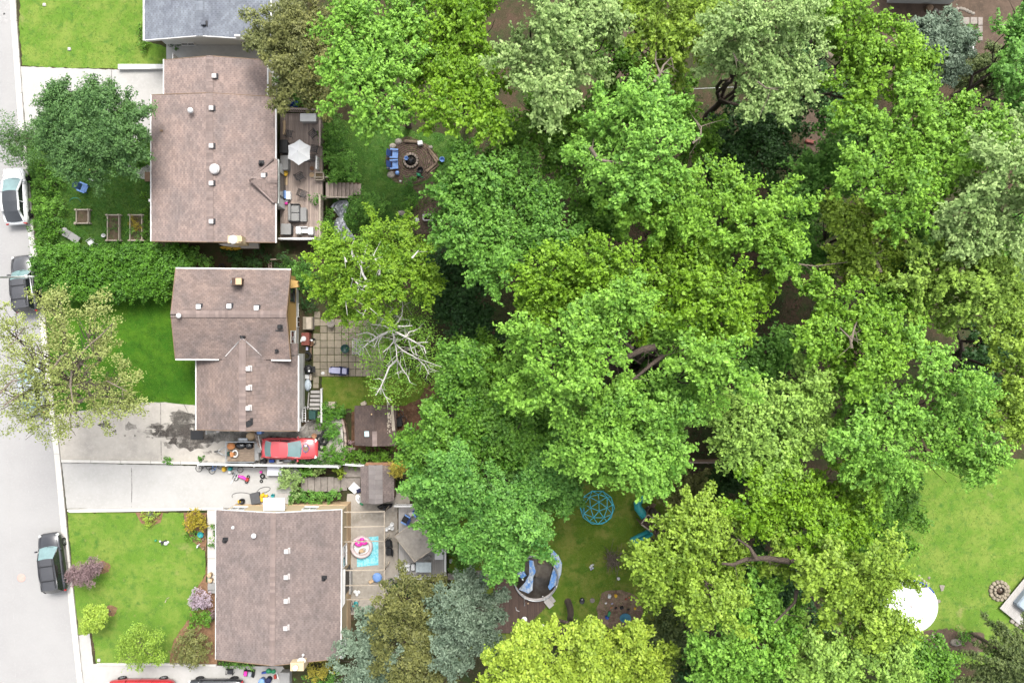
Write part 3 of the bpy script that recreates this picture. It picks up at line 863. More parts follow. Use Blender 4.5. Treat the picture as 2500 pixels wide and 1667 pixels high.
# ---- middle house
def middle_house():
    H = T("house", "brown shingled L-shaped house with yellow back wall in the middle lot beside the red car", "house", at(600, 900, 0))
    ze, zr = 3.9, 4.9
    rW, rE = at(417, 766, zr), at(699.5, 767, zr)
    sW, sE, nW, nE = at(428, 875.5, ze), at(709.5, 877.5, ze), at(429, 656, ze), at(710, 659, ze)
    roof_plane(H, [sW, sE, rE, rW], M_roof, seed=1)
    roof_plane(H, [nE, nW, rW, rE], M_roof, seed=2)
    ridge_caps(H, rW, rE, M_cap)
    # lower wing
    zb, zc = 3.0, 4.4
    T0 = at(592, 825, zc); RS = at(592, 1052, zc)
    SW, SE = at(480, 1049, zb), at(727, 1052, zb)
    NW, NE = at(480, 868, zb), at(727, 868, zb)
    vW, vE = at(544, 877, 3.80), at(650, 877, 3.79)
    roof_plane(H, [SW, NW, vW, T0, RS], M_roof, seed=3)
    roof_plane(H, [NE, SE, RS, T0, vE], M_roof, seed=4)
    roof_plane(H, [at(727, 838, zb), at(727, 867.5, zb), at(702, 867.5, 3.29), at(702, 838, 3.29)], M_roof, seed=5)
    ridge_caps(H, RS, T0, M_cap)
    for v in (vW, vE):
        d = Vector(v) - T0
        MB().tube([T0 + Vector((0, 0, .05)), Vector(v) + Vector((0, 0, .05))], .05, 5).build("valley_flashing", M_vent, H)
    gutter(H, at(428, 877, ze), at(534, 877.5, ze)); gutter(H, at(662, 878.5, ze), at(710, 879.5, ze))
    gutter(H, at(429, 654.5, ze), at(710, 657.5, ze), w=.1)
    gutter(H, at(479, 1049, zb), at(479, 874, zb)); gutter(H, at(728.3, 868, zb), at(728.3, 1052, zb))
    for a, b in ((sW, rW), (nW, rW), (sE, rE), (nE, rE)): rake(H, a, b, M_wood)
    rake(H, SW, RS, M_wood); rake(H, SE, RS, M_wood)
    # walls
    xw, xe = rW.x + .35, -17.4
    yn, ys = nW.y - .35, sW.y + .35
    gable_walls(H, xw, xe, ys, yn, .57, ze - .02, zr - .12, 'x', M_yellow)
    MB().prism([(xw - .02, ys - .02), (xe + .02, ys - .02), (xe + .02, yn + .02), (xw - .02, yn + .02)], BACK - .1, .568).build("foundation_wall", M_parge, H)
    bx0, bx1 = SW.x + .4, -17.02
    by0 = SW.y + .35
    gable_walls(H, bx0, bx1, by0, ys - .03, .0, zb - .02, zc - .12, 'y', M_siding_w, "wing_wall")
    MB().prism([(bx0 - .015, by0 - .015), (bx1 + .015, by0 - .015), (bx1 + .015, ys - .03), (bx0 - .015, ys - .03)], BACK - .1, -.002).build("foundation_wall", M_parge, H)
    # back wall openings
    window(H, (xe, at(0, 757, 0).y, -.25), 1.0, .7, 'e'); window(H, (xe, at(0, 786, 0).y, -.1), .75, 1.1, 'e')
    window(H, (xe, at(0, 823, 0).y, 1.6), .9, 1.0, 'e'); window(H, (xe, at(0, 720, 0).y, 1.7), 1.2, 1.0, 'e', M_frame)
    window(H, (bx1, at(0, 1030, 0).y, 1.5), .6, 1.0, 'e')
    d = MB().box((bx1 + .03, at(0, 998, 0).y, 1.0), (.06, .9, 2.0)).build("back_door", M_white, H)
    MB().ball((bx1 + .09, at(0, 988, 0).y, 1.0), .05).build("handle", M_metal, d)
    MB().box((bx1 + .25, at(0, 991, 2.2).y, 2.45), (.4, .5, .3), bev=.03).build("wall_lamp", M_white, H)
    g = MB().box((bx0 - .03, at(0, 1015, 0).y, 1.05), (.06, 2.5, 2.1)).build("garage_door", M_white, H)
    MB().box((xw - .03, at(0, 812, 0).y, 1.1), (.06, .95, 2.1)).build("front_door", M_redbrown, H)
    window(H, (xw, at(0, 700, 0).y, 1.8), 1.8, 1.2, 'w')
    # bargeboard bracket at the north east corner
    MB().prism([tuple(at(700, 681, 3)[:2]), tuple(at(722, 684, 3)[:2]), tuple(at(719, 690, 3)[:2]), tuple(at(722, 699, 3)[:2]), tuple(at(700, 702, 3)[:2])], 1.9, 2.3).build("wall_bracket", M_yellow, H)
    # things on the roof
    for u, v, z in ((487, 749, 4.72), (561.5, 748, 4.72), (628, 752, 4.74)): roof_vent(H, at(u, v, z), M_white_pl)
    for u, v, z in ((608, 900, 4.22), (608, 947, 4.22), (607.5, 996, 4.22)): roof_vent(H, at(u, v, z), M_vent, dark=M_vent)
    roof_vent(H, at(684, 798, 4.62), M_black, .30); roof_vent(H, at(677, 856, 4.06), M_black, .22)
    MB().box(at(682, 806, 4.56), (.62, .16, .04)).box(at(678, 861, 4.04), (.5, .14, .04)).build("vent_flashing", M_black, H, kind="stuff")
    MB().tube([at(586, 822, 4.47), at(599, 823, 4.47)], .1, 6).build("ridge_flashing", M_black, H)
    mb = MB(); mb.lathe([(.13, .0), (.13, .28), (.2, .3), (.17, .42), (.02, .46)], at(441, 771, 4.83), 12); mb.build("round_vent", M_white_pl, H)
    MB().box(at(428, 768, 4.98), (.72, .05, .03)).build("ridge_slot", M_black, H)
    ch = MB().box(at(583, 689, 4.45), (.58, .56, 1.3)).build("chimney", M_brick, H)
    MB().box(at(582.5, 687, 5.16), (.46, .5, .1), bev=.03).build("chimney_cap", M_tan, ch)
    MB().lathe([(.09, 0), (.09, .5), (.13, .5), (.13, .56)], at(573, 690, 4.15), 8).tube([at(565, 683, 4.5), at(573, 690, 4.5)], .05, 6).build("flue_pipe", M_metal, H)
    mb = MB().box(at(615, 1028, 4.15), (.18, .5, .25)).box(at(606, 1034, 4.3), (.42, .42, .12), .5); mb.build("broken_vent", M_black, H, label="broken black vent at the lower roof end")
    MB().box(at(532.5, 1051, 3.2), (.26, .24, .16), .4, bev=.03).build("floodlight", M_vent, H)
    return H
middle_house()

# ---- upper house
def upper_house():
    H = T("house", "pinkish brown shingled house with a raised timber deck and hexagonal parasol behind it", "house", at(510, 400, 0))
    ze, zr = 3.3, 4.3
    nW, nE, sW, sE = at(370, 232, ze), at(672, 237, ze), at(370, 589, ze), at(672, 592, ze)
    rN, rS = at(511, 227, zr), at(513, 591, zr)
    roof_plane(H, [sW, nW, rN, rS], M_roof_n, seed=11)
    roof_plane(H, [nE, sE, rS, rN], M_roof_n, seed=12)
    ridge_caps(H, rS, rN, M_cap)
    gz, gr = 2.8, 3.7
    a, b, c, d = at(401, 146.5, gz), at(401, 234, gz), at(652, 147, gz), at(652, 238, gz)
    g0, g1 = at(512, 137, gr), at(512, 231, gr)
    roof_plane(H, [b, a, g0, g1], M_roof_n, seed=13)
    roof_plane(H, [c, d, g1, g0], M_roof_n, seed=14)
    ridge_caps(H, g1, g0, M_cap)
    gutter(H, at(369, 589, ze), at(369, 232, ze)); gutter(H, at(673, 237, ze), at(673, 388, ze)); gutter(H, at(673, 497, ze), at(673, 593, ze))
    gutter(H, at(400, 234, gz), at(400, 145, gz)); gutter(H, at(653, 160, gz), at(653, 238, gz))
    for p, q in ((nW, rN), (nE, rN), (sW, rS), (sE, rS), (a, g0), (c, g0)): rake(H, p, q, M_wood)
    xw, xe, yn, ys = nW.x + .4, at(687, 0, 0).x - .35, nW.y - .3, sW.y + .3
    gable_walls(H, xw, xe, ys, yn, BACK - .1, ze - .02, zr - .12, 'y', M_cream)
    gable_walls(H, a.x + .4, c.x - .4, yn + .01, a.y - .3, BACK - .1, gz - .02, gr - .12, 'y', M_cream, "garage_wall")
    # small cross gable over the deck door
    dz, dr = 3.28, 4.0
    tip, out = at(611, 440, 3.98), at(678, 441, dr)
    n1, s1 = at(678, 389, dz), at(678, 497, dz)
    kN, kS = at(671, 389.5, dz + .03), at(671, 496, dz + .03)
    up = Vector((0, 0, .04))
    roof_plane(H, [n1 + up, kN + up, tip + up, out + up], M_roof_n, seed=15)
    roof_plane(H, [kS + up, s1 + up, out + up, tip + up], M_roof_n, seed=16)
    ridge_caps(H, out + up, tip + up, M_cap, w=.2)
    for e in (at(669, 390, 3.35), at(670, 496, 3.35)):
        MB().tube([tip + Vector((0, 0, .14)), Vector(e) + Vector((0, 0, .13))], .09, 5).build("valley_flashing", M_cap, H)
    xo = n1.x
    P = [(n1.x, n1.y, .5), (n1.x, n1.y, dz), (out.x, out.y, dr - .06), (s1.x, s1.y, dz), (s1.x, s1.y, .5)]
    w = MB().add([(p[0] - .22, p[1], p[2]) for p in P] + [(p[0] - .9, p[1], p[2]) for p in P], [(4, 3, 2, 1, 0), (5, 6, 7, 8, 9), (0, 1, 6, 5), (3, 4, 9, 8), (4, 0, 5, 9)])
    w.build("bay_wall", M_siding_w, H)
    MB().box((xo + .0, (n1.y + s1.y) / 2, dz - .15), (.16, n1.y - s1.y, .3)).build("bay_fascia", mat("pale_grey_flashing", (.40, .42, .40), .5), H)
    d_ = MB().box((xo - .19, (n1.y + s1.y) / 2, 1.65), (.05, 1.9, 2.0)).build("patio_door", M_frame, H)
    MB().box((xo - .155, (n1.y + s1.y) / 2, 1.65), (.02, 1.7, 1.85)).build("pane", M_glass, d_)
    window(H, (xe, at(0, 311, 0).y, 2.0), 1.5, 1.1, 'e', M_frame)
    window(H, (xe, at(0, 545, 0).y, 2.0), 1.5, 1.1, 'e', M_frame)
    MB().box((a.x + .37, at(0, 190, 0).y, 1.1), (.06, 2.4, 2.1)).build("garage_door", M_white, H)
    MB().box((xw - .03, at(0, 437, 0).y, 1.15), (.06, 1.0, 2.1)).build("front_door", M_brown_wall, H)
    window(H, (xw, at(0, 520, 0).y, 1.7), 1.8, 1.2, 'w')
    MB().box(at(361, 432, .09), (.45, .75, .18)).build("door_step", M_wood, H)
    for u, v, z in ((525, 188, 3.6), (518, 266, 4.24), (518, 358, 4.24), (518, 449, 4.24), (518, 542, 4.24), (645, 430, 3.95)): roof_vent(H, at(u, v, z), M_vent)
    sk = MB().lathe([(.40, .0), (.40, .22), (.34, .26)], at(526, 414, 4.2), 18).build("turbine_base", M_vent, H)
    MB().ball(at(526, 413, 4.46), .34, sx=.55, sz=.5, z0=0).build("turbine_cap", M_white_pl, sk)
    MB().lathe([(.03, 0), (.03, .5)], at(466, 274, 3.95), 6).ball(at(465, 270, 4.45), .22).build("globe_vent", M_white_pl, H)
    pipe_vent(H, at(637, 400, 3.6)); MB().box(at(394, 319, 3.55), (.22, .14, .06)).build("stain_patch", M_wood, H)
    c1 = MB().box(at(582, 588, 3.9), (1.0, .55, 1.7)).build("chimney", M_cream, H)
    MB().box(at(587, 584, 4.8), (.3, .38, .18)).build("chimney_pot", M_tan, c1)
    MB().ball(at(569, 585, 4.75), .33, sz=.35, z0=0).lathe([(.33, -.1), (.33, 0)], at(569, 585, 4.75), 14).build("chimney_cowl", M_white_pl, c1)
    MB().box(at(610, 599, 1.2), (1.4, .5, .1)).box(at(610, 599, .5), (1.3, .42, 1.3)).build("side_bulkhead", M_parge, H)
    MB().box(at(367.5, 490, 2.9), (.16, .2, .3)).build("downspout_head", M_white, H)
    return H
upper_house()

# ---- grey roofed house at the top
def grey_house():
    H = T("house", "house with blue grey shingle roof at the top edge of the picture", "house", at(500, -100, 0))
    ze, zr = 3.2, 4.2
    sW, sE, nW, nE = at(353, 99, ze), at(660, 99, ze), at(353, -260, ze), at(660, -260, ze)
    rS, rN = at(487, 88, zr), at(487, -265, zr)
    roof_plane(H, [sW, nW, rN, rS], M_roof_g, seed=21)
    roof_plane(H, [nE, sE, rS, rN], M_roof_g, seed=22)
    ridge_caps(H, rS, rN, M_roof_g)
    gutter(H, at(351.5, 99, ze), at(351.5, -260, ze), w=.16); gutter(H, at(661, -260, ze), at(661, 97, ze))
    rake(H, sW, rS, h=.26); rake(H, sE, rS, h=.26)
    x0, x1 = -28.0, sE.x - .3
    gable_walls(H, x0, x1, at(0, 113, 0).y, nW.y - .3, -.3, ze - .02, zr - .12, 'y', M_siding_w)
    MB().prism([(x0 - .02, at(0, 113, 0).y - .02), (x1 + .02, at(0, 113, 0).y - .02), (x1 + .02, 20), (x0 - .02, 20)], -.3, .25).build("foundation_wall", M_parge, H)
    window(H, (at(465, 0, 0).x, at(0, 113, 0).y, .5), 1.0, .35, 's'); window(H, (at(612, 0, 0).x, at(0, 113, 0).y, .5), .9, .35, 's')
    roof_vent(H, at(499, 59, 4.12), M_roof_g, .36)
    MB().box(at(582, 90, 3.9), (.4, .14, .5)).build("gable_vent", M_white, H)
grey_house()

# ---- lower house
def lower_house():
    H = T("house", "mauve brown shingled house with cream walls below the middle lot, pergola behind it", "house", at(660, 1430, 0))
    ze, zr = 3.2, 4.6
    nW, nE, sW, sE = at(528, 1243, ze), at(833, 1243, ze), at(527, 1609, ze), at(831, 1607, ze)
    rN, rS = at(667, 1251, zr), at(664, 1624, zr)
    roof_plane(H, [sW, nW, rN, rS], M_roof_s, seed=31)
    roof_plane(H, [nE, sE, rS, rN], M_roof_s, seed=32)
    ridge_caps(H, rS, rN, M_cap, w=.2)
    gutter(H, at(527, 1609, ze), at(527, 1243, ze), w=.1); gutter(H, at(834, 1243, ze), at(832, 1607, ze), w=.1)
    for p, q in ((nW, rN), (nE, rN)): rake(H, p, q, M_white, h=.14)
    for p, q in ((sW, rS), (sE, rS)): rake(H, p, q, M_wood)
    yn = at(0, 1231, 0).y; ys = sW.y + .35
    gable_walls(H, nW.x + .35, -13.35, ys, yn, .4, ze - .02, zr - .12, 'y', M_cream)
    MB().prism([(nW.x + .32, ys - .02), (-13.32, ys - .02), (-13.32, yn + .03), (nW.x + .32, yn + .03)], BACK - .1, .398).build("foundation_wall", M_tan, H)
    window(H, (-13.35, at(0, 1345, 0).y, 1.4), 1.6, 1.1, 'e')
    MB().box((-13.30, at(0, 1410, 0).y, .45), (.06, 1.9, 2.0)).build("patio_door", M_frame, H)
    window(H, (-13.35, at(0, 1560, 0).y, 1.6), 1.2, 1.0, 'e')
    window(H, (at(600, 0, 0).x, yn, 1.6), 1.0, .9, 'n'); window(H, (at(770, 0, 0).x, yn, 1.6), 1.0, .9, 'n')
    window(H, (nW.x + .35, at(0, 1340, 0).y, 1.6), 2.0, 1.2, 'w')
    MB().box((nW.x + .32, at(0, 1415, 0).y, 1.15), (.06, 1.0, 2.1)).build("front_door", M_white, H)
    t = at(669, 1230.5, 2.6)
    aw = MB().box((t.x, t.y, 2.6), (1.68, 1.02, .12), bev=.02).build("door_canopy", M_white_pl, H)
    for dx in (-.7, .7): MB().tube([(t.x + dx, t.y - .5, 1.8), (t.x + dx, t.y + .4, 2.52)], .035, 5).build("bracket", M_white, aw)
    t = at(725, 1627, 4.8); c2 = MB().box((t.x, t.y, 2.4), (1.0, .62, 4.8)).build("chimney", M_cream, H)
    MB().lathe([(.2, 0), (.2, .2), (.14, .24)], at(722, 1628, 4.85), 12).build("chimney_pot", M_white_pl, c2)
    p = at(737, 1611, 4.45)
    dsh = MB(); dsh.lathe([(.02, 0), (.2, .03), (.30, .1), (.31, .1), (.2, .02)], p, 16, sx=1, sy=.8); dsh.tube([p + Vector((0, 0, .05)), at(740, 1598, 4.7)], .025, 5); dsh.ball(at(740, 1598, 4.7), .1)
    dsh.build("satellite_dish", M_white_pl, H)
    for u, v, z in ((701, 1344, 4.25), (700, 1407, 4.25), (700, 1465, 4.25), (699, 1531, 4.25)): roof_vent(H, at(u, v, z), M_vent, dark=M_vent)
    MB().box(at(569, 1287, 3.7), (.2, .2, .22), bev=.03).build("small_vent", M_white_pl, H)
    mb = MB(); mb.lathe([(.12, 0), (.12, .3), (.2, .3), (.18, .4), (.02, .44)], at(623, 1305, 4.1), 12); mb.build("round_vent", M_white_pl, H)
    pipe_vent(H, at(549, 1319, 3.5)); pipe_vent(H, at(790, 1412, 3.55))
    # white door canopy on the back wall
    P = [at(833, 1389, 2.5), at(843, 1389, 2.2), at(842, 1472, 2.2), at(833, 1487, 2.5)]
    MB().slab([P[3], P[2], P[1], P[0]], .08).build("door_awning", M_white, H)
    MB().box(at(851, 1418, BACK + .4), (.5, 1.9, .8)).build("back_step", M_deck_grey, H)
lower_house()

# ---- garden sheds
def shed_main():
    H = T("garden_shed", "garden shed with dark brown shingles and a white plank lying on its roof", "shed", at(915, 1040, BACK))
    ze, zr = .95, 1.65
    nW, sW, nE, sE = at(866, 990.5, ze), at(866, 1087, ze), at(967, 990, ze), at(967, 1088, ze)
    rN, rS = at(914, 988.5, zr), at(915, 1089.5, zr)
    roof_plane(H, [sW, nW, rN, rS], M_roof_shed, seed=41)
    roof_plane(H, [nE, sE, rS, rN], M_roof_shed, seed=42)
    ridge_caps(H, at(915, 1089, zr), at(914.5, 1052, zr), M_cap, w=.19)
    ridge_caps(H, at(914.5, 1051, zr - .01), rN, M_roof_shed, w=.1)
    gable_walls(H, nW.x + .2, nE.x - .2, sW.y + .15, nW.y - .15, BACK - .05, ze - .02, zr - .1, 'y', M_brown_wall)
    MB().box((nE.x - .19, at(0, 1040, 0).y, -.1), (.05, .9, 1.6)).build("shed_door", M_wood, H)
    MB().box(at(895.5, 1059, 1.46), (.36, .42, .03), .05).build("roof_patch", mat("pale_blue_patch", (.36, .50, .52), .5), H)
    MB().box(at(907, 1011, 1.62), (.1, .1, .05)).build("bare_spot", M_tan, H)
shed_main()
p = at(958.5, 1021, 1.12)
tag(MB().box(p, (.28, 2.0, .06), .085, ry=-.35).build("plank", M_timber), "long pale timber plank lying on the east slope of the brown shed roof", "plank")
def litter_on_shed():
    mb = MB(); rr = random.Random(5)
    for i in range(70):
        u, v = rr.gauss(948, 4), rr.uniform(1005, 1056)
        c = at(u, v, 1.22); a = rr.uniform(0, 6.3); s = rr.uniform(.04, .09)
        mb.add([c + Vector((math.cos(a + k) * s, math.sin(a + k) * s, rr.uniform(0, .05))) for k in (0, 1.6, 3.1, 4.7)], [(0, 1, 2, 3)])
    o = mb.build("dead_leaves", M_timber, None, kind='stuff'); o["label"] = "dead leaves caught against the plank on the shed roof"; o["category"] = "leaves"
litter_on_shed()
def shed_low():
    H = T("garden_shed", "old garden shed with pinkish worn shingles and grey metal ridge below the lot line", "shed", at(920, 1185, BACK))
    ze, zr = 1.0, 1.9
    nW, sW, nE, sE = at(880, 1138, ze), at(882, 1226, ze), at(962, 1138, ze), at(962, 1222, ze)
    rN, rS = at(916, 1135, zr), at(917, 1230, zr)
    roof_plane(H, [sW, nW, rN, rS], M_roof_s, seed=43)
    roof_plane(H, [nE, sE, rS, rN], M_roof_s, seed=44)
    rr = 0
    for k in range(8):
        a = rN.lerp(rS, k / 8); b = rN.lerp(rS, (k + .97) / 8)
        for s in (1, -1):
            MB().add([a + Vector((0, 0, .09)), b + Vector((0, 0, .09)), b + Vector((s * .55, 0, -.12)), a + Vector((s * .55, 0, -.12))], [(0, 1, 2, 3)] if s < 0 else [(3, 2, 1, 0)]).build("ridge_sheet", M_shed_ridge, H)
    gable_walls(H, nW.x + .15, nE.x - .15, sW.y + .1, nW.y - .1, BACK - .05, ze - .02, zr - .1, 'y', M_wood)
shed_low()
def pantile_strip():
    H = T("tiled_lean_to", "strip of ribbed terracotta roofing between the fence end and the old pinkish shed", "roof", at(930, 1133, BACK))
    for i in range(22):
        u = 892 + i * 3.0
        MB().tube([at(u, 1139, 1.25), at(u + 3, 1129, 1.0)], .05, 6).build("roof_tile", M_terra, H)
    MB().box(at(925, 1134, .45), (2.1, .25, 1.1)).build("lean_to_wall", M_wood, H)
pantile_strip()
def top_right_house():
    H = T("house", "grey walled house edge at the very top right of the picture", "house", at(2250, -60, BACK))
    a, b = at(2165, 0, BACK), at(2318, -40, BACK)
    MB().prism([(a.x, at(0, 8, BACK).y), (b.x, at(0, 11, BACK).y), (b.x, 40), (a.x, 40)], BACK - .05, 2.0).build("wall", M_parge, H)
    MB().prism([(a.x - .3, at(0, -25, 2).y), (b.x + .3, at(0, -25, 2).y), (b.x + .3, 40), (a.x - .3, 40)], 2.0, 2.2).build("roof", M_roof_g, H)
top_right_house()
# ------------------------------------------------------------------ vehicles
def make_wheel(root, x, y, r=.33, w=.22, rimm=None, side=1):
    t = MB()
    prof = [(r * .62, -w / 2), (r * .93, -w / 2), (r, -w / 2 + .03), (r, w / 2 - .03), (r * .93, w / 2), (r * .62, w / 2)]
    P, F = [], []; n = 20
    for rr, yy in prof:
        for k in range(n):
            a = 2 * math.pi * k / n; P.append((x + rr * math.cos(a), y + yy, r + rr * math.sin(a)))
    for i in range(len(prof) - 1):
        for k in range(n): F.append((i * n + k, i * n + (k + 1) % n, (i + 1) * n + (k + 1) % n, (i + 1) * n + k))
    t.add(P, F, 0, True)
    wheel = t.build("wheel", M_tire, root)
    m = MB(); yo = y + side * (w / 2 - .02)
    for k in range(5):
        a = 2 * math.pi * k / 5
        m.box((x + math.cos(a) * r * .3, yo, r + math.sin(a) * r * .3), (r * .62, .03, r * .16), ry=-a)
    m.lathe([(r * .12, -.02), (r * .12, .02)], (x, yo, r), 8)
    P, F = [], []
    for rr in (r * .55, r * .66):
        for k in range(n):
            a = 2 * math.pi * k / n; P.append((x + rr * math.cos(a), yo, r + rr * math.sin(a)))
    F = [(k, (k + 1) % n, n + (k + 1) % n, n + k) for k in range(n)]
    m.add(P, F); m.build("rim", rimm or M_metal, wheel)

def car(label, pm, L=4.6, W=1.85, H=1.45, belt=.92, hood=.82, gh=(.05, .20, .62, .80), glassm=None, roofm=None, rails=False, wag=False, cat="car", name="parked_car", sedan=False, rimm=None, tint=None, pil=.045):
    """x forward. gh: rear glass base, roof rear, roof front, windscreen base as fractions of the length"""
    root = T(name, label, cat, (0, 0, 0), "vehicles around the street and driveways")
    glassm = glassm or M_car_glass; tint = tint or M_car_glass_d
    w = W / 2
    tl = belt if wag else belt * .98
    st = [(0, .66, .52, .70), (.012, .80, .40, tl * .86), (.045, .92, .34, tl * .96), (.12, .985, .30, tl), (.25, 1, .28, belt * 1.02), (.5, 1, .27, belt), (.70, 1, .27, belt * .98), (.80, .985, .28, hood + .06), (.88, .96, .30, hood), (.945, .90, .33, hood * .92), (.985, .76, .40, hood * .80), (1, .60, .50, hood * .68)]
    P, F = [], []; n = 9
    for t, f, z0, zt in st:
        x = (t - .5) * L; ww = w * f
        half = [(ww * .93, z0), (ww, z0 + (zt - z0) * .45), (ww * .975, z0 + (zt - z0) * .82), (ww * .86, zt - .012), (0, zt + .035)]
        ring = [(-a, b) for a, b in half] + [(a, b) for a, b in half[-2::-1]]
        P += [(x, -a, b) for a, b in ring]
    for i in range(len(st) - 1):
        for k in range(n - 1):
            F.append((i * n + k, (i + 1) * n + k, (i + 1) * n + k + 1, i * n + k + 1))
        F.append((i * n, i * n + n - 1, (i + 1) * n + n - 1, (i + 1) * n))
    F.append(tuple(range(n))); F.append(tuple(range(len(P) - 1, len(P) - n - 1, -1)))
    mb = MB(); mb.add(P, F, 0, True)
    body = mb.build("body", pm, root)
    # cabin
    xr0, xr1, xf1, xf0 = [(g - .5) * L for g in gh]
    zb, zr = belt + .015, H
    wb, wt = w * .90, w * .70
    def rnd(x0, x1, y, z, k=7, bow=.0):
        return [(x0 + (x1 - x0) * 0 + bow * (1 - (2 * i / (k - 1) - 1) ** 2), y * (2 * i / (k - 1) - 1), z + .05 * (1 - (2 * i / (k - 1) - 1) ** 2) * (z > zb + .1)) for i in range(k)]
    A = rnd(xr0, xr0, wb * .88, zb, bow=-.10); Bq = rnd(xr1, xr1, wt, zr - .05, bow=-.05)
    M1 = rnd((xr1 + xf1) / 2, 0, wt * 1.04, zr + .0); C = rnd(xf1, xf1, wt * .97, zr - .04, bow=.07); D = rnd(xf0, xf0, wb * .93, zb - .02, bow=.16)
    def strip(a, b, shrink=0, off=0):
        P = list(a) + list(b); k = len(a)
        return P, [(i, i + 1, k + i + 1, k + i) for i in range(k - 1)]
    rp = MB()
    for a, b in ((Bq, M1), (M1, C)):
        p, f = strip(a, b); rp.add(p, [t[::-1] for t in f], 0, True)
    roof = rp.build("roof", roofm or pm, root)
    rg = MB(); p, f = strip(A, Bq); rg.add(p, [t[::-1] for t in f], 0, True); rg.build("rear_window", tint if not sedan else glassm, root)
    wg = MB(); p, f = strip(C, D); wg.add(p, [t[::-1] for t in f], 0, True); wg.build("windscreen", glassm, root)
    for s in (0, -1):
        side = [A[s], Bq[s], M1[s], C[s], D[s]]
        sg = MB(); sg.add(side, [(0, 1, 2, 3, 4) if s == 0 else (4, 3, 2, 1, 0)]); 
        sw = sg.build("side_window", tint, root)
        pl = MB()
        for a, b in ((A[s], Bq[s]), (C[s], D[s])): pl.tube([Vector(a), Vector(b)], pil, 5)
        pl.tube([Vector(Bq[s]), Vector(M1[s]), Vector(C[s])], pil * .9, 5)
        xm = (xr1 + xf1) / 2 - .05
        top = Vector(M1[s]); pl.tube([Vector((top.x, top.y, top.z)), Vector((xm - .03, (wb) * (-1 if s == 0 else 1), zb))], .035, 5)
        pl.build("pillar", pm, root)
        yy = -w if s == 0 else w; sg_ = -1 if s == 0 else 1
        m_ = MB().box((xf0 - .16, yy + sg_ * .07, zb + .05), (.12, .2, .13), bev=.03); m_.build("mirror", pm, root)
        for t in (.36, .56):
            MB().box(((t - .5) * L, yy + sg_ * .0, belt * .86), (.18, .035, .03)).build("door_handle", pm, root)
        hl = MB().box(((.955 - .5) * L, yy * .72, hood * .80), (.22, .34, .12), bev=.04, rz=sg_ * -.5); hl.build("headlight", M_lamp, root)
        tlg = MB().box(((.022 - .5) * L, yy * .72, belt * .80), (.12, .36, .15), bev=.03, rz=sg_ * .35); tlg.build("tail_light", M_tail, root)
        for t in (.19, .81):
            make_wheel(root, (t - .5) * L, yy - sg_ * .10, .335, .22, rimm, sg_)
        if rails:
            MB().tube([Vector((xr1 + .1, yy * .60, zr + .02)), Vector((xr1 + .15, yy * .60, zr + .08)), Vector((xf1 - .1, yy * .60, zr + .08)), Vector((xf1, yy * .60, zr + .02))], .022, 5).build("roof_rail", M_black, root)
    if rails:
        for t in (.3, .78):
            x = xr1 + (xf1 - xr1) * t
            MB().box((x, 0, zr + .085), (.06, W * .60, .025)).build("cross_bar", M_black, root)
    MB().box(((.985 - .5) * L, 0, .46), (.05, W * .62, .14), bev=.02).build("grille", M_black, root)
    MB().tube([Vector((xf0 + .06, -.45, zb + .03)), Vector((xf0 + .1, .05, zb + .06))], .012, 4).build("wiper", M_black, root)
    gp = MB()
    for s in (-1, 1):
        gp.tube([Vector((xf0 + .12, s * w * .80, zb - .0)), Vector(((.9 - .5) * L, s * w * .74, hood + .005)), Vector(((.965 - .5) * L, s * w * .55, hood * .87))], .012, 4)
        for t in (.30, .50, .70): gp.tube([Vector(((t - .5) * L, s * (w + .001), .42)), Vector(((t - .5) * L, s * w * .99, belt * .86)), Vector(((t - .5) * L, s * w * .93, belt - .01))], .010, 4)
    gp.build("panel_gaps", M_black, root, kind="stuff")
    MB().box((0, 0, .24), (L * .82, W * .8, .12)).build("underbody", M_black, root)
    return root

c = car("white car with a dark glass roof parked beside the kerb", M_car_white, L=4.6, W=1.85, H=1.42, gh=(.06, .22, .56, .78), pil=.085, roofm=M_car_glass_d, tint=M_car_glass_d, rimm=M_dkmetal)
p = at(39, 480, .6); place(c, (p.x, p.y, .01), R(94))
c = car("dark grey off-roader parked below the lamp pole", M_car_grey, L=4.6, W=1.88, H=1.70, belt=1.08, hood=.98, gh=(.02, .08, .56, .70), wag=True, rails=True, roofm=M_car_grey)
p = at(62, 693, .7); place(c, (p.x, p.y, .01), R(96))
c = car("silver car half hidden under the yellow leaved oak", M_car_silver, L=4.5, W=1.82, H=1.45, gh=(.10, .26, .58, .76), sedan=True)
p = at(78, 943, .6); place(c, (p.x, p.y, .01), R(97))
c = car("black estate wagon with roof rails parked opposite the plum shrub", M_car_black, L=4.75, W=1.86, H=1.62, belt=1.0, hood=.92, gh=(.015, .09, .60, .76), wag=True, rails=True, roofm=M_car_grey)
p = at(130, 1372, .65); place(c, (p.x, p.y, .01), R(98))
c = car("faded red sedan with a hole in its bonnet beside the wing of the middle house", M_car_red, L=4.5, W=1.72, H=1.38, gh=(.09, .22, .50, .70), sedan=True)
eng = MB().box(((.80 - .5) * 4.5, .06, .905), (.46, .62, .05), bev=.02).build("bonnet_opening", M_wood, c, label="rusty opening cut in the bonnet")
MB().torus(((.80 - .5) * 4.5, .06, .92), .33, .03, 4, 5, sy=1.1).build("opening_rim", mat("blue_tape", (.03, .06, .25), .6), eng)
MB().box(((.80 - .5) * 4.5, .28, .95), (.16, .18, .05), bev=.02).build("white_block", M_white_pl, eng)
p = at(708, 1094, .6); place(c, (p.x, p.y, .02), R(-1))
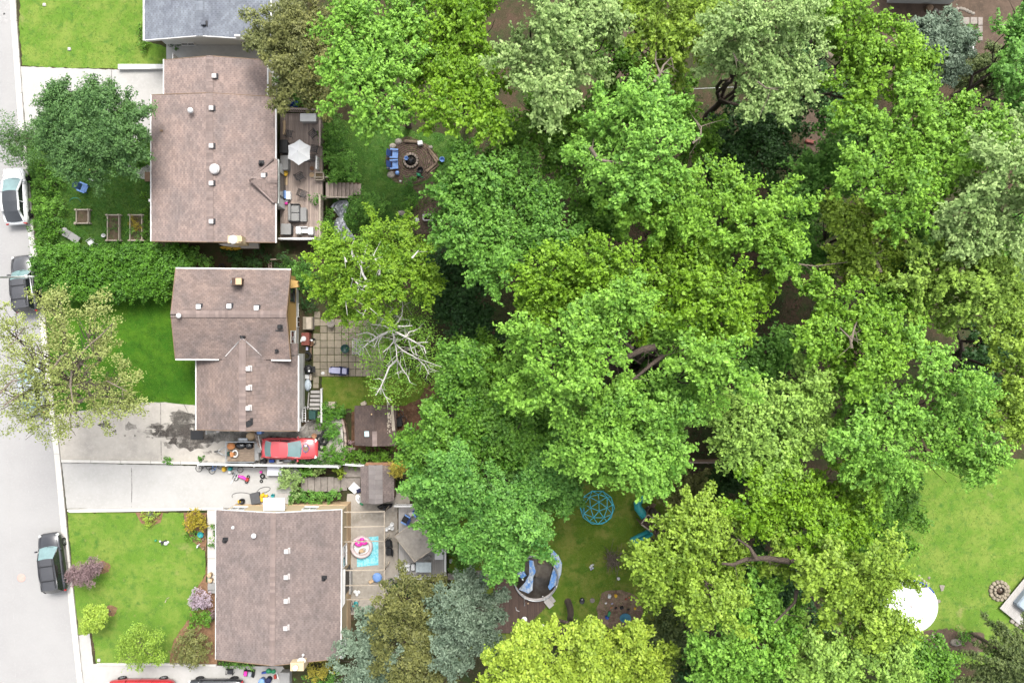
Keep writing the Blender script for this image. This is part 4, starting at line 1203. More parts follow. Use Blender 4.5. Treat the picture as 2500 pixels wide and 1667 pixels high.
c = car("deep red pickup truck cut off by the bottom picture edge", M_truck_red, L=5.4, W=1.95, H=1.85, belt=1.15, hood=1.1, gh=(.36, .38, .62, .72), wag=True, cat="truck", name="pickup_truck")
MB().box((-1.75, 0, 1.17), (1.6, 1.5, .04)).build("cargo_bed", M_black, c)
p = at(345, 1686, .6); place(c, (p.x, p.y, .01), R(180))
c = car("black car cut off by the bottom picture edge, right of the red truck", M_car_black, L=4.5, W=1.8, H=1.5, gh=(.06, .2, .58, .78), rimm=M_dkmetal)
p = at(527, 1684, .6); place(c, (p.x, p.y, .01), R(180))

def trailer():
    H = T("utility_trailer", "open utility trailer with worn plywood floor hitched behind the red sedan", "trailer", at(595, 1101, 0))
    z = .55
    x0, x1 = at(556, 0, z).x, at(624, 0, z).x; y0, y1 = at(0, 1126, z).y, at(0, 1077, z).y
    for i in range(8):
        a = y0 + (y1 - y0) * i / 8
        MB().box(((x0 + x1) / 2, a + (y1 - y0) / 16, z), (x1 - x0, (y1 - y0) / 8 - .012, .03)).build("floor_board", M_ply, H)
    zr = z + .38
    for yy in (y0, y1):
        MB().box(((x0 + x1) / 2, yy, zr), (x1 - x0 + .06, .06, .06)).build("side_rail", M_metal, H)
        MB().box(((x0 + x1) / 2, yy, z + .16), (x1 - x0, .03, .28)).build("side_panel", M_dkmetal, H)
        for x in (x0, (x0 + x1) / 2, x1): MB().box((x, yy, z + .18), (.05, .05, .38)).build("rail_post", M_metal, H)
        s = 1 if yy == y1 else -1
        f = MB()
        f.box(((x0 + x1) / 2 + .15, yy + s * .14, z + .12), (.7, .26, .03)); f.box(((x0 + x1) / 2 + .15 - .42, yy + s * .14, z + .02), (.2, .26, .03), ry=.9 * -1); f.box(((x0 + x1) / 2 + .15 + .42, yy + s * .14, z + .02), (.2, .26, .03), ry=.9)
        f.build("mudguard", M_metal, H)
        t = MB(); P, F = [], []
        for k in range(16):
            a = 2 * math.pi * k / 16
            for o in (-.09, .09): P.append(((x0 + x1) / 2 + .15 + .3 * math.cos(a), yy + s * .14 + o, .31 + .3 * math.sin(a)))
        for k in range(16): F.append((2 * k, (2 * k + 2) % 32, (2 * k + 3) % 32, 2 * k + 1))
        F += [tuple(range(0, 32, 2)), tuple(range(31, 0, -2))]
        t.add(P, F).build("wheel", M_tire, H)
    for x in (x0, x1): MB().box((x, (y0 + y1) / 2, zr if x == x0 else z + .05), (.06, y1 - y0, .06)).build("end_rail", M_metal, H)
    tip = at(528, 1102, .45)
    for yy in (y0 + .35, y1 - .35): MB().tube([(x0, yy, .48), tip], .035, 6).build("drawbar", M_metal, H)
    MB().box(tip + Vector((-.02, 0, .03)), (.28, .12, .1), bev=.03).build("coupling", M_dkmetal, H)
    MB().tube([(tip.x + .15, tip.y + .1, 0), (tip.x + .15, tip.y + .1, .6)], .03, 6).build("jockey_wheel", M_dkmetal, H)
    return z
tz = trailer()
def bag(u, v, z, r, label, sx=1.2, sy=.9):
    mb = MB(); rr = random.Random(int(u * 7)); P, F = [], []
    c = at(u, v, z); n, k = 14, 8
    for i in range(k):
        a = math.pi / 2 * i / (k - 1)
        for j in range(n):
            t = 2 * math.pi * j / n; q = r * math.cos(a) * (1 + rr.uniform(-.14, .14)) + .004
            P.append((c.x + q * math.cos(t) * sx, c.y + q * math.sin(t) * sy, z + r * .8 * math.sin(a) * (1 + rr.uniform(-.1, .1))))
    for i in range(k - 1):
        for j in range(n): F.append((i * n + j, i * n + (j + 1) % n, (i + 1) * n + (j + 1) % n, (i + 1) * n + j))
    F.append(tuple(range(n - 1, -1, -1)))
    mb.add(P, F, 0, True)
    return tag(mb.build("rubbish_bag", M_bag), label, "bag", "black bags in the trailer")
bag(588, 1087, tz + .02, .36, "larger black rubbish bag in the middle of the trailer", 1.3, .8)
bag(609, 1087, tz + .02, .32, "black rubbish bag in the trailer nearest the grey tarp", 1.1, .95)
tag(MB().lathe([(.2, 0), (.26, .3), (.27, .3), (.24, .06), (.01, .05)], at(567, 1088, tz + .02), 14, 0, True, 1.2, .95).build("tub", M_orange), "orange plastic tub at the drawbar end of the trailer", "tub")
b_ = MB().box(at(567, 1109, tz + .14), (.32, .4, .26), .1, bev=.04).build("crate", M_orange); tag(b_, "brown orange crate beside the tub in the trailer", "crate")
tag(MB().torus(at(574, 1107, tz + .2), .2, .06, 16, 6, sy=1.3).build("hose_coil", M_white), "white coiled hose next to the brown crate in the trailer", "hose")
tag(MB().box(at(558, 1107, tz + .1), (.2, .34, .2), bev=.03).build("canister", M_dkgreen), "dark green canister in the trailer's front corner", "canister")
tag(MB().box(at(627, 1102, tz + .12), (.36, 1.45, .2), bev=.06).box(at(632, 1098, tz + .26), (.3, .5, .12), .2, bev=.05).build("folded_tarp", M_greyfab), "bundle of grey tarps at the rear end of the trailer", "tarp")
for i, (a, b) in enumerate([((626, 1060), (636, 1098)), ((630, 1062), (638, 1098)), ((622, 1057), (632, 1095))]):
    tag(MB().tube([at(*a, 1.1), at(*b, .8)], .035, 6).build("pole", [M_deck, M_white, M_deck][i]), ["weathered pole leaning over the trailer's rear, middle of three", "pale pole leaning over the trailer, closest to the red sedan", "weathered pole leaning over the trailer, closest to the house wall"][i], "pole")
tag(MB().lathe([(.34, 0), (.36, .5), (.32, .62), (.02, .66)], at(617, 1063, 0), 16, sx=1.05, sy=.95).build("barrel", M_tan), "beige barrel with closed lid by the house wall above the trailer", "barrel")
tag(MB().box(at(636, 1054, .35), (.4, .3, .7), bev=.04).build("crate", M_blue_lt), "blue crate against the house wall above the trailer", "crate")
tag(MB().box(at(481, 1062, .05), (1.05, .72, .05), bev=.02).build("rubber_mat", M_black), "black rubber mat lying on the stained driveway by the garage corner", "mat")
# ------------------------------------------------------------------ decks, steps, fences, patios
def boards(root, x0, x1, y0, y1, z, m, along='y', w=.14, t=.035, name="deck_board"):
    """separate boards, all sharing one mesh"""
    n = max(1, int(round(((x1 - x0) if along == 'y' else (y1 - y0)) / w)))
    L = (y1 - y0) if along == 'y' else (x1 - x0)
    st = ((x1 - x0) if along == 'y' else (y1 - y0)) / n
    off = Vector(root.location)
    mb = MB(); mb.box((0, 0, 0), (st - .012, L, t) if along == 'y' else (L, st - .012, t))
    first = mb.build(name, m); first.parent = root
    for i in range(n):
        o = first if i == 0 else child_copy(first, root)
        c = Vector((x0 + st * (i + .5), (y0 + y1) / 2, z - t / 2 + random.uniform(-.004, .004))) if along == 'y' else Vector(((x0 + x1) / 2, y0 + st * (i + .5), z - t / 2 + random.uniform(-.004, .004)))
        o.location = c - off
    return first

def rail_run(root, a, b, z, h=.9, m=None, gap=.16, rails=True, bal=True):
    m = m or M_white
    a, b = Vector(a), Vector(b); a.z = b.z = z; d = b - a; L = d.length; ang = math.atan2(d.y, d.x)
    MB().box((a + b) / 2 + Vector((0, 0, h)), (L, .14, .05), ang).build("top_rail", m, root)
    MB().box((a + b) / 2 + Vector((0, 0, .1)), (L, .05, .06), ang).build("bottom_rail", m, root)
    n = max(1, int(L / 1.8))
    for i in range(n + 1):
        MB().box(a.lerp(b, i / n) + Vector((0, 0, h / 2 + .02)), (.11, .11, h + .08)).build("post", m, root)
    if bal:
        k = int(L / gap); off = Vector(root.location)
        f = MB().box((0, 0, 0), (.04, .04, h - .15)).build("baluster", m); f.parent = root
        for i in range(k):
            o = f if i == 0 else child_copy(f, root)
            o.location = a.lerp(b, (i + .5) / k) + Vector((0, 0, .1 + (h - .15) / 2)) - off

def upper_deck():
    z = .6
    H = T("deck", "weathered grey timber deck behind the upper house with pale railings", "deck", at(738, 430, z))
    H.location.z = 0
    x0, x1 = at(684, 0, z).x, at(786, 0, z).x; y0, y1 = at(0, 584, z).y, at(0, 277, z).y
    boards(H, x0, x1, y0, y1, z, M_deck)
    MB().box(((x0 + x1) / 2, (y0 + y1) / 2, z - .16), (x1 - x0 - .02, y1 - y0 - .02, .2)).build("joist_frame", M_wood, H)
    for u in (690, 738, 783):
        for v in (282, 360, 430, 505, 578):
            p = at(u, v, 0); MB().box((p.x, p.y, -.22), (.14, .14, .9 + .75)).build("deck_post", M_wood, H)
    MB().box((x1 + .03, (y0 + y1) / 2, z - .14), (.04, y1 - y0, .3)).build("fascia_board", M_deck, H)
    rail_run(H, at(688, 586, z), at(786, 586, z), z, .85, M_white, bal=True)
    rail_run(H, at(787, 584, z), at(787, 482, z), z, .85, M_timber)
    rail_run(H, at(787, 362, z), at(787, 277, z), z, .85, M_deck)
    rail_run(H, at(786, 275, z), at(686, 273, z), z, .85, M_deck)
    rail_run(H, at(779, 389, z), at(779, 417, z), z, .85, M_white)
    # planter box built into the rail
    p = at(779, 430, z + .5)
    pb = MB()
    for dx, dy, sx, sy in ((-.33, 0, .06, .62), (.33, 0, .06, .62), (0, -.29, .72, .06), (0, .29, .72, .06)): pb.box((p.x + dx, p.y + dy, z + .25), (sx, sy, .5))
    o = pb.build("planter_box", M_timber, H, kind="stuff")
    MB().box((p.x, p.y, z + .2), (.6, .52, .36)).build("planter_soil", M_soil, o)
upper_deck()

def flight(label, pts, m, name="steps", group=None, th=.05, rails=None, stringer=True):
    """pts: list of (u0,v0,u1,v1,z) tread rectangles measured on the photograph"""
    c = pts[len(pts) // 2]
    H = T(name, label, "steps", at((c[0] + c[2]) / 2, (c[1] + c[3]) / 2, 0), group)
    for u0, v0, u1, v1, z in pts:
        a, b = at(u0, v1, z), at(u1, v0, z)
        MB().box(((a.x + b.x) / 2, (a.y + b.y) / 2, z - th / 2), (b.x - a.x - .015, b.y - a.y - .015, th), bev=.008).build("tread", m, H)
    return H
def upper_steps():
    pts = [(795 + i * 9.6, 446 if i < 7 else 448, 795 + (i + 1) * 9.6, 484 if i < 7 else 476, .45 - i * .165) for i in range(9)]
    H = flight("timber steps going down from the upper deck into the garden", pts, M_deck)
    a, b = at(795, 486, .5), at(856, 487, -.5)
    MB().tube([a + Vector((0, 0, .85)), b + Vector((0, 0, .85))], .05, 6).build("handrail", M_timber, H)
    for q in (a, (a + b) / 2, b): MB().tube([q - Vector((0, 0, .1)), q + Vector((0, 0, .85))], .045, 6).build("rail_post", M_timber, H)
    a, b = at(770, 439, .5), at(824, 438, -.4)
    MB().tube([a + Vector((0, 0, .85)), b + Vector((0, 0, .85))], .05, 6).build("handrail", M_timber, H)
    MB().tube([b, b + Vector((0, 0, .85))], .045, 6).build("rail_post", M_timber, H)
    for v in (448, 482):
        MB().tube([at(797, v, .35), at(878, v, -.9)], .06, 4).build("stringer", M_wood, H)
upper_steps()

# middle garden steps with white stringer
def middle_steps():
    pts = [(758 - i * .8, 953 + i * 10.2, 781, 960.5 + i * 10.2, BACK + .12 + i * .17) for i in range(6)]
    H = flight("short flight of grey plank steps with a white side board behind the middle house", pts, M_deck_grey, th=.06)
    a, b = at(784.5, 949, BACK + .45), at(784.5, 1032, .75)
    MB().tube([a, b], [.10, .10], 4).build("side_board", M_white, H)
    MB().tube([a - Vector((0, 0, .6)), a + Vector((0, 0, .1))], .05, 5).build("side_post", M_white, H)
    MB().tube([at(754, 955, BACK + .1), at(750, 1012, -.1)], .06, 4).build("stringer", M_deck_grey, H)
middle_steps()
def lower_steps():
    pts = [(735 + i * 16, 1164 + (i > 4) * 2, 735 + (i + 1) * 16, 1200 - (i > 5) * 3, -.05 - i * .14) for i in range(7)]
    H = flight("broad paved stone steps between planted banks beside the lower driveway", pts, M_slab_grey, th=.16)
lower_steps()

# fences
def board_fence(label, a, b, z, h, m, capm, name="fence", w=.14, posts=2.4, cap=.12):
    a, b = Vector(a), Vector(b); a.z = b.z = z; d = b - a; L = d.length; ang = math.atan2(d.y, d.x)
    H = T(name, label, "fence", (a + b) / 2)
    off = Vector(H.location)
    n = int(L / w)
    f = MB().box((0, 0, 0), (w - .012, .022, h)).build("board", m); f.parent = H; f.rotation_euler = (0, 0, ang)
    for i in range(n):
        o = f if i == 0 else child_copy(f, H)
        o.location = a.lerp(b, (i + .5) / n) + Vector((0, 0, h / 2 + .04)) - off
    k = max(1, round(L / posts))
    for i in range(k):
        p, q = a.lerp(b, i / k), a.lerp(b, (i + .985) / k)
        MB().box((p + q) / 2 + Vector((0, 0, h + .07)), ((q - p).length, cap, .045), ang).build("cap_rail", capm, H)
    side = Vector((math.sin(ang), -math.cos(ang), 0)) * .06
    for zz in (.3, h - .25): MB().box((a + b) / 2 + side + Vector((0, 0, zz)), (L, .05, .09), ang).build("cross_rail", m, H)
    for i in range(k + 1): MB().box(a.lerp(b, i / k) + side * 1.6 + Vector((0, 0, h / 2)), (.1, .1, h + .1)).build("post", m, H)
    return H
board_fence("white capped board fence along the lower driveway beside the trailer and red sedan", at(482, 1133, 1.3), at(825, 1139, 1.3), 0, 1.2, M_white, M_white_pl, cap=.15)
board_fence("short white capped fence piece between the two garden sheds' yards", at(834, 1132.5, .2), at(890, 1137, .2), BACK, 1.2, M_white, M_white_pl, cap=.15)
board_fence("dark weathered board fence at the bottom boundary of the woods lot", at(1640, 1128, .6), at(1820, 1129, .6), BACK, 1.6, M_wood, M_deck)
w = MB(); n = 8
KW = T("boundary_kerb", "long beige concrete kerb wall between the stained and the pale driveway", "low wall", at(440, 1128, 0))
for i in range(n):
    a, b = at(150 + i * 73, 1124.5 + i * 1.15, .12), at(150 + (i + .985) * 73, 1124.5 + (i + .985) * 1.15, .12)
    MB().prism([(a.x, a.y + .10), (b.x, b.y + .10), (b.x, b.y - .12), (a.x, a.y - .12)], -.05, .16).build("kerb_block", M_kerb, KW)
def kerb_strip(label, px, h=.14, m=None):
    a = [tuple(at(u, v, h)[:2]) for u, v in px]
    return tag(MB().prism(a, -.05, h).build("edging_kerb", m or M_kerb), label, "kerb")
kerb_strip("white concrete edging between the pale driveway and the striped front lawn", [(164, 1243), (545, 1238), (545, 1244), (300, 1249), (170, 1251), (164, 1248)])
kerb_strip("thin concrete edging below the front lawn at the bottom driveway", [(236, 1619), (412, 1619), (528, 1622), (528, 1626), (405, 1624), (236, 1623)])
tag(MB().prism([tuple(at(u, v, .35)[:2]) for u, v in [(288, 157), (401, 157), (401, 168), (288, 169)]], -.05, .35).build("low_wall", M_white), "white low wall beside the top driveway", "low wall")

# retaining wall with curved timber top
def retaining():
    H = T("retaining_wall", "curved timber retaining wall between the red sedan's parking spot and the shed", "wall", at(842, 1080, 0))
    pts = [(834, 1022), (838, 1036), (842, 1055), (843.5, 1078), (843, 1100), (839, 1120), (834, 1131)]
    for a, b in zip(pts, pts[1:]):
        p, q = at(a[0], a[1], .05), at(b[0], b[1], .05)
        MB().tube([p, q], .11, 6).build("timber", M_deck, H)
        mid = (p + q) / 2; d = q - p
        for k in range(3): MB().box((mid.x, mid.y, -.25 - k * .3), (d.length, .16, .28), math.atan2(d.y, d.x)).build("timber", M_wood, H)
    for a in pts[1::2]:
        p = at(a[0] + 3, a[1], 0); MB().tube([(p.x, p.y, BACK), (p.x, p.y, .1)], .07, 6).build("post", M_wood, H)
retaining()

# sidewalk of the lower house
def slab_walk(name, label, cells, m, z, t=.08, cat="path"):
    H = T(name, label, cat, at(cells[0][0], cells[0][1], z))
    del H["category"]; H["kind"] = "structure"
    for (u0, v0, u1, v1) in cells:
        a, b = at(u0, v1, z), at(u1, v0, z)
        MB().box(((a.x + b.x) / 2, (a.y + b.y) / 2, z - t / 2 + random.uniform(-.006, .006)), (b.x - a.x - random.uniform(.025, .05), b.y - a.y - random.uniform(.025, .05), t), random.uniform(-.012, .012), bev=.012).build("paving_slab", m, H)
    return H
slab_walk("front_walk", "pale concrete walk along the front of the lower house", [(505, 1241, 526, 1281), (506, 1281, 526, 1322), (506, 1322, 526, 1363), (506, 1363, 526, 1404), (506, 1404, 526, 1422)], mat("walk_concrete", (.36, .34, .31), .9, var=.1, scale=1.5, bump=.1), .06)
slab_walk("porch_step", "grey concrete porch step", [(507, 1422, 527, 1447)], M_deck_grey, .25, .3)
# slab patio behind the middle house
def slab_patio():
    rr = random.Random(9); cells = []
    xs = [764, 781.5] + [781.5 + 17.4 * i for i in range(1, 10)]
    for j in range(8):
        for i in range(len(xs) - 1):
            if i == 0 and j > 8: continue
            cells.append((xs[i], 778 + j * 17.6, xs[i + 1], 778 + (j + 1) * 17.6))
    cells += [(764, 919, 779, 936), (764, 936, 778, 948), (766, 760, 782, 777)]
    cells = [c for c in cells if not (c[0] < 765 and 778 < c[1] < 806)]
    sheet("patio_joints", [(763, 758), (783, 758), (783, 777), (941, 777), (941, 920), (780, 920), (780, 950), (763, 950)], BACK + .012, M_joint)
    slab_walk("slab_patio", "square paving slab patio with mossy joints", cells, M_slab, BACK + .05, .05)
slab_patio()
slab_walk("stepping_path", "row of square paving slabs running past the canopy deck towards the round pool",
          [(946 + i * 17.2, 1410 - i * 1.6, 962.5 + i * 17.2, 1424 - i * 1.6) for i in range(5)] + [(1092 + i * 17.4, 1398 - i * 1.5, 1108.6 + i * 17.4, 1415 - i * 1.5) for i in range(7)] + [(1190, 1400, 1206, 1416), (1207, 1380, 1222, 1396)], M_slab_grey, BACK + .05, .06)
slab_walk("side_paving", "worn paving beside the old shed", [(838, 1137, 882, 1165), (838, 1166, 880, 1190)], M_slab_grey, BACK + .04)
slab_walk("top_right_paving", "pale paving slabs in the top right yard", [(2350, 42, 2368, 60), (2369, 42, 2387, 60), (2388, 42, 2400, 62), (2388, 63, 2400, 82), (2388, 83, 2400, 100)], M_slab_grey, BACK + .05)

# sunken dark deck by the round pool
def dark_deck():
    z = BACK + .25
    H = T("deck", "dark stained low timber deck beside the sunken round pool", "deck", at(1270, 1470, z)); H.location.z = BACK
    a = [(1207, 1408), (1255, 1408), (1262, 1440), (1290, 1466), (1330, 1466), (1332, 1482), (1270, 1545), (1205, 1545)]
    pw = [at(u, v, z) for u, v in a]
    x0, x1 = min(p.x for p in pw), max(p.x for p in pw); n = int((x1 - x0) / .14)
    for i in range(n):
        x = x0 + (i + .5) * (x1 - x0) / n; ys = []
        for p, q in zip(pw, pw[1:] + pw[:1]):
            if (p.x > x) != (q.x > x): ys.append(p.y + (q.y - p.y) * (x - p.x) / (q.x - p.x))
        ys.sort()
        for lo, hi in zip(ys[::2], ys[1::2]):
            if hi - lo > .1: MB().box((x, (lo + hi) / 2, z - .02), ((x1 - x0) / n - .012, hi - lo, .035)).build("deck_board", M_deck_dark, H)
    MB().prism([(p.x * .999, p.y) for p in pw], BACK - .02, z - .06).build("deck_frame", M_wood, H)
    b0 = at(1340, 1472, z + .15)
    MB().box(b0, (.5, .75, .06), .7).build("deck_board", M_deck_grey, H)
    MB().box(b0 + Vector((.2, .2, -.2)), (.5, .6, .06), .7).build("deck_board", M_deck_grey, H)
dark_deck()

def canopy_deck():
    z = BACK + .5
    H = T("deck", "pale grey composite deck with white railing carrying the tilted canopy", "deck", at(1030, 1320, z)); H.location.z = BACK
    x0, x1 = at(973, 0, z).x, at(1087, 0, z).x; y0, y1 = at(0, 1402, z).y, at(0, 1232, z).y
    boards(H, x0, x1, y0, y1, z, M_deck_grey, w=.15)
    MB().box(((x0 + x1) / 2, (y0 + y1) / 2, z - .25), (x1 - x0 - .02, y1 - y0 - .02, .4)).build("deck_frame", M_wood, H)
    rail_run(H, at(967, 1404, z), at(1089, 1404, z), z, .8, M_white)
    rail_run(H, at(1089, 1403, z), at(1089, 1290, z), z, .8, M_white)
    rail_run(H, at(967, 1230, z), at(1020, 1230, z), z, .8, M_white)
canopy_deck()
def canopy():
    z = BACK + 2.6
    H = T("gazebo", "square beige fabric gazebo standing askew on the grey deck", "gazebo", at(1024, 1315, z)); H.location.z = BACK + .5
    c = [at(963, 1309, z), at(1034, 1258, z), at(1086, 1320, z), at(1012, 1371, z)]
    top = sum(c, Vector()) / 4 + Vector((0, 0, .10)); P, F = [], []; n = 8
    for k in range(4):
        a, b = c[k], c[(k + 1) % 4]; base = len(P)
        for i in range(n + 1):
            for j in range(n + 1 - i):
                u, w = i / n, j / n
                p = top * u + (a * (1 - w / (1 - u + 1e-9)) + b * (w / (1 - u + 1e-9))) * (1 - u) if u < 1 else top.copy()
                p = p + Vector((0, 0, -.12 * math.sin(math.pi * u) + random.uniform(-.015, .015)))
                P.append(p)
        idx = {}; q = base
        for i in range(n + 1):
            for j in range(n + 1 - i): idx[i, j] = q; q += 1
        for i in range(n):
            for j in range(n - i):
                F.append((idx[i, j + 1], idx[i, j], idx[i + 1, j]))
                if j + 1 <= n - i - 1: F.append((idx[i, j + 1], idx[i + 1, j], idx[i + 1, j + 1]))
    MB().add(P, F, 0, True).build("canopy", M_carpet, H)
    for k in range(4):
        a, b = c[k], c[(k + 1) % 4]
        MB().tube([a, b], .035, 5).build("edge_bar", M_timber, H)
        MB().tube([a - Vector((0, 0, 2.1)), a], .04, 6).build("post", M_timber, H)
canopy()
def pergola():
    z = BACK + 2.5
    H = T("pergola", "open white pergola of seven beams over the patio of the lower house", "pergola", at(890, 1355, z)); H.location.z = BACK
    for v in (1249, 1285, 1321, 1391, 1428, 1462):
        a, b = at(835, v + .6, z), at(940, v - 1, z)
        MB().box((a + b) / 2, ((b - a).length, .06, .14), math.atan2(b.y - a.y, b.x - a.x)).build("beam", M_timber, H)
    a, b = at(939, 1248, z - .12), at(938.5, 1463, z - .12)
    MB().box((a + b) / 2, (.09, (b - a).length, .14)).build("cross_beam", M_timber, H)
    for v in (1249, 1321, 1391, 1462):
        p = at(939, v, z - .2); MB().tube([(p.x, p.y, BACK), (p.x, p.y, z - .2)], .05, 6).build("post", M_timber, H)
pergola()
def plank_deck():
    z = BACK + .3
    H = T("deck", "pale plank deck corner with a grey blue tub at the right edge", "deck", at(2480, 1470, z)); H.location.z = BACK
    o = at(2441, 1484, z); a = math.atan2(at(2493, 1421, z).y - o.y, at(2493, 1421, z).x - o.x)
    d = Vector((math.cos(a), math.sin(a), 0)); s = Vector((d.y, -d.x, 0))
    for i in range(16):
        c = o + d * 2.2 + s * (i + .5) * .145
        MB().box(Vector((c.x, c.y, z - .02)), (4.4, .133, .035), a).build("deck_board", M_deck_grey, H)
    t = o + d * 2.3 + s * 1.35
    MB().box(Vector((t.x, t.y, z + .3)), (2.6, 1.7, .6), a, bev=.12).build("tub", mat("grey_blue_cover", (.22, .26, .30), .5), H)
    for i in range(4):
        c = at(2472 + i * 11, 1515 + i * 7, BACK + .1); MB().box(c, (.42, .35, .2), a, bev=.06).build("edging_stone", M_stone, H)
plank_deck()
# ------------------------------------------------------------------ things in the yards
def simple(name, label, cat, mb, m, group=None, parts=()):
    o = mb.build(name, m); tag(o, label, cat, group); return o

def rooted(name, label, cat, p, rz=0, group=None):
    """an Empty at the thing's base; parts are built round the origin and then moved"""
    return T(name, label, cat, (0, 0, 0), group)

# -- street
def lamp():
    p = at(113, 675, 0)
    H = T("street_lamp", "slim white lamp pole leaning out over the dark off-roader", "street lamp", p)
    top = at(-30, 677.5, 7.6)
    MB().tube([p, top], [.09, .06], 8).build("pole", M_white_pl, H)
    MB().lathe([(.16, 0), (.16, .3), (.1, .34)], p, 10).build("base", M_metal, H)
    q = p.lerp(top, .37)
    MB().ball(q + Vector((0, 0, .05)), .16).build("bracket_clamp", M_white_pl, H)
    k = p.lerp(top, .30)
    e = at(79, 721, k.z + .1)
    MB().tube([k + Vector((0, .12, .1)), e], .04, 6).build("sign_arm", M_white_pl, H)
    MB().box(top + Vector((-.3, 0, .1)), (.8, .22, .12), bev=.04).build("lamp_head", M_metal, H)
lamp()
def marker():
    p = at(66, 945, 0); H = T("marker_post", "short dark post with a red cap under the oak by the street", "marker", p)
    MB().lathe([(.07, 0), (.07, .55)], p, 8).build("post", M_dkgreen, H)
    MB().ball(p + Vector((0, 0, .62)), .15).lathe([(.13, .5), (.15, .6)], p, 10).build("cap", M_red, H)
marker()
for (u, v, lb) in ((169, 120, "small white utility cap in the top lawn near the driveway"), (108, 12, "small white utility cap at the top edge of the top lawn"), (241, 1611, "small pale utility box in the lower lawn's bottom corner")):
    simple("utility_marker", lb, "utility marker", MB().box(at(u, v, .04), (.26, .26, .1), bev=.04).lathe([(.07, .09), (.06, .11)], at(u, v, 0), 8), M_vent)

# -- raised beds
def raised_bed(label, u0, v0, u1, v1, soil=True):
    z = .3; H = T("raised_bed", label, "planter", at((u0 + u1) / 2, (v0 + v1) / 2, 0), "timber vegetable beds in the upper front yard")
    a, b = at(u0, v1, z), at(u1, v0, z)
    for x in (a.x, b.x): MB().box((x, (a.y + b.y) / 2, .16), (.07, b.y - a.y, .3)).build("side_board", M_timber, H)
    for y in (a.y, b.y): MB().box(((a.x + b.x) / 2, y, .17), (b.x - a.x + .35, .09, .31)).build("end_board", M_timber, H)
    for x in (a.x, b.x):
        for y in (a.y, b.y): MB().box((x, y, .2), (.13, .13, .42)).build("corner_post", M_timber, H)
    MB().box(((a.x + b.x) / 2, (a.y + b.y) / 2, .1), (b.x - a.x - .08, b.y - a.y - .1, .2)).build("soil", M_soil, H)
    return H
raised_bed("small square timber bed of bare soil, leftmost of the three", 186, 512, 215, 545)
raised_bed("long timber bed with patchy seedlings, middle of the three", 262, 525, 290, 587)
raised_bed("long timber bed with yellow flowering greens, nearest the house", 317, 525, 346, 587)

def adirondack(label, p, rz, m, group=None, z=0):
    H = T("garden_chair", label, "chair", (0, 0, 0), group)
    for i in range(4): MB().box((.10 + i * .115, 0, .36 - i * .012), (.105, .52, .03), ry=.08).build("seat_slat", MATS["light_blue_plastic"] if m is M_blue_ch else m, H)
    for i in range(5): MB().box((-.20, -.22 + i * .11, .62), (.03, .10, .78 - abs(i - 2) * .05), ry=-.42).build("back_slat", m, H)
    for s in (-1, 1):
        MB().box((.20, s * .33, .56), (.66, .12, .03)).build("armrest", MATS["light_blue_plastic"] if m is M_blue_ch else m, H)
        MB().box((.45, s * .29, .28), (.09, .05, .56)).build("leg", m, H)
        MB().box((-.02, s * .27, .22), (.9, .04, .12), ry=.25).build("leg", m, H)
    place(H, (p.x, p.y, z), rz); return H
adirondack("blue slatted garden chair alone on the upper front lawn", at(199, 457, .3), R(-22), M_blue_ch)
GP = "blue chairs at the fire pit"
adirondack("blue slatted chair at the fire pit, upper of the two", at(957, 376, BACK + .3), R(-4), M_blue_ch, GP, BACK)
adirondack("blue slatted chair at the fire pit, lower of the two", at(957, 403, BACK + .3), R(3), M_blue_ch, GP, BACK)

def hoop():
    P = [at(183 + 13 * math.cos(t), 492 - 9 * math.sin(t), .02 + .35 * math.sin(max(0, t))) for t in [i * math.pi / 12 for i in range(13)]]
    simple("garden_hoop", "thin green garden hoop arching over the grass left of the beds", "hoop", MB().tube(P, .018, 5), M_teal)
hoop()
simple("water_bottle", "white squeeze bottle lying in the grass beside the lone blue chair", "bottle", MB().tube([at(217, 437, .05), at(227, 441, .05)], [.05, .05], 8).tube([at(227, 441, .05), at(230, 442, .05)], [.03, .02], 6), M_white_pl)
simple("yellow_toy", "small yellow toy in the grass above the white bottle", "toy", MB().ball(at(217, 413, .06), .08).box(at(219, 415, .05), (.12, .05, .05)), M_yellowp)
def lounge_grey():
    H = T("garden_lounger", "grey fabric garden lounger by the left bushes", "lounger", (0, 0, 0))
    MB().box((0, 0, .36), (.95, .6, .05), bev=.02).build("bed", M_greyfab, H)
    MB().box((-.62, 0, .48), (.45, .6, .05), ry=.45, bev=.02).build("backrest", M_greyfab, H)
    for x in (-.45, .4):
        for y in (-.27, .27): MB().tube([(x, y, 0), (x, y, .36)], .02, 5).build("leg", M_dkmetal, H)
    p = at(181, 581, .3); place(H, (p.x, p.y, 0), R(-33))
lounge_grey()
def round_table(label, p, z, r=.24, h=.5, m=None):
    H = T("side_table", label, "table", (0, 0, 0))
    MB().lathe([(r, h - .04), (r, h), (r * .96, h + .01)], n=18).build("table_top", m or M_greyfab, H)
    for k in range(3):
        a = k * 2.1; MB().tube([(r * .8 * math.cos(a), r * .8 * math.sin(a), 0), (r * .4 * math.cos(a), r * .4 * math.sin(a), h - .04)], .018, 5).build("leg", M_dkmetal, H)
    place(H, (p.x, p.y, z), 0)
round_table("round grey side table at the head of the grey lounger", at(159, 563, .4), 0)
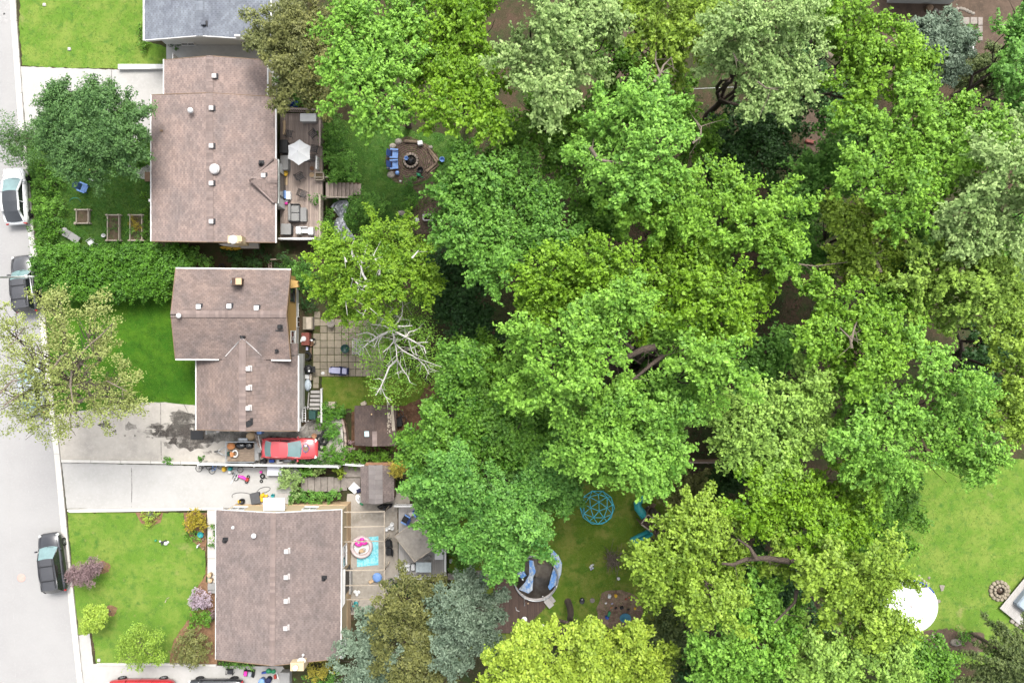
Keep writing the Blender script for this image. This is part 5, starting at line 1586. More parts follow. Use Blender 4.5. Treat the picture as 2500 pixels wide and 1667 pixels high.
def plastic_chair(label, p, z, rz, m=None, group=None):
    H = T("plastic_chair", label, "chair", (0, 0, 0), group); m = m or M_white_pl
    MB().box((0, 0, .42), (.45, .46, .04), bev=.05).build("seat", m, H)
    P = [(-.24 + .05 * math.cos(a), .24 * math.sin(a) , .42) for a in (-1.4, -.7, 0, .7, 1.4)]
    F = MB(); top = [(x - .12, y * 1.08, .86) for x, y, _ in P]; F.add(P + top, [(i, i + 1, 6 + i, 5 + i) for i in range(4)]); F.build("backrest", m, H)
    for s in (-1, 1): MB().tube([(-.25, s * .25, .64), (.2, s * .27, .62), (.22, s * .25, .42)], .025, 5).build("armrest", m, H)
    for x in (-.2, .2):
        for y in (-.2, .2): MB().tube([(x * 1.15, y * 1.15, 0), (x, y, .42)], .022, 5).build("leg", m, H)
    place(H, (p.x, p.y, z), rz); return H
plastic_chair("pale plastic armchair standing in the grass left of the beds", at(222, 593, .4), 0, R(215))
simple("stake_bundle", "pale stakes lying at the corner of the small square bed", "stakes", MB().tube([at(180, 547, .06), at(189, 541, .1)], .04, 5).tube([at(182, 541, .06), at(184, 550, .1)], .03, 5).tube([at(180, 543, .08), at(191, 545, .1)], .03, 5), M_timber)
simple("bucket", "white bucket at the lower left corner of the middle bed", "bucket", MB().lathe([(.13, 0), (.16, .28), (.15, .28), (.12, .05), (.01, .04)], at(256, 576, 0), 12), M_white_pl)

# -- upper deck furniture
zd = .6
def parasol():
    c = at(729, 371, zd + 2.3); H = T("parasol", "white hexagonal parasol open over the upper deck's table", "parasol", (c.x, c.y, zd))
    a0 = R(100); pts = []
    rpx = [34, 31, 31, 31, 30, 30]
    for k in range(6):
        a = a0 + k * math.pi / 3 + R(-12); r = 31.5 * ppm(zd + 2.2)
        pts.append(Vector((c.x + r * math.cos(a), c.y + r * math.sin(a), zd + 2.15)))
    top = Vector((c.x, c.y, zd + 2.55)); P, F = [top], []
    for k in range(6):
        a, b = pts[k], pts[(k + 1) % 6]
        for t in (0, .5):
            e = a.lerp(b, t)
            if t: e = e.lerp(Vector((c.x, c.y, e.z)), .06)
            P.append(e)
    for i in range(12): F.append((0, 1 + i, 1 + (i + 1) % 12))
    MB().add(P, F).build("canopy", M_white_pl, H)
    MB().tube([(c.x, c.y, zd), (c.x, c.y, zd + 2.6)], .025, 6).build("pole", M_metal, H)
    for p in pts: MB().tube([Vector((c.x, c.y, zd + 2.5)), p - Vector((0, 0, .03))], .01, 4).build("rib", M_metal, H)
    MB().lathe([(.25, 0), (.25, .06), (.06, .1)], (c.x, c.y, zd), 14).build("base", M_dkmetal, H)
parasol()
def metal_chair():
    H = T("metal_chair", "x", "chair", (0, 0, 0), "dark metal chairs on the upper deck")
    fr = MB()
    for s in (-1, 1): fr.tube([(-.25, s * .26, 0), (-.22, s * .26, .42), (-.34, s * .26, .9)], .02, 5); fr.tube([(.26, s * .26, 0), (.24, s * .26, .62), (-.28, s * .26, .64)], .02, 5)
    fr.build("frame", M_dkmetal, H)
    se = MB()
    for i in range(6): se.box((-.2 + i * .085, 0, .42), (.035, .5, .02))
    for i in range(4): se.box((0, -.2 + i * .13, .425), (.46, .03, .02))
    se.build("seat", M_dkmetal, H, kind="stuff")
    ba = MB()
    for i in range(5): ba.box((-.28 - .02 * i, 0, .5 + i * .09), (.02, .5, .03))
    for i in range(4): ba.box((-.31, -.2 + i * .13, .68), (.02, .03, .42), ry=-.25)
    ba.build("backrest", M_dkmetal, H, kind="stuff")
    return H
mc = metal_chair()
spots = [(706, 326, 75, "dark metal chair left of the parasol, by the house wall"), (764, 329, -140, "dark metal chair turned askew above the parasol"), (767, 364, 170, "dark metal chair right of the parasol, upper one"), (763, 388, 185, "dark metal chair right of the parasol, lower one tucked under"), (733, 431, 30, "dark metal chair alone below the parasol"), (740, 474, -20, "dark folded metal chair near the top of the garden steps")]
for i, (u, v, a, lb) in enumerate(spots):
    o = mc if i == 0 else dup(mc, label=lb)
    o["label"] = lb; p = at(u, v, zd + .4); place(o, (p.x, p.y, zd), R(a))
def covered_box(name, label, cat, u0, v0, u1, v1, z, h, m, bev=.06, lid=None, rz=0):
    a, b = at(u0, v1, z + h), at(u1, v0, z + h)
    c = (a + b) / 2
    H = T(name, label, cat, (c.x, c.y, z))
    MB().box((c.x, c.y, z + h * .45), (abs(b.x - a.x) * .96, abs(b.y - a.y) * .96, h * .9), rz, bev=bev).build("body", m, H)
    MB().box((c.x, c.y, z + h * .95), (abs(b.x - a.x), abs(b.y - a.y), h * .1), rz, bev=min(bev, .03)).build("lid", lid or m, H)
    return H
covered_box("storage_box", "large pale grey deck storage box against the top railing", "storage box", 732, 277, 772, 297, zd, .65, M_vent, lid=M_white)
covered_box("outdoor_table", "grey long table partly under the white parasol", "table", 684, 379, 703, 415, zd, .75, M_greyfab)
covered_box("grill", "black covered grill beside the house wall, next to the parasol", "grill", 682, 341, 702, 374, zd, 1.0, M_black, bev=.15)
simple("bench", "pale narrow bench along the house wall on the upper deck", "bench", MB().box(at(694, 312, zd + .42), (.2, 1.15, .05), bev=.02).box(at(694, 300, zd + .2), (.16, .06, .4)).box(at(694, 325, zd + .2), (.16, .06, .4)), M_tan)
simple("basket", "yellow basket of clippings by the deck door", "basket", MB().lathe([(.2, 0), (.26, .25), (.22, .27), (.1, .33), (.01, .35)], at(697, 424, zd), 14, sy=1.1), M_yellowp)
simple("door_mat", "beige mat in front of the deck door", "mat", MB().box(at(696, 440, zd + .02), (.4, .8, .025), bev=.01), M_tan)
covered_box("cool_box", "aqua blue cool box against the bay wall", "cool box", 689, 465, 698, 485, zd, .45, M_cyan, lid=M_blue_lt)
covered_box("cool_box", "white cool box right of the aqua one", "cool box", 698, 467, 709, 487, zd, .45, M_white_pl)
simple("toy_bundle", "red and white toys beside the white cool box", "toys", MB().ball(at(699, 497, zd + .12), .13, 0).box(at(694, 492, zd + .1), (.4, .12, .12), .7, m=1).box(at(701, 491, zd + .1), (.2, .2, .14), .2, m=1).tube([at(690, 494, zd + .1), at(684, 508, zd + .6)], .02, 5, 1), [M_pink, M_white_pl])
def sofa(label, u0, v0, u1, v1):
    a, b = at(u0, v1, zd + .5), at(u1, v0, zd + .5); c = (a + b) / 2; sx, sy = b.x - a.x, b.y - a.y
    H = T("garden_sofa", label, "sofa", (c.x, c.y, zd))
    MB().box((c.x, c.y, zd + .28), (sx, sy, .12)).build("base", M_dkfab, H)
    for k in (-1, 1): MB().box((c.x + .06, c.y + k * sy * .245, zd + .42), (sx - .2, sy * .47, .16), bev=.06).build("seat_cushion", M_greyfab, H)
    MB().box((c.x - sx / 2 + .1, c.y, zd + .55), (.2, sy * .98, .5), bev=.07).build("backrest", M_greyfab, H)
    for k in (-1, 1): MB().box((c.x, c.y + k * sy / 2, zd + .4), (sx, .06, .5), bev=.02).build("armrest", M_dkmetal, H)
sofa("grey cushioned garden sofa on the lower part of the upper deck", 705, 499, 731, 541)
covered_box("ottoman", "grey cushioned ottoman right of the garden sofa", "ottoman", 733, 507, 748, 541, zd, .45, M_greyfab, bev=.08)
covered_box("covered_grill", "grey square cover over a grill in the deck's lower left corner", "grill", 685, 546, 710, 573, zd, .8, M_dkfab, bev=.1, lid=M_greyfab)
def white_table():
    c = at(743, 564, zd + .5); H = T("garden_bench", "white bench unit with two box ends near the bottom railing", "bench", (c.x, c.y, zd))
    for k, (u, w) in enumerate(((728, .42), (758, .42))):
        p = at(u, 562 + k * 2, zd + .6); MB().box((p.x, p.y, zd + .32), (w, .62, .62), bev=.05).build("end_box", M_white_pl, H)
    p = at(743, 563, zd + .4); MB().box((p.x, p.y, zd + .40), (.58, .42, .06), bev=.02).build("seat", M_white_pl, H)
    MB().box((p.x, p.y + .26, zd + .55), (.62, .05, .3)).build("backrest", M_white_pl, H)
white_table()
simple("flower_pot", "round grey pot near the planter box on the upper deck", "pot", MB().lathe([(.12, 0), (.17, .26), (.15, .26), (.1, .1), (.01, .1)], at(763, 413, zd), 12), M_terra)
simple("flower_pot", "pale bowl shaped pot beside the planter box, lower one", "pot", MB().lathe([(.12, 0), (.2, .16), (.18, .16), (.1, .06), (.01, .06)], at(762, 428, zd), 12), M_tan)

# blue tarp pile and boards beyond the top railing
def tarp_sheet(name, label, px, z, m, h=.25, seed=1, n=9):
    rr = random.Random(seed); P, F = [], []; k = len(px)
    cx = sum(p[0] for p in px) / k; cy = sum(p[1] for p in px) / k
    ringsN = 9
    ph = [rr.uniform(0, 6.3) for _ in range(8)]
    for i in range(ringsN):
        t = (i + 1) / ringsN
        for j in range(k * 3):
            a, b = px[j // 3], px[(j // 3 + 1) % k]; w = (j % 3) / 3
            u, v = a[0] + (b[0] - a[0]) * w, a[1] + (b[1] - a[1]) * w
            uu, vv = cx + (u - cx) * t, cy + (v - cy) * t
            zz = z + .03 + (h * (.5 + .5 * math.sin(uu * .55 + ph[0] + 2 * math.sin(vv * .3 + ph[1]))) + rr.uniform(0, h * .4)) * (1 - t * t * .85)
            P.append(at(uu, vv, zz))
    P.append(at(cx, cy, z + h))
    m_ = k * 3; last = len(P) - 1
    for i in range(ringsN - 1):
        for j in range(m_): F.append((i * m_ + j, (i + 1) * m_ + j, (i + 1) * m_ + (j + 1) % m_, i * m_ + (j + 1) % m_))
    for j in range(m_): F.append((last, j, (j + 1) % m_))
    mb = MB().add(P, F, 0, True)
    f = mb.f[0]; nn = (mb.v[f[1]] - mb.v[f[0]]).cross(mb.v[f[2]] - mb.v[f[1]])
    if nn.z < 0: mb.f = [q[::-1] for q in mb.f]
    return tag(mb.build(name, m), label, "tarp")
tarp_sheet("tarpaulin", "crumpled royal blue tarp over lumber beyond the deck's top railing", [(691, 241), (706, 249), (727, 246), (729, 262), (703, 262), (694, 252)], BACK + .6, M_blue, .35, 3)
for i, (a, b, lb) in enumerate([((672, 244), (702, 266), "long board leaning from the roof corner to the blue tarp, lower one"), ((684, 248), (706, 258), "board half under the blue tarp, upper one"), ((699, 265), (729, 262), "board lying along the lower edge of the blue tarp"), ((703, 241), (728, 243), "grey board along the upper edge of the blue tarp")]):
    p, q = at(*a, BACK + .75), at(*b, BACK + .55); d = q - p
    simple("lumber_board", lb, "board", MB().box((p + q) / 2, (d.length, .2, .05), math.atan2(d.y, d.x)), M_wood if i < 3 else M_deck)
tarp_sheet("tarpaulin", "crumpled silver tarp just below the deck steps, upper one", [(806, 505), (814, 497), (828, 490), (846, 488), (852, 496), (846, 515), (838, 534), (828, 530), (818, 517)], BACK, M_silver, .3, 4)
tarp_sheet("tarpaulin", "crumpled silver tarp under the birch's edge, lower one", [(822, 532), (838, 530), (846, 552), (860, 570), (868, 584), (848, 590), (824, 582), (812, 560), (814, 544)], BACK, M_silver, .3, 5)

# -- fire pit circle
def fire_pit():
    c = at(1003, 395, BACK)
    sheet("fire_pit_patio", blob(1003, 394, 64, 58, 30, .07, 3), BACK + .012, M_dirt)
    H = T("brick_circle", "round brick paved fire pit patio in the upper garden", "patio", c); del H["category"]; H["kind"] = "structure"
    f = MB().box((0, 0, 0), (.2, .1, .06), bev=.008).build("brick", mat("clay_paver", (.105, .07, .055), .9, var=.3, scale=5, island=.22, bump=.3)); f.parent = H
    n = 0
    for ring in range(7):
        r = .78 + ring * .17; k = int(2 * math.pi * r / .212)
        for i in range(k):
            a = 2 * math.pi * (i + .5 * (ring % 2)) / k
            o = f if n == 0 else child_copy(f, H)
            o.location = (r * math.cos(a) + random.uniform(-.01, .01), r * math.sin(a) * .95, .03 + random.uniform(-.008, .008)); o.rotation_euler = (0, 0, a + math.pi / 2 + random.uniform(-.06, .06)); n += 1
            if n >= 290: break
    g = T("fire_ring", "stone fire ring with ashes in the middle of the upper garden's brick circle", "fire pit", at(1003, 392, BACK))
    f2 = None
    for i in range(15):
        a = 2 * math.pi * i / 15; p = at(1003, 392, BACK + .2)
        MB().box((p.x + .54 * math.cos(a), p.y + .54 * math.sin(a), BACK + .16), (.2, .2, .24), a, bev=.03).build("ring_stone", M_brick_ring, g)
    MB().lathe([(.44, .07), (.01, .10)], at(1003, 392, BACK), 14).build("ash_bed", M_ash, g)
    for a in (.3, 1.7, 2.6): MB().tube([at(1003, 392, BACK + .15) + Vector((.3 * math.cos(a), .3 * math.sin(a), 0)), at(1003, 392, BACK + .2) - Vector((.2 * math.cos(a), .2 * math.sin(a), 0))], .05, 6).build("charred_log", M_black, g)
fire_pit()
simple("bucket", "blue bucket on the left rim of the fire ring", "bucket", MB().lathe([(.13, 0), (.17, .3), (.15, .3), (.12, .08), (.01, .08)], at(993, 388, BACK + .2), 12), M_blue_lt)
simple("stool", "small bright blue stool at the lower left of the brick circle", "stool", MB().lathe([(.18, .3), (.17, .36), (.05, .42), (.01, .42)], at(971, 424, BACK), 12).tube([at(968, 427, BACK), at(970, 425, BACK + .3)], .03, 5).tube([at(975, 428, BACK), at(972, 425, BACK + .3)], .03, 5).tube([at(971, 420, BACK), at(971, 423, BACK + .3)], .03, 5), M_blue_lt)
simple("plant_pot", "black plant pot at the lower right of the brick circle", "pot", MB().lathe([(.17, 0), (.24, .34), (.26, .34), (.22, .3), (.18, .1), (.01, .1)], at(1027, 417, BACK), 14), M_black)
simple("watering_can", "dark green watering can beside the black plant pot", "watering can", MB().lathe([(.14, 0), (.15, .25), (.08, .28)], at(1023, 428, BACK), 12).tube([at(1026, 430, BACK + .1), at(1033, 434, BACK + .32)], [.03, .05], 6).torus(at(1019, 425, BACK + .2), .1, .02, 10, 5), M_green)
simple("stone_block", "white block at the end of the log seat on top of the brick circle", "block", MB().box(at(1026, 350, BACK + .25), (.42, .34, .45), .15, bev=.04), M_white)
for i, (a, b, r, lb) in enumerate([((988, 345), (1019, 348), .14, "thick log seat at the top of the brick circle"), ((1044, 362), (1070, 393), .12, "outer log on the upper right of the brick circle"), ((1046, 368), (1066, 397), .10, "inner log on the upper right of the brick circle"), ((1041, 419), (1068, 398), .11, "log at the lower right corner of the brick circle"), ((1050, 421), (1072, 402), .07, "thin outer log at the lower right of the brick circle"), ((1046, 398), (1053, 384), .05, "thin branch resting on the right logs")]):
    simple("log", lb, "log", MB().tube([at(*a, BACK + r), at((a[0] + b[0]) / 2 + .6, (a[1] + b[1]) / 2 - .5, BACK + r), at(*b, BACK + r)], [r, r * .95, r * .85], 9), M_log, "logs round the fire pit")
for i, (u, v, s, lb) in enumerate([(959, 357, .3, "boulder above the blue chairs, nearest them"), (973, 346, .32, "boulder left of the log seat"), (955, 412, .2, "small stone below the blue chairs"), (948, 411, .15, "smallest stone outside the brick circle's left"), (955, 427, .36, "flat square stone at the lower left of the brick circle"), (978, 442, .12, "tiny white stone at the bottom of the brick circle"), (1051, 360, .2, "stone at the upper right behind the logs")]):
    simple("edge_stone", lb, "stone", MB().ball(at(u, v, BACK), s, n=8, sz=.6, z0=0, sy=.85), M_stone if i != 5 else M_white)
simple("planter_trough", "pale concrete trough edge near the earth path under the maple", "trough", MB().box(at(1052, 525, BACK + .25), (1.15, .1, .5), .03).box(at(1034, 531, BACK + .25), (.1, .45, .5)).box(at(1052, 538, BACK + .25), (1.15, .08, .3), .03), M_vent)
simple("edge_stone", "white stone beside the pale concrete trough", "stone", MB().ball(at(1018, 537, BACK), .2, n=8, sz=.6, z0=0), M_white)
simple("edge_stone", "grey stone pair left of the earth path", "stone", MB().ball(at(980, 520, BACK), .22, n=8, sz=.5, z0=0, sx=1.5), M_stone)
simple("bucket", "blue tub half hidden under the bushy maple right of the log seats", "bucket", MB().lathe([(.18, 0), (.22, .3), (.2, .3), (.17, .05), (.01, .05)], at(1080, 391, BACK), 12), M_blue_lt)

# -- boats against the upper house
def boat(label, u0, u1, v, z, w, m, cat):
    a, b = at(u0, v, z), at(u1, v + 2.5, z); d = b - a; L = d.length; H = T("kayak" if cat == "kayak" else "canoe", label, cat, (a + b) / 2); n, k = 14, 7; P, F = [], []
    s = Vector((-d.y, d.x, 0)).normalized()
    for i in range(n + 1):
        t = i / n; f = max(.03, math.sin(math.pi * t) ** .55)
        for j in range(k):
            q = math.pi * j / (k - 1)
            P.append(a + d * t + s * (math.cos(q) * w / 2 * f) + Vector((0, 0, -.0 + math.sin(q) * .2 * f + .1 * abs(2 * t - 1) ** 3)))
    for i in range(n):
        for j in range(k - 1): F.append((i * k + j, i * k + j + 1, (i + 1) * k + j + 1, (i + 1) * k + j))
    mb = MB().add(P, F, 0, True); mb.build("hull", m, H)
    MB().tube([a + d * t + Vector((0, 0, .2 * max(.03, math.sin(math.pi * t) ** .55) + .01 + .1 * abs(2 * t - 1) ** 3)) for t in [i / 10 for i in range(11)]], .02, 4).build("keel_line", m, H)
boat("yellow kayak lying beside the upper house, outer one", 538, 591, 604, .5, .42, M_yellowp, "kayak")
boat("white canoe lying beside the upper house, next to the wall", 536, 603, 596.5, .9, .36, M_white_pl, "canoe")
simple("tyre", "worn tyre lying in the hedge gap above the middle house", "tyre", MB().torus(at(541, 651, .3), .2, .08, 18, 8), M_tire)
def ladder():
    H = T("ladder", "grey wooden ladder lying north of the middle house's roof", "ladder", at(660, 645, .4))
    for u in (656, 663): MB().tube([at(u, 632, .6), at(u, 657, .6)], .03, 5).build("stile", M_deck, H)
    for i in range(6): MB().tube([at(655, 634 + i * 4, .62), at(664, 634 + i * 4, .62)], .025, 5).build("rung", M_deck, H)
ladder()
simple("lumber_board", "pale board lying level north of the middle house, above the ladder", "board", MB().box(at(674, 633, .9), (.95, .1, .05), .03), M_timber)
# ------------------------------------------------------------------ clutter behind the middle house
covered_box("bulkhead", "low beige cellar bulkhead with pale lid against the middle house", "bulkhead", 739, 773, 763, 805, BACK, .7, M_slab_grey, bev=.02, lid=M_slab)
simple("lid_panel", "pale panel lying on the right half of the cellar bulkhead", "panel", MB().box(at(754, 789, BACK + .74), (.42, .95, .04), bev=.01), M_timber)
covered_box("garden_chest", "red brown wooden chest against the middle house's back wall", "chest", 735, 812, 755, 843, BACK, .75, M_redbrown, bev=.03)
for i, (u, v, s, lb) in enumerate([(741, 827, .22, "white bucket lid on the red chest, left one"), (734, 832, .12, "small white lamp at the left edge of the red chest")]):
    simple("white_disc", lb, "lid", MB().lathe([(s, 0), (s, .03), (s * .8, .06)], at(u, v, BACK + .76), 12), M_white_pl)
simple("flower_pot", "terracotta pot in a black stand right of the red chest", "pot", MB().lathe([(.16, 0), (.22, .3), (.24, .3), (.2, .28), (.17, .2), (.01, .2)], at(761, 838, BACK), 14), M_terra)
simple("garden_light", "white globe garden light above the terracotta pot", "light", MB().lathe([(.03, 0), (.03, .6)], at(762, 830, BACK), 6).ball(at(761, 831, BACK + .65), .1), M_white_pl)
simple("plant_pot", "black rubber planter beside the terracotta pot", "pot", MB().lathe([(.2, 0), (.26, .22), (.28, .22), (.23, .05), (.01, .05)], at(765, 833, BACK), 14), M_black)
covered_box("recycling_bin", "blue recycling box below the red chest", "bin", 738, 846, 752, 855, BACK, .4, M_blue, bev=.03, lid=M_lav)
simple("tyre", "large black tyre leaning at the wing's back corner", "tyre", MB().torus(at(749, 869, BACK + .35), .3, .11, 20, 8), M_tire)
simple("plank", "narrow brown plank edging the tyre's bed", "plank", MB().box(at(759, 862, BACK + .1), (.16, 1.0, .12)), M_wood)
def bbq():
    p = at(752, 901, BACK + .9); H = T("grill", "black kettle grill with a pale tag standing behind the wing", "grill", (p.x, p.y, BACK))
    MB().ball((p.x, p.y, BACK + .8), .34, sz=.75).build("bowl", M_black, H)
    MB().lathe([(.35, .78), (.36, .8), (.35, .82)], (p.x, p.y, BACK), 16).build("rim", M_dkmetal, H)
    MB().box((p.x + .42, p.y - .02, BACK + .82), (.3, .5, .03)).build("side_shelf", M_black, H)
    MB().box((p.x + .12, p.y - .14, BACK + 1.06), (.16, .14, .02)).build("tag", M_white_pl, H)
    for k in range(3): MB().tube([(p.x + .3 * math.cos(k * 2.1), p.y + .3 * math.sin(k * 2.1), BACK), (p.x + .2 * math.cos(k * 2.1), p.y + .2 * math.sin(k * 2.1), BACK + .6)], .02, 5).build("leg", M_dkmetal, H)
bbq()
covered_box("cool_box", "white and red cool box behind the wing, above the grey tub", "cool box", 741, 914, 755, 925, BACK, .45, M_red, bev=.04, lid=M_white_pl)
simple("plank", "pale short plank standing right of the cool box", "plank", MB().box(at(760, 920, BACK + .25), (.14, .5, .5)), M_timber)
def tub():
    p = at(750, 940, BACK + .4); mb = MB(); P, F = [], []; n = 20
    prof = [(.42, 0), (.5, .2), (.46, .42), (.25, .52), (.01, .55)]
    mb.lathe(prof, (p.x, p.y, BACK), n, 0, True, .56, 1.0)
    H = T("covered_tub", "pale blue grey oval covered tub behind the wing", "tub", (p.x, p.y, BACK)); mb.build("body", mat("pale_blue_grey_plastic", (.33, .38, .42), .45, var=.08), H)
    MB().torus((p.x + .2, p.y - .05, BACK + .35), .22, .035, 14, 6, sx=.55, sy=1.0).build("handle", M_white_pl, H)
tub()
def white_rail():
    H = T("railing", "white metal railing by the wing's back door", "railing", at(742, 1010, 0))
    for u in (738, 746): MB().tube([at(u, 995, .9), at(u, 1030, .9)], .03, 6).build("top_rail", M_white_pl, H)
    for v in range(996, 1031, 6): MB().tube([at(738, v, .9), at(746, v, .9)], .022, 5).build("rung", M_white_pl, H)
    for u, v in ((738, 995), (746, 995), (738, 1030), (746, 1030)):
        p = at(u, v, .9); MB().tube([(p.x, p.y, -.1), (p.x, p.y, .9)], .03, 6).build("post", M_white_pl, H)
white_rail()
def green_bin():
    p = at(765, 1012, .6); H = T("wheelie_bin", "dark teal wheeled bin beside the foot of the white side board", "bin", (p.x, p.y, 0))
    MB().box((p.x, p.y, .48), (.5, .62, .9), bev=.04).build("body", M_dkgreen, H); MB().box((p.x, p.y, .96), (.55, .68, .08), bev=.03).build("lid", M_dkgreen, H)
    MB().tube([(p.x - .25, p.y + .36, .92), (p.x + .25, p.y + .36, .92)], .025, 6).build("handle", M_dkgreen, H)
    for s in (-1, 1): MB().lathe([(.1, 0), (.1, .05)], (p.x + s * .24, p.y + .3, .08), 10).build("wheel", M_tire, H)
green_bin()
covered_box("wooden_box", "pale square wooden box on the grass above the shrub", "box", 797, 981, 818, 996, BACK, .5, M_timber, bev=.01)
simple("crate", "small pale crate against the top of the brown garden shed", "crate", MB().box(at(888, 985, BACK + .2), (.42, .32, .4), .5, bev=.02), M_timber)
simple("stool", "pale stool lying on the damp concrete by the wheeled bin", "stool", MB().box(at(777, 1012, .2), (.28, .5, .05), .1).box(at(777, 1005, .1), (.05, .05, .2)).box(at(777, 1019, .1), (.05, .05, .2)), M_deck_grey)
simple("wire_stand", "thin dark wire frame lying on the damp concrete below the bin", "frame", MB().tube([at(753, 1047, .05), at(765, 1048, .05), at(764, 1028, .05), at(755, 1027, .05), at(753, 1047, .05)], .012, 4), M_dkmetal)
GT = "stacked tyres in front of the red sedan"
for i, (u, v, z, lb) in enumerate([(781, 1070, .12, "tyre lying nearest the terracotta ring pot"), (790, 1075, .34, "tyre on top of the others in front of the red sedan"), (786, 1090, .12, "tyre lying nearest the sedan's bumper"), (794, 1060, .12, "tyre lying against the shrub, upper right of the heap")]):
    simple("tyre", lb, "tyre", MB().torus(at(u, v, z), .26, .11, 18, 7), M_tire, GT)
simple("flower_pot", "pale terracotta pot of soil right of the red sedan's wing", "pot", MB().lathe([(.17, 0), (.22, .3), (.19, .3), (.17, .22), (.01, .22)], at(769, 1063, 0), 14), M_terra)
simple("plastic_sheet", "crumpled white plastic by the red sedan's front corner", "plastic", MB().ball(at(788, 1112, .0), .2, n=7, sz=.5, z0=0), M_white_pl)
simple("bin", "black round bin at the trailer's rear by the white fence", "bin", MB().lathe([(.22, 0), (.26, .6), (.22, .62), (.2, .5), (.01, .5)], at(647, 1125, 0), 14), M_black)
simple("crate", "white open crate with dark contents beside the red sedan's door", "crate", MB().box(at(684, 1125, .15), (.5, .3, .3), .1, bev=.02).box(at(686, 1124, .31), (.26, .18, .03), .1, m=1), [M_white, M_black])
simple("crate", "blue crate against the white fence, between the bin and the white crate", "crate", MB().box(at(664, 1124, .15), (.42, .26, .3), bev=.02), M_blue)
simple("tarpaulin_roll", "grey blue rolled sheet along the fence below the red sedan", "sheet", MB().tube([at(694, 1124, .12), at(722, 1123, .12)], .14, 8), M_silver)
simple("leaning_frame", "dark bicycle frame parts heaped on the right side of the brown shed", "frame", MB().torus(at(977, 1010, BACK + .3), .28, .03, 16, 5).torus(at(984, 1024, BACK + .3), .28, .03, 16, 5).tube([at(977, 1010, BACK + .5), at(983, 1018, BACK + .75), at(984, 1024, BACK + .4)], .03, 5).tube([at(974, 1002, BACK + .5), at(982, 1030, BACK + .45)], .025, 5), M_dkmetal)
simple("crate", "black crate in the shade right of the brown shed", "crate", MB().box(at(974, 1030, BACK + .25), (.5, .7, .5), .2, bev=.03), M_black)
def lounge_lav():
    H = T("sun_lounger", "lavender padded sun lounger with navy frame on the slab patio", "lounger", (0, 0, 0))
    MB().box((-.30, 0, .34), (.80, .50, .13), bev=.06).build("seat_pad", M_lav, H)
    MB().box((-.78, 0, .30), (.22, .44, .14), bev=.06).build("foot_pad", M_lav, H)
    MB().box((.42, 0, .48), (.42, .50, .13), ry=-.35, bev=.05).build("back_pad", M_lav, H)
    MB().box((-.18, .0, .24), (1.25, .62, .08), bev=.03).build("base_frame", M_navy, H)
    MB().box((.14, 0, .42), (.14, .66, .12), bev=.03).build("cross_bar", M_navy, H)
    for s in (-1, 1): MB().tube([(-.05, s * .33, .3), (.1, s * .34, .58), (.6, s * .3, .62)], .035, 6).build("armrest", M_navy, H)
    MB().box((.70, 0, .42), (.12, .58, .35), bev=.03).build("back_frame", M_navy, H)
    p = at(829, 905, BACK + .4); place(H, (p.x, p.y, BACK + .05), R(-3))
lounge_lav()
def wire_bench():
    H = T("wire_bench", "white lattice metal bench under the white limbed birch", "bench", (0, 0, 0))
    se = MB()
    for i in range(7): se.box((-.33 + i * .11, 0, .42), (.025, 1.2, .02))
    for i in range(11): se.box((0, -.6 + i * .12, .425), (.72, .025, .02))
    se.build("seat", M_white, H, kind="stuff")
    ba = MB()
    for i in range(9): ba.torus((-.42, -.52 + i * .13, .75), .08, .014, 10, 4)
    ba.tube([(-.4, -.62, .42), (-.45, -.62, .95), (-.45, .62, .95), (-.4, .62, .42)], .025, 5)
    ba.build("backrest", M_white, H, kind="stuff")
    for y in (-.6, .6):
        MB().torus((.1, y, .6), .12, .02, 12, 5).build("armrest", M_white, H)
        for x in (-.34, .34): MB().tube([(x, y, 0), (x, y, .42)], .025, 5).build("leg", M_white, H)
    p = at(877, 846, BACK + .5); place(H, (p.x, p.y, BACK + .05), R(0))
wire_bench()
simple("plant_pot", "large dark green glazed pot on the slab patio left of the lattice bench", "pot", MB().lathe([(.22, 0), (.34, .4), (.37, .42), (.31, .40), (.28, .3), (.01, .3)], at(845, 851, BACK + .05), 16), M_dkgreen)
simple("bird_bath", "round pale stone bird bath on the slab patio", "bird bath", MB().lathe([(.2, 0), (.1, .1), (.1, .4), (.30, .5), (.33, .56), (.28, .54), (.01, .5)], at(811, 790, BACK + .05), 18), M_slab_grey)
simple("small_stone", "white stone lying on the slab patio left of the lavender lounger", "stone", MB().ball(at(788, 911, BACK + .05), .13, n=7, sz=.4, z0=0, sx=1.3), M_white)

# ------------------------------------------------------------------ lower lot
def bike(label, p, rz, m, s=1.0, cat="bicycle"):
    H = T("bicycle", label, cat, (0, 0, 0))
    for x in (-.5 * s, .5 * s):
        w = MB(); P = [Vector((x + .3 * s * math.cos(a), .3 * s * math.sin(a), .09 + .02 * math.sin(a))) for a in [i * math.pi / 9 for i in range(19)]]
        w.tube(P, .022, 5).tube([P[0], P[9]], .006, 3).tube([P[4], P[13]], .006, 3); w.build("wheel", M_tire, H)
    MB().tube([(-.5 * s, 0, .1), (-.1 * s, -.05, .12), (.36 * s, .42 * s, .12), (-.18 * s, .38 * s, .12), (-.1 * s, -.05, .12)], .025, 5).tube([(-.5 * s, 0, .1), (-.18 * s, .38 * s, .12)], .02, 5).tube([(.5 * s, 0, .1), (.34 * s, .5 * s, .14)], .022, 5).build("frame", m, H)
    MB().tube([(.24 * s, .62 * s, .3), (.34 * s, .54 * s, .14), (.42 * s, .58 * s, .0 + .02)], .018, 5).build("handlebar", M_dkmetal, H)
    MB().box((-.22 * s, .5 * s, .14), (.24 * s, .1, .1), bev=.03).build("saddle", M_black, H)
    place(H, (p.x, p.y, .02), rz)
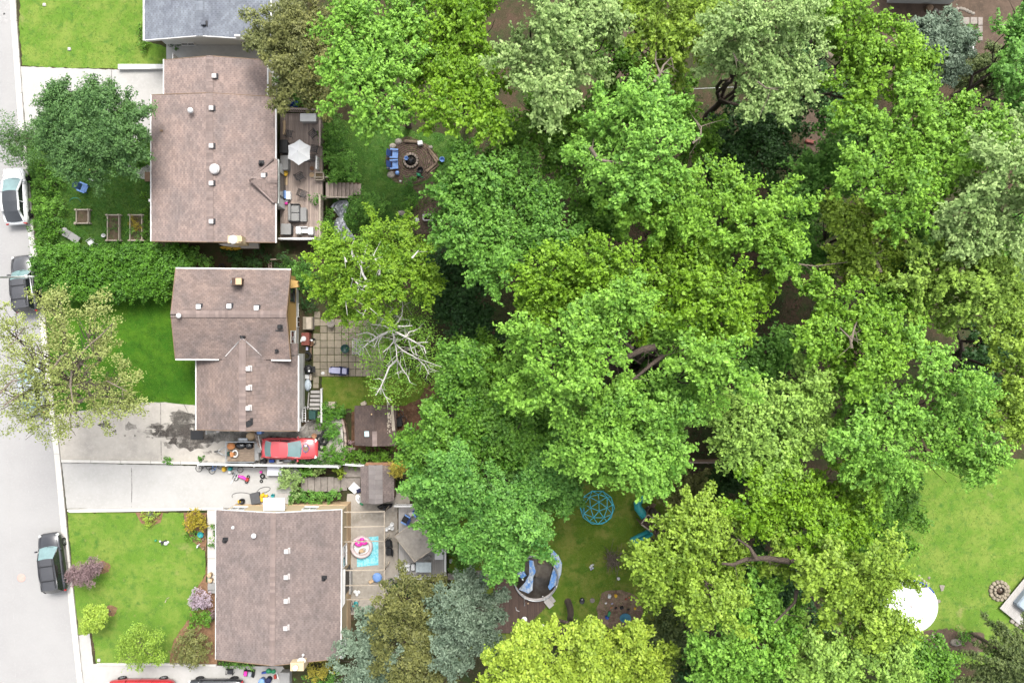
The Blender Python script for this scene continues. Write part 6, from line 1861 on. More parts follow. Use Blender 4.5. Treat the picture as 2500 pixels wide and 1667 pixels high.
bike("pale blue child's bicycle lying on the lower driveway, left of the red trike", at(528, 1143, .1), R(30), M_blue_lt, .8)
bike("dark bicycle lying on the lower driveway beside the white fence", at(498, 1141, .1), R(10), M_dkmetal, .85)
bike("bicycle with pale handlebar lying next to the red trike", at(581, 1156, .1), R(60), M_silver, .75)
def trike():
    H = T("ride_on_toy", "red plastic ride-on toy tipped over on the lower driveway", "toy", (0, 0, 0))
    MB().tube([(-.4, 0, .14), (0, .05, .2), (.45, -.02, .18)], [.1, .14, .1], 8).build("body", M_pink, H)
    MB().box((.42, 0, .22), (.26, .3, .16), bev=.05).build("seat", M_red, H)
    for x, y in ((-.42, 0), (.4, .22), (.4, -.22)): MB().torus((x, y, .12), .1, .04, 12, 6).build("wheel", M_black, H)
    MB().tube([(-.4, -.25, .3), (-.36, 0, .36), (-.4, .25, .3)], .025, 5).build("handlebar", M_white_pl, H)
    p = at(592, 1166, .2); place(H, (p.x, p.y, .02), R(-20))
trike()
simple("pole", "white pole lying slantwise left of the red ride-on toy", "pole", MB().tube([at(564, 1180, .05), at(576, 1158, .15)], .04, 6), M_white_pl)
simple("ride_on_toy", "yellow and teal plastic toys standing by the white fence on the lower driveway", "toys", MB().box(at(547, 1145, .2), (.3, .4, .35), .1, bev=.08).box(at(562, 1144, .2), (.32, .3, .36), .2, m=1, bev=.08).ball(at(561, 1152, .12), .14, m=2), [M_yellowp, M_teal, M_white_pl])
simple("wheel_toy", "black wheel of a cart lying on the lower driveway by the grey box", "wheel", MB().torus(at(641, 1162, .15), .16, .06, 16, 6).tube([at(641, 1162, .15), at(652, 1168, .2)], .02, 5), M_tire)
simple("wheel_toy", "smaller black wheel below the cart wheel on the lower driveway", "wheel", MB().torus(at(638, 1174, .1), .1, .04, 14, 6), M_tire)
simple("ball", "small pink ball beside the grey lidded box", "ball", MB().ball(at(637, 1152, .12), .12), M_pink)
covered_box("storage_box", "grey lidded storage box against the white fence on the lower driveway", "storage box", 652, 1139, 690, 1161, 0, .6, M_lav, bev=.04, lid=mat("pale_grey_lid", (.40, .40, .44), .5))
def hose(label, pts, m):
    P = []
    for (a, b, c, d) in zip(pts, pts[1:], pts[2:], pts[3:]):
        for i in range(5):
            t = i / 5
            f = lambda p0, p1, p2, p3: .5 * ((2 * p1) + (-p0 + p2) * t + (2 * p0 - 5 * p1 + 4 * p2 - p3) * t * t + (-p0 + 3 * p1 - 3 * p2 + p3) * t ** 3)
            P.append(at(f(a[0], b[0], c[0], d[0]), f(a[1], b[1], c[1], d[1]), .04))
    simple("garden_hose", label, "hose", MB().tube(P, .018, 5), m)
hose("dark hose looping over the lower driveway near the white canopy", [(590, 1222), (568, 1214), (570, 1205), (590, 1202), (612, 1206), (618, 1215), (632, 1194), (650, 1188), (660, 1192), (652, 1200), (640, 1204), (660, 1212), (668, 1214)], M_black)
covered_box("tool_case", "charcoal tool case tilted on the lower driveway beside the white canopy", "case", 611, 1203, 634, 1230, 0, .4, M_dkfab, bev=.05, rz=.2)
simple("plant_pot", "black bucket left of the charcoal tool case", "bucket", MB().lathe([(.2, 0), (.24, .3), (.2, .3), (.18, .06), (.01, .06)], at(593, 1222, 0), 14), M_black)
simple("toy_truck", "yellow toy truck left of the white door canopy", "toy", MB().box(at(638, 1217, .15), (.45, .5, .26), .4, bev=.05).box(at(641, 1208, .3), (.3, .25, .2), .4, bev=.04).box(at(649, 1210, .12), (.3, .2, .2), .1, bev=.04), M_yellowp)
simple("toy_truck", "small yellow toy by the black bucket", "toy", MB().box(at(584, 1224, .1), (.22, .26, .2), .4, bev=.04), M_yellowp)
simple("bucket", "teal bucket above the white door canopy", "bucket", MB().lathe([(.12, 0), (.15, .28), (.12, .28), (.1, .05), (.01, .05)], at(668, 1208, 0), 12), M_teal)
simple("ladder", "pale folded step ladder lying below the black bucket", "ladder", MB().tube([at(578, 1228, .1), at(597, 1241, .15)], .04, 5).tube([at(575, 1232, .1), at(593, 1243, .15)], .04, 5), M_silver)
simple("bush_base_slab", "pale concrete landing right of the white door canopy", "landing", MB().box(at(692, 1216, .05), (.95, .9, .1)), M_deck_grey)
simple("mattress", "white square panel leaning by the old shed", "panel", MB().box(at(865, 1191, BACK + .2), (.72, .72, .08), R(48), rx=.12, bev=.02), M_white_pl)
simple("crate", "dark blue grey crate behind the white square panel", "crate", MB().box(at(876, 1197, BACK + .12), (.35, .3, .24), .5, bev=.02), M_navy)
tarp_sheet("sheet", "crumpled white sheet below the white square panel", [(868, 1210), (874, 1205), (880, 1212), (880, 1226), (875, 1229), (868, 1219)], BACK, M_white_pl, .2, 7)
simple("watering_can", "green bottle at the old shed's lower left corner", "bottle", MB().tube([at(879, 1228, BACK + .1), at(886, 1232, BACK + .1)], .08, 8), M_green)
tarp_sheet("tarpaulin", "black plastic sheet heaped below the old shed", [(919, 1236), (932, 1230), (950, 1229), (961, 1228), (955, 1238), (940, 1246), (928, 1244)], BACK, M_bag, .3, 8)
def paddling_pool():
    c = at(884, 1333, BACK); H = T("paddling_pool", "round inflatable pool with pale pink rim and white inside on the patio", "pool", c)
    for k in range(2): MB().torus(c + Vector((0, 0, .14 + .2 * k)), .78, .15 - .01 * k, 30, 8).build("ring", M_palepink, H)
    MB().lathe([(.70, .08), (.01, .08)], c, 24).build("pool_floor", M_white_pl, H)
paddling_pool()
simple("pool_float", "pink flamingo coloured inflatable floating in the round pool", "pool float", MB().torus(at(876, 1324, BACK + .3), .22, .12, 18, 7, sx=1.1).torus(at(890, 1321, BACK + .3), .2, .11, 18, 7).ball(at(884, 1316, BACK + .42), .16, sx=1.4), M_pink)
simple("toy_bundle", "pile of pale toys in the lower half of the round pool", "toys", MB().box(at(884, 1344, BACK + .2), (.5, .3, .14), .3, bev=.05).ball(at(890, 1341, BACK + .22), .12, m=1).ball(at(878, 1348, BACK + .2), .1, m=2), [M_tan, M_vent, M_wood])
def pool_mat():
    a = [(872, 1376), (872, 1382), (924, 1378), (923, 1308), (908, 1309), (908, 1355), (880, 1362)]
    mb = MB(); mb.prism([tuple(at(u, v, BACK)[:2]) for u, v in [(872, 1383), (924, 1378), (924, 1308), (871, 1313)]], BACK + .01, BACK + .05)
    simple("splash_mat", "aqua patterned mat under the round inflatable pool", "mat", mb, M_cyan)
pool_mat()
def folding_chair(label, u, v, rz):
    H = T("folding_chair", label, "chair", (0, 0, 0), "black padded chairs side by side on the patio")
    MB().box((.06, 0, .44), (.5, .56, .06), bev=.03).build("seat", M_black, H)
    MB().box((-.26, 0, .72), (.08, .54, .56), ry=-.35, bev=.03).build("backrest", M_black, H)
    for s in (-1, 1):
        MB().tube([(-.2, s * .29, 0), (.1, s * .29, .44), (.28, s * .29, .62), (-.22, s * .29, .62)], .022, 5).build("armrest", M_dkmetal, H)
        MB().tube([(.26, s * .29, 0), (-.1, s * .29, .44)], .022, 5).build("leg", M_dkmetal, H)
    p = at(u, v, BACK + .5); place(H, (p.x, p.y, BACK + .01), rz)
folding_chair("black padded chair on the patio, upper of the pair", 949, 1326, R(185)); folding_chair("black padded chair on the patio, lower of the pair", 951, 1346, R(176))
def water_table():
    H = T("play_table", "blue domed play table with a pale tray under the pergola", "toy", (0, 0, 0))
    MB().lathe([(.36, .3), (.40, .42), (.3, .5), (.1, .54), (.01, .54)], n=18).build("blue_tray", M_blue_lt, H)
    MB().box((-.42, -.30, .3), (.65, .28, .08), .6, bev=.05).build("side_tray", M_tan, H)
    for k in range(3): MB().tube([(.25 * math.cos(k * 2.1), .25 * math.sin(k * 2.1), 0), (.2 * math.cos(k * 2.1), .2 * math.sin(k * 2.1), .32)], .04, 6).build("leg", M_white_pl, H)
    p = at(921, 1409, BACK + .4); place(H, (p.x, p.y, BACK), 0)
water_table()
simple("heart_cushion", "white heart shaped cushion on the patio's lower end", "cushion", MB().ball(at(867, 1444, BACK + .1), .16, sz=.5).ball(at(875, 1445, BACK + .1), .16, sz=.5).ball(at(871, 1451, BACK + .1), .14, sz=.5), M_white_pl)
def heart_chair():
    H = T("metal_chair", "teal metal chair with heart shaped back beside the lower house", "chair", (0, 0, 0))
    MB().lathe([(.2, .42), (.21, .45), (.01, .46)], n=14).build("seat", M_teal, H)
    MB().ball((-.14, .1, .6), .16, sz=1.1, sx=.4).ball((-.14, -.1, .6), .16, sz=1.1, sx=.4).build("backrest", M_teal, H)
    for x in (-.15, .15):
        for y in (-.15, .15): MB().tube([(x * 1.2, y * 1.2, 0), (x, y, .42)], .018, 5).build("leg", M_dkmetal, H)
    p = at(869, 1473, BACK + .4); place(H, (p.x, p.y, BACK), R(80))
heart_chair()
simple("metal_railing", "grey stacked metal chair frames beside the lower house's back wall", "frames", MB().tube([at(846, 1462, BACK + .3), at(860, 1494, BACK + .4)], .02, 4).tube([at(852, 1460, BACK + .3), at(860, 1490, BACK + .5)], .02, 4).tube([at(844, 1470, BACK + .3), at(856, 1496, BACK + .4)], .02, 4).tube([at(858, 1462, BACK + .3), at(864, 1490, BACK + .4)], .02, 4), M_dkmetal)
simple("metal_stand", "wire plant stand at the patio door of the lower house", "stand", MB().torus(at(849, 1390, BACK + .7), .22, .02, 14, 5).torus(at(850, 1394, BACK + .4), .25, .02, 14, 5).tube([at(845, 1390, BACK), at(845, 1388, BACK + .7)], .02, 4).tube([at(855, 1393, BACK), at(854, 1392, BACK + .7)], .02, 4), M_dkmetal)
for i, (u, v, s, lb) in enumerate([(958, 1278, .17, "white pail nearest the canopy deck's corner, topmost of four"), (952, 1286, .15, "white pail in the middle of the four pails"), (959, 1288, .14, "white pail right of the middle pail"), (945, 1290, .16, "white pail leftmost of the four, ring shaped")]):
    simple("bucket", lb, "bucket", MB().lathe([(s * .85, 0), (s, .3), (s * .8, .3), (s * .7, .1), (.01, .1)], at(u, v, BACK), 12), M_white_pl)
def camp_chair(label, u, v, rz, z, bag=False):
    H = T("camping_chair", label, "chair", (0, 0, 0), "blue camping chairs on the canopy deck")
    MB().box((0, 0, .42), (.55, .55, .05), bev=.02).build("seat", M_blue_ch if not bag else M_black, H)
    MB().box((-.3, 0, .72), (.06, .58, .55), ry=-.3, bev=.02).build("backrest", M_blue_ch, H)
    for s in (-1, 1):
        MB().box((0, s * .33, .62), (.5, .12, .03)).build("armrest", M_blue_lt, H)
        MB().tube([(-.25, s * .3, 0), (.25, s * .3, .42)], .02, 5).build("leg", M_dkmetal, H); MB().tube([(.25, s * .3, 0), (-.3, s * .3, .6)], .02, 5).build("leg", M_dkmetal, H)
    p = at(u, v, z + .4); place(H, (p.x, p.y, z), rz)
zc = BACK + .5
camp_chair("blue camping chair with a black bag on it, on the canopy deck", 991, 1267, R(150), zc, True); camp_chair("blue camping chair half hidden under the overhanging maple", 1021, 1250, R(-60), zc)
simple("side_table", "pale low table between the two blue camping chairs", "table", MB().box(at(1004, 1255, zc + .4), (.34, .34, .04), .4, bev=.02).tube([at(1004, 1255, zc), at(1004, 1255, zc + .4)], .03, 5), M_vent)
covered_box("deck_box", "large white deck box against the deck's right railing", "storage box", 1061, 1326, 1083, 1366, zc, .6, M_white, bev=.03, lid=M_white_pl)
covered_box("outdoor_table", "pale glass topped table by the deck's bottom railing", "table", 1015, 1372, 1053, 1397, zc, .7, M_vent, bev=.03, lid=mat("frosted_glass", (.36, .40, .41), .25))
def white_sofa():
    H = T("garden_sofa", "white cushioned two-piece sofa by the deck's bottom railing", "sofa", at(993, 1385, zc))
    p = at(988, 1387, zc + .4); MB().box((p.x, p.y, zc + .3), (.85, .5, .3), bev=.06).build("seat_cushion", M_white_pl, H)
    q = at(1008, 1385, zc + .4); MB().box((q.x, q.y, zc + .3), (.34, .5, .3), bev=.06).build("side_cushion", M_white_pl, H)
    r = at(994, 1379, zc + .5); MB().box((r.x, r.y, zc + .5), (.52, .2, .4), bev=.05).build("back_cushion", M_white_pl, H)
    MB().box((p.x + .3, p.y + .25, zc + .2), (1.25, .12, .4)).build("frame", M_dkfab, H)
white_sofa()
simple("cushion", "grey folded cushion under the canopy's lower edge", "cushion", MB().box(at(1042, 1362, zc + .2), (.6, .3, .2), .5, bev=.05), M_greyfab)
simple("lamp", "small white garden lantern right of the canopy deck", "lantern", MB().box(at(1101, 1368, BACK + .2), (.22, .22, .35), .4, bev=.03).lathe([(.12, .38), (.02, .48)], at(1101, 1368, BACK), 8), M_white_pl)

# porch of the lower house
for (u, v, lb) in ((515, 1401, "round cream stool on the front walk, upper one"), (517, 1414, "round cream stool on the front walk, lower one")):
    simple("garden_stool", lb, "stool", MB().lathe([(.17, 0), (.14, .2), (.18, .38), (.16, .42), (.01, .42)], at(u, v, .06), 14), M_tan)
simple("front_bench", "grey two-step porch bench under the lower house's eave", "bench", MB().box(at(516, 1432, .45), (.6, .5, .06), bev=.02).box(at(521, 1440, .35), (.4, .5, .06), bev=.02).box(at(510, 1434, .25), (.06, .45, .4)), M_greyfab)
simple("plant_pot", "turquoise glazed pot in the lower house's planting bed", "pot", MB().lathe([(.17, 0), (.23, .3), (.25, .32), (.2, .3), (.17, .2), (.01, .2)], at(493, 1303, 0), 14), M_teal)
for i, (u, v, s, lb) in enumerate([(497, 1314, .14, "dark clay pot below the turquoise pot"), (498, 1336, .13, "brown clay pot at the lower end of the bed by the walk"), (478, 1302, .1, "small black pot left of the turquoise pot")]):
    simple("flower_pot", lb, "pot", MB().lathe([(s * .7, 0), (s, .22), (s * .85, .22), (s * .7, .15), (.01, .15)], at(u, v, 0), 12), M_wood if i < 2 else M_black)
simple("garden_sign", "white little post on the edge of the curved bed", "post", MB().box(at(484, 1332, .2), (.1, .26, .4), -.4, bev=.02), M_white_pl)
simple("toy_bundle", "white and dark toys scattered on the lower lawn", "toys", MB().ball(at(405, 1326, .12), .16).ball(at(391, 1321, .06), .08).box(at(401, 1321, .08), (.35, .12, .12), .5, m=1).box(at(395, 1326, .06), (.1, .3, .08), .2, m=1).ball(at(410, 1323, .08), .1), [M_white_pl, M_dkmetal])
simple("toy_ball", "small green toy left of the white toys on the lower lawn", "toy", MB().ball(at(380, 1319, .07), .1), M_green)
simple("stick", "two thin pale sticks lying on the lower lawn", "sticks", MB().tube([at(403, 1470, .03), at(406, 1463, .03)], .03, 5).tube([at(407, 1461, .03), at(413, 1457, .03)], .02, 5), M_timber)
# bottom driveway
plastic_chair("dark folding chair on the bottom driveway, leftmost", at(562, 1638, .4), 0, R(-95), M_dkmetal)
def wagon():
    H = T("toy_wagon", "black toy cart with pink and grey seats on the bottom driveway", "toy", (0, 0, 0))
    MB().box((0, 0, .2), (.9, .5, .16), bev=.08).build("body", M_black, H)
    MB().box((-.25, 0, .32), (.26, .38, .12), bev=.03).build("seat", M_pink, H); MB().box((.1, 0, .32), (.3, .38, .12), bev=.03).build("seat", M_silver, H)
    for x in (-.34, .34):
        for s in (-1, 1): MB().torus((x, s * .25, .1), .07, .03, 10, 5).build("wheel", M_tire, H)
    p = at(608, 1643, .2); place(H, (p.x, p.y, .01), R(-8))
wagon()
for i, (u, v, r, m, lb) in enumerate([(643, 1657, .25, M_blue_lt, "bright blue round tub on the bottom driveway, left one"), (659, 1655, .25, M_navy, "dark navy round tub on the bottom driveway, right one")]):
    simple("tub", lb, "tub", MB().lathe([(r * .85, 0), (r, .5), (r * .97, .54), (.01, .57)], at(u, v, 0), 18), m)
simple("ride_on_toy", "green plastic ride-on toy above the navy tub", "toy", MB().ball(at(656, 1637, .2), .2, sx=1.2).ball(at(668, 1638, .2), .18).box(at(662, 1639, .15), (.5, .2, .2), bev=.05), M_green)
simple("ride_on_toy", "blue toy slide piece left of the green ride-on toy", "toy", MB().box(at(645, 1641, .15), (.42, .14, .2), .15, bev=.04), M_blue)
simple("crate", "red crate right of the green ride-on toy", "crate", MB().box(at(672, 1651, .12), (.2, .3, .24), .1, bev=.02), M_red)
simple("pole", "white plastic pipe standing right of the red crate", "pipe", MB().tube([at(676, 1640, .2), at(679, 1656, .1)], .06, 8), M_white_pl)
covered_box("storage_box", "grey slatted storage chest at the bottom driveway's end", "storage box", 683, 1641, 707, 1680, 0, .7, M_greyfab, bev=.03)

# ------------------------------------------------------------------ lower garden
def dome():
    c = at(1458, 1238, BACK); r = 1.42; H = T("climbing_dome", "cyan steel geodesic climbing dome on the grass", "climbing frame", c)
    hz_ = 1.35
    def pt(ring, k):
        if ring == 0: return c + Vector((.0, 0, hz_))
        n, q, z = ((5, .50, .88), (10, .86, .52), (10, 1.0, .02))[ring - 1]
        a = 2 * math.pi * (k + (.5 if ring == 2 else 0) * 0) / n + (.3 if ring < 3 else .3 + math.pi / 10)
        return c + Vector((r * q * math.cos(a), r * q * math.sin(a), hz_ * z))
    E = [((0, 0), (1, k)) for k in range(5)] + [((1, k), (1, (k + 1) % 5)) for k in range(5)]
    for k in range(5): E += [((1, k), (2, 2 * k)), ((1, k), (2, (2 * k + 1) % 10)), ((1, k), (2, (2 * k - 1) % 10))]
    E += [((2, k), (2, (k + 1) % 10)) for k in range(10)]
    for k in range(10): E += [((2, k), (3, k)), ((2, k), (3, (k - 1) % 10))]
    E += [((3, k), (3, (k + 1) % 10)) for k in range(10)]
    for a, b in E: MB().tube([pt(*a), pt(*b)], .028, 5).build("bar", M_cyanbar, H)
dome()
def play_tower():
    c = at(1583, 1273, BACK + 1.5); H = T("play_tower", "wooden play tower with a teal tube slide and twin teal slides", "play tower", (c.x, c.y, BACK))
    a = R(55); M = Matrix.Rotation(a, 3, 'Z')
    off = Vector((c.x, c.y, BACK))
    w = .95
    for i in range(6): p = off + M @ Vector((-w / 2 + (i + .5) * w / 6, 0, 1.2)); MB().box(p, (w / 6 - .015, w, .05), a).build("floor_board", M_deck_dark, H)
    for x in (-.5, .5):
        for y in (-.5, .5): p = off + M @ Vector((x * w, y * w, .95)); MB().box(p, (.1, .1, 1.9), a).build("post", M_wood, H)
    for x, y, sx, sy in ((0, .5, 1, .05), (0, -.5, 1, .05), (.5, 0, .05, 1), (-.5, 0, .05, 1)):
        p = off + M @ Vector((x * w, y * w, 1.85)); MB().box(p, (sx * w + .05, sy * w + .02, .09), a).build("top_rail", M_timber, H)
    pts = [at(1574, 1262, BACK + 1.35), at(1566, 1250, BACK + 1.25), at(1558, 1240, BACK + 1.05), at(1556, 1229, BACK + .8), at(1562, 1220, BACK + .55), at(1574, 1217, BACK + .35)]
    MB().tube(pts, .33, 12).build("tube_slide", M_teal, H)
    for k in (0, 1):
        s = Vector((.0, 0, 0)); p, q = at(1583 + k * 8, 1296 + k * 7, BACK + 1.15), at(1541 + k * 8, 1318 + k * 8, BACK + .2)
        MB().tube([p, p.lerp(q, .5) + Vector((0, 0, -.08)), q], .17, 8).build("slide", M_teal, H)
        MB().ball(q, .13).build("slide_end", M_tan, H)
    for i in range(6): MB().ball(at(1583 + (i % 3) * 5, 1236 + (i // 3) * 6 + (i % 2) * 2, BACK + .5 + (i // 3) * .25), .05).build("climbing_hold", M_vent, H)
    p = at(1590, 1240, BACK + .7); MB().box(p, (.9, .06, 1.2), a + math.pi, rx=.5).build("climbing_wall", M_wood, H)
play_tower()
def round_pool():
    c = at(1308, 1407, BACK); r = 1.95; H = T("round_pool", "empty sunken round pool with a torn blue liner", "pool", c)
    MB().lathe([(r - .05, .03), (.01, .02)], c, 36).build("pool_bed", mat("grey_pool_bed", (.30, .275, .24), .8, col2=(.15, .12, .095), scale=1.2, bump=.3), H)
    MB().torus(c + Vector((0, 0, .55)), r - .1, .045, 40, 6, sx=.97).build("pool_rim", M_metal, H)
    MB().lathe([(r - .12, .0), (r - .08, .5), (r - .11, .5), (r - .15, .0)], c, 40).build("pool_wall", M_vent, H)
    lm = mat("torn_blue_liner", (.09, .20, .42), .55, col2=(.30, .34, .38), scale=2.2, bump=.5, bscale=6, thr=(.45, .55))
    def lin(name, px, z, seed):
        o = tarp_sheet(name, "x", px, z, lm, .22, seed); del o["label"]; del o["category"]
        o.data.transform(Matrix.Translation(-Vector(H.location))); o.parent = H
    lin("liner", [(1335, 1335), (1350, 1342), (1364, 1356), (1372, 1375), (1370, 1400), (1360, 1425), (1342, 1440), (1338, 1432), (1352, 1415), (1352, 1385), (1346, 1362), (1335, 1348)], BACK + .1, 11)
    lin("liner", [(1292, 1366), (1302, 1368), (1308, 1395), (1302, 1408), (1300, 1440), (1290, 1448), (1266, 1438), (1280, 1424), (1292, 1400)], BACK + .1, 12)
    lin("liner", [(1262, 1388), (1278, 1392), (1286, 1404), (1274, 1412), (1264, 1404)], BACK + .08, 13)
    for k in range(7):
        a = R(-20 + k * 52); p = c + Vector(((r - .1) * .97 * math.cos(a), (r - .1) * math.sin(a), 0))
        MB().box(p + Vector((0, 0, .3)), (.1, .1, .6), a).build("rim_post", M_white, H)
    for (u, v) in ((1281, 1478), (1249, 1422)): MB().tube([at(u, v, BACK + .3), at(u - 1, v - 13, BACK + .9)], .03, 5).build("rim_strut", M_metal, H)
    MB().box(at(1321, 1366, BACK + .15), (.5, .6, .3), bev=.03).build("skimmer_box", M_wood, H)
round_pool()
simple("drinks_can", "small white pot on the pool bed's left half", "pot", MB().lathe([(.07, 0), (.07, .18), (.01, .18)], at(1276, 1413, BACK + .1), 8), M_white_pl)
simple("stick_pile", "heap of dry brushwood on the lower garden's grass", "brushwood", (lambda mb, rr: [mb.tube([at(1497 + rr.gauss(0, 8), 1368 + rr.gauss(0, 9), BACK + rr.uniform(.05, .4)), at(1497 + rr.gauss(0, 17), 1366 + rr.gauss(0, 20), BACK + rr.uniform(.05, .5))], [.025, .008], 4) for _ in range(90)] and mb)(MB(), random.Random(3)), M_bark_pale)
bpy.data.objects["stick_pile"]["kind"] = "stuff"
simple("toy_bundle", "small cluster of purple and white toy balls on the grass below the dome", "toys", MB().ball(at(1444, 1380, BACK + .08), .1).ball(at(1447, 1386, BACK + .08), .09, m=1).ball(at(1441, 1384, BACK + .08), .09).ball(at(1443, 1389, BACK + .07), .08, m=1).ball(at(1448, 1378, BACK + .07), .07), [M_white_pl, M_lav])
simple("ball", "single white ball on the grass right of the brushwood heap", "ball", MB().ball(at(1510, 1412, BACK + .12), .13), M_white_pl)
simple("bin_bag", "small dark bag on the grass left of the sand circle", "bag", MB().ball(at(1421, 1466, BACK), .24, n=9, sz=.7, z0=0, sy=1.2), M_bag)
sheet("sand_circle", blob(1511, 1487, 56, 48, 30, .08, 8), BACK + .012, mat_layers("toy_sand", (.17, .12, .085), [((.10, .06, .045), 1.6, .42, .6), ((.22, .17, .13), 6, .55, .7)], bump=.6))
def sand_toys():
    rr = random.Random(12)
    items = [(1488, 1455, M_white_pl, .16, "white tray at the top left of the sand circle"), (1503, 1454, M_yellowp, .14, "yellow digger at the top of the sand circle"), (1479, 1472, M_white, .08, "small white scoop at the left of the sand circle"), (1528, 1462, M_red, .08, "red toy at the upper right of the sand circle"), (1536, 1458, M_orange, .07, "orange toy at the top right edge of the sand circle"), (1550, 1485, M_yellowp, .1, "yellow and black truck at the right of the sand circle"), (1518, 1483, M_black, .16, "black bucket in the middle of the sand circle"), (1503, 1484, M_black, .1, "small black pot left of the black bucket"), (1534, 1487, M_black, .1, "small black pot right of the black bucket"), (1494, 1473, M_lav, .07, "lavender toy in the left half of the sand circle"), (1492, 1483, M_orange, .07, "orange scoop in the left half of the sand circle")]
    for u, v, m, s, lb in items:
        mb = MB().box(at(u, v, BACK + s * .7), (s * 2, s * 1.5, s), rr.uniform(0, 3), bev=s * .3)
        mb.box(at(u + 2, v - 1, BACK + s * 1.4), (s, s, s * .7), rr.uniform(0, 3), bev=s * .2)
        simple("sand_toy", lb, "toy", mb, m, "toys in the sand circle")
    simple("sand_toy", "green and blue toy tractor at the lower left of the sand circle", "toy", MB().box(at(1487, 1498, BACK + .15), (.2, .42, .2), -.4, bev=.04).box(at(1482, 1507, BACK + .15), (.3, .22, .22), -.4, m=1, bev=.04), [M_green, M_blue], "toys in the sand circle")
    simple("basin", "blue basin at the bottom of the sand circle under the leaves", "basin", MB().lathe([(.4, 0), (.48, .2), (.44, .2), (.36, .05), (.01, .05)], at(1526, 1506, BACK), 20, sy=.8), mat("petrol_blue_plastic", (.03, .14, .20), .45))
sand_toys()
tag(MB().ball(at(1446, 1465, BACK), .22, n=8, sz=.5, z0=0).build("edge_stone", M_stone), "pale stone at the left edge of the sand circle", "stone")
simple("garden_stool", "white round seat with green base on the dark deck, half under leaves", "seat", MB().lathe([(.2, 0), (.24, .3), (.2, .36), (.01, .37)], at(1280, 1509, BACK + .25), 16).ball(at(1273, 1519, BACK + .35), .2, m=1), [M_white_pl, M_green])
simple("angle_iron", "pale green bent strip lying on the dark deck", "strip", MB().tube([at(1259, 1481, BACK + .28), at(1261, 1489, BACK + .28), at(1268, 1492, BACK + .28)], .04, 5), M_vent)
for i, (u, v, lb) in enumerate([(1240, 1467, "tiny white cap on the dark deck, left one"), (1289, 1472, "tiny cream cap on the dark deck near the pool rim"), (1325, 1455, "round white cap inside the pool's lower rim")]):
    simple("cap", lb, "cap", MB().lathe([(.06, 0), (.06, .05), (.01, .07)], at(u, v, BACK + .26), 8), M_white if i != 1 else M_tan)
simple("stone_block", "white stone half hidden below the dark deck's point", "stone", MB().ball(at(1323, 1528, BACK), .22, n=8, sz=.7, z0=0), M_white)

# ------------------------------------------------------------------ right hand garden
def white_pool():
    c = at(2216, 1474, BACK); r = 2.15; H = T("covered_pool", "big round above-ground pool under a bright white cover", "pool", c)
    MB().lathe([(r, 0), (r + .02, .5), (r - .02, .52)], c, 40).build("pool_wall", M_blue_lt, H)
    mb = MB(); n = 40; P, F = [], []; rr = random.Random(4)
    for i, (q, z) in enumerate([(1.01, .5), (1.0, .66), (.9, .66), (.6, .62), (.3, .63)]):
        for k in range(n):
            a = 2 * math.pi * k / n; P.append(c + Vector((r * q * math.cos(a), r * q * math.sin(a), z + (rr.uniform(-.02, .02) if i > 1 else 0))))
    P.append(c + Vector((0, 0, .6)))
    for i in range(4):
        for k in range(n): F.append((i * n + k, i * n + (k + 1) % n, (i + 1) * n + (k + 1) % n, (i + 1) * n + k))
    for k in range(n): F.append((4 * n + k, 4 * n + (k + 1) % n, len(P) - 1))
    mb.add(P, F, 0, True).build("pool_cover", M_cover, H)
    for k in range(6):
        a = R(20 + 30 * k); s = Vector((r * .97 * math.cos(a), r * .97 * math.sin(a), .655)); e = Vector((-s.x, -s.y, .655))
        MB().tube([c + s, c + s * .5 + Vector((0, 0, .3)), c + Vector((0, 0, .61)), c + e * .5 + Vector((0, 0, .3)), c + e], .016, 4).build("cover_seam", M_vent, H)
    b = MB(); P = []
    for k in range(10):
        a = R(86 - k * 6); P.append(c + Vector(((r - .02) * math.cos(a), (r - .02) * math.sin(a), .68)))
    b.tube(P, .05, 5).build("cover_edge", M_blue, H)
    b = MB(); b.add([c + Vector((r * 1.02 * math.cos(R(84 - 6 * k)), r * 1.02 * math.sin(R(84 - 6 * k)), .69)) for k in range(7)] + [c + Vector((r * .84 * math.cos(R(60)), r * .84 * math.sin(R(60)), .69))], [tuple(range(6, -1, -1)) + (7,)]).build("open_gap", M_dkmetal, H)
white_pool()
rr_ = random.Random(8)
for i, (u, v, s, lb) in enumerate([(2244, 1406, .14, "first small stone of the row above the white pool cover"), (2249, 1412, .11, "second small stone of the row above the white pool cover"), (2256, 1418, .13, "third small stone of the row at the white pool cover"), (2263, 1424, .18, "largest stone of the row at the white pool cover"), (2267, 1434, .14, "last stone of the row beside the blue cover edge"), (2268, 1410, .13, "lone pale stone above the row by the white pool"), (2290, 1467, .17, "square pale stone right of the white pool cover"), (2276, 1552, .2, "pale rock left of the brown earth bed's middle"), (2295, 1555, .16, "small pale rock in the brown earth bed"), (2262, 1568, .14, "reddish rock at the left end of the earth bed"), (2258, 1562, .22, "flat rock at the left edge of the earth bed")]):
    simple("garden_stone", lb, "stone", MB().ball(at(u, v, BACK), s, n=7, sz=.55, z0=0, sx=rr_.uniform(.8, 1.4)), M_stone, "stones round the white pool")
simple("stepping_stone", "flat triangular stone on the far lawn right of the white pool", "stone", MB().prism([tuple(at(u, v, BACK)[:2]) for u, v in [(2293, 1427), (2306, 1428), (2302, 1441), (2297, 1442)]], BACK, BACK + .06), M_stone)
simple("boulder", "big grey boulder in the brown earth bed, bottom right", "boulder", MB().ball(at(2333, 1567, BACK), .5, n=8, sz=.6, z0=0, sx=1.1, sy=.65), M_stone)
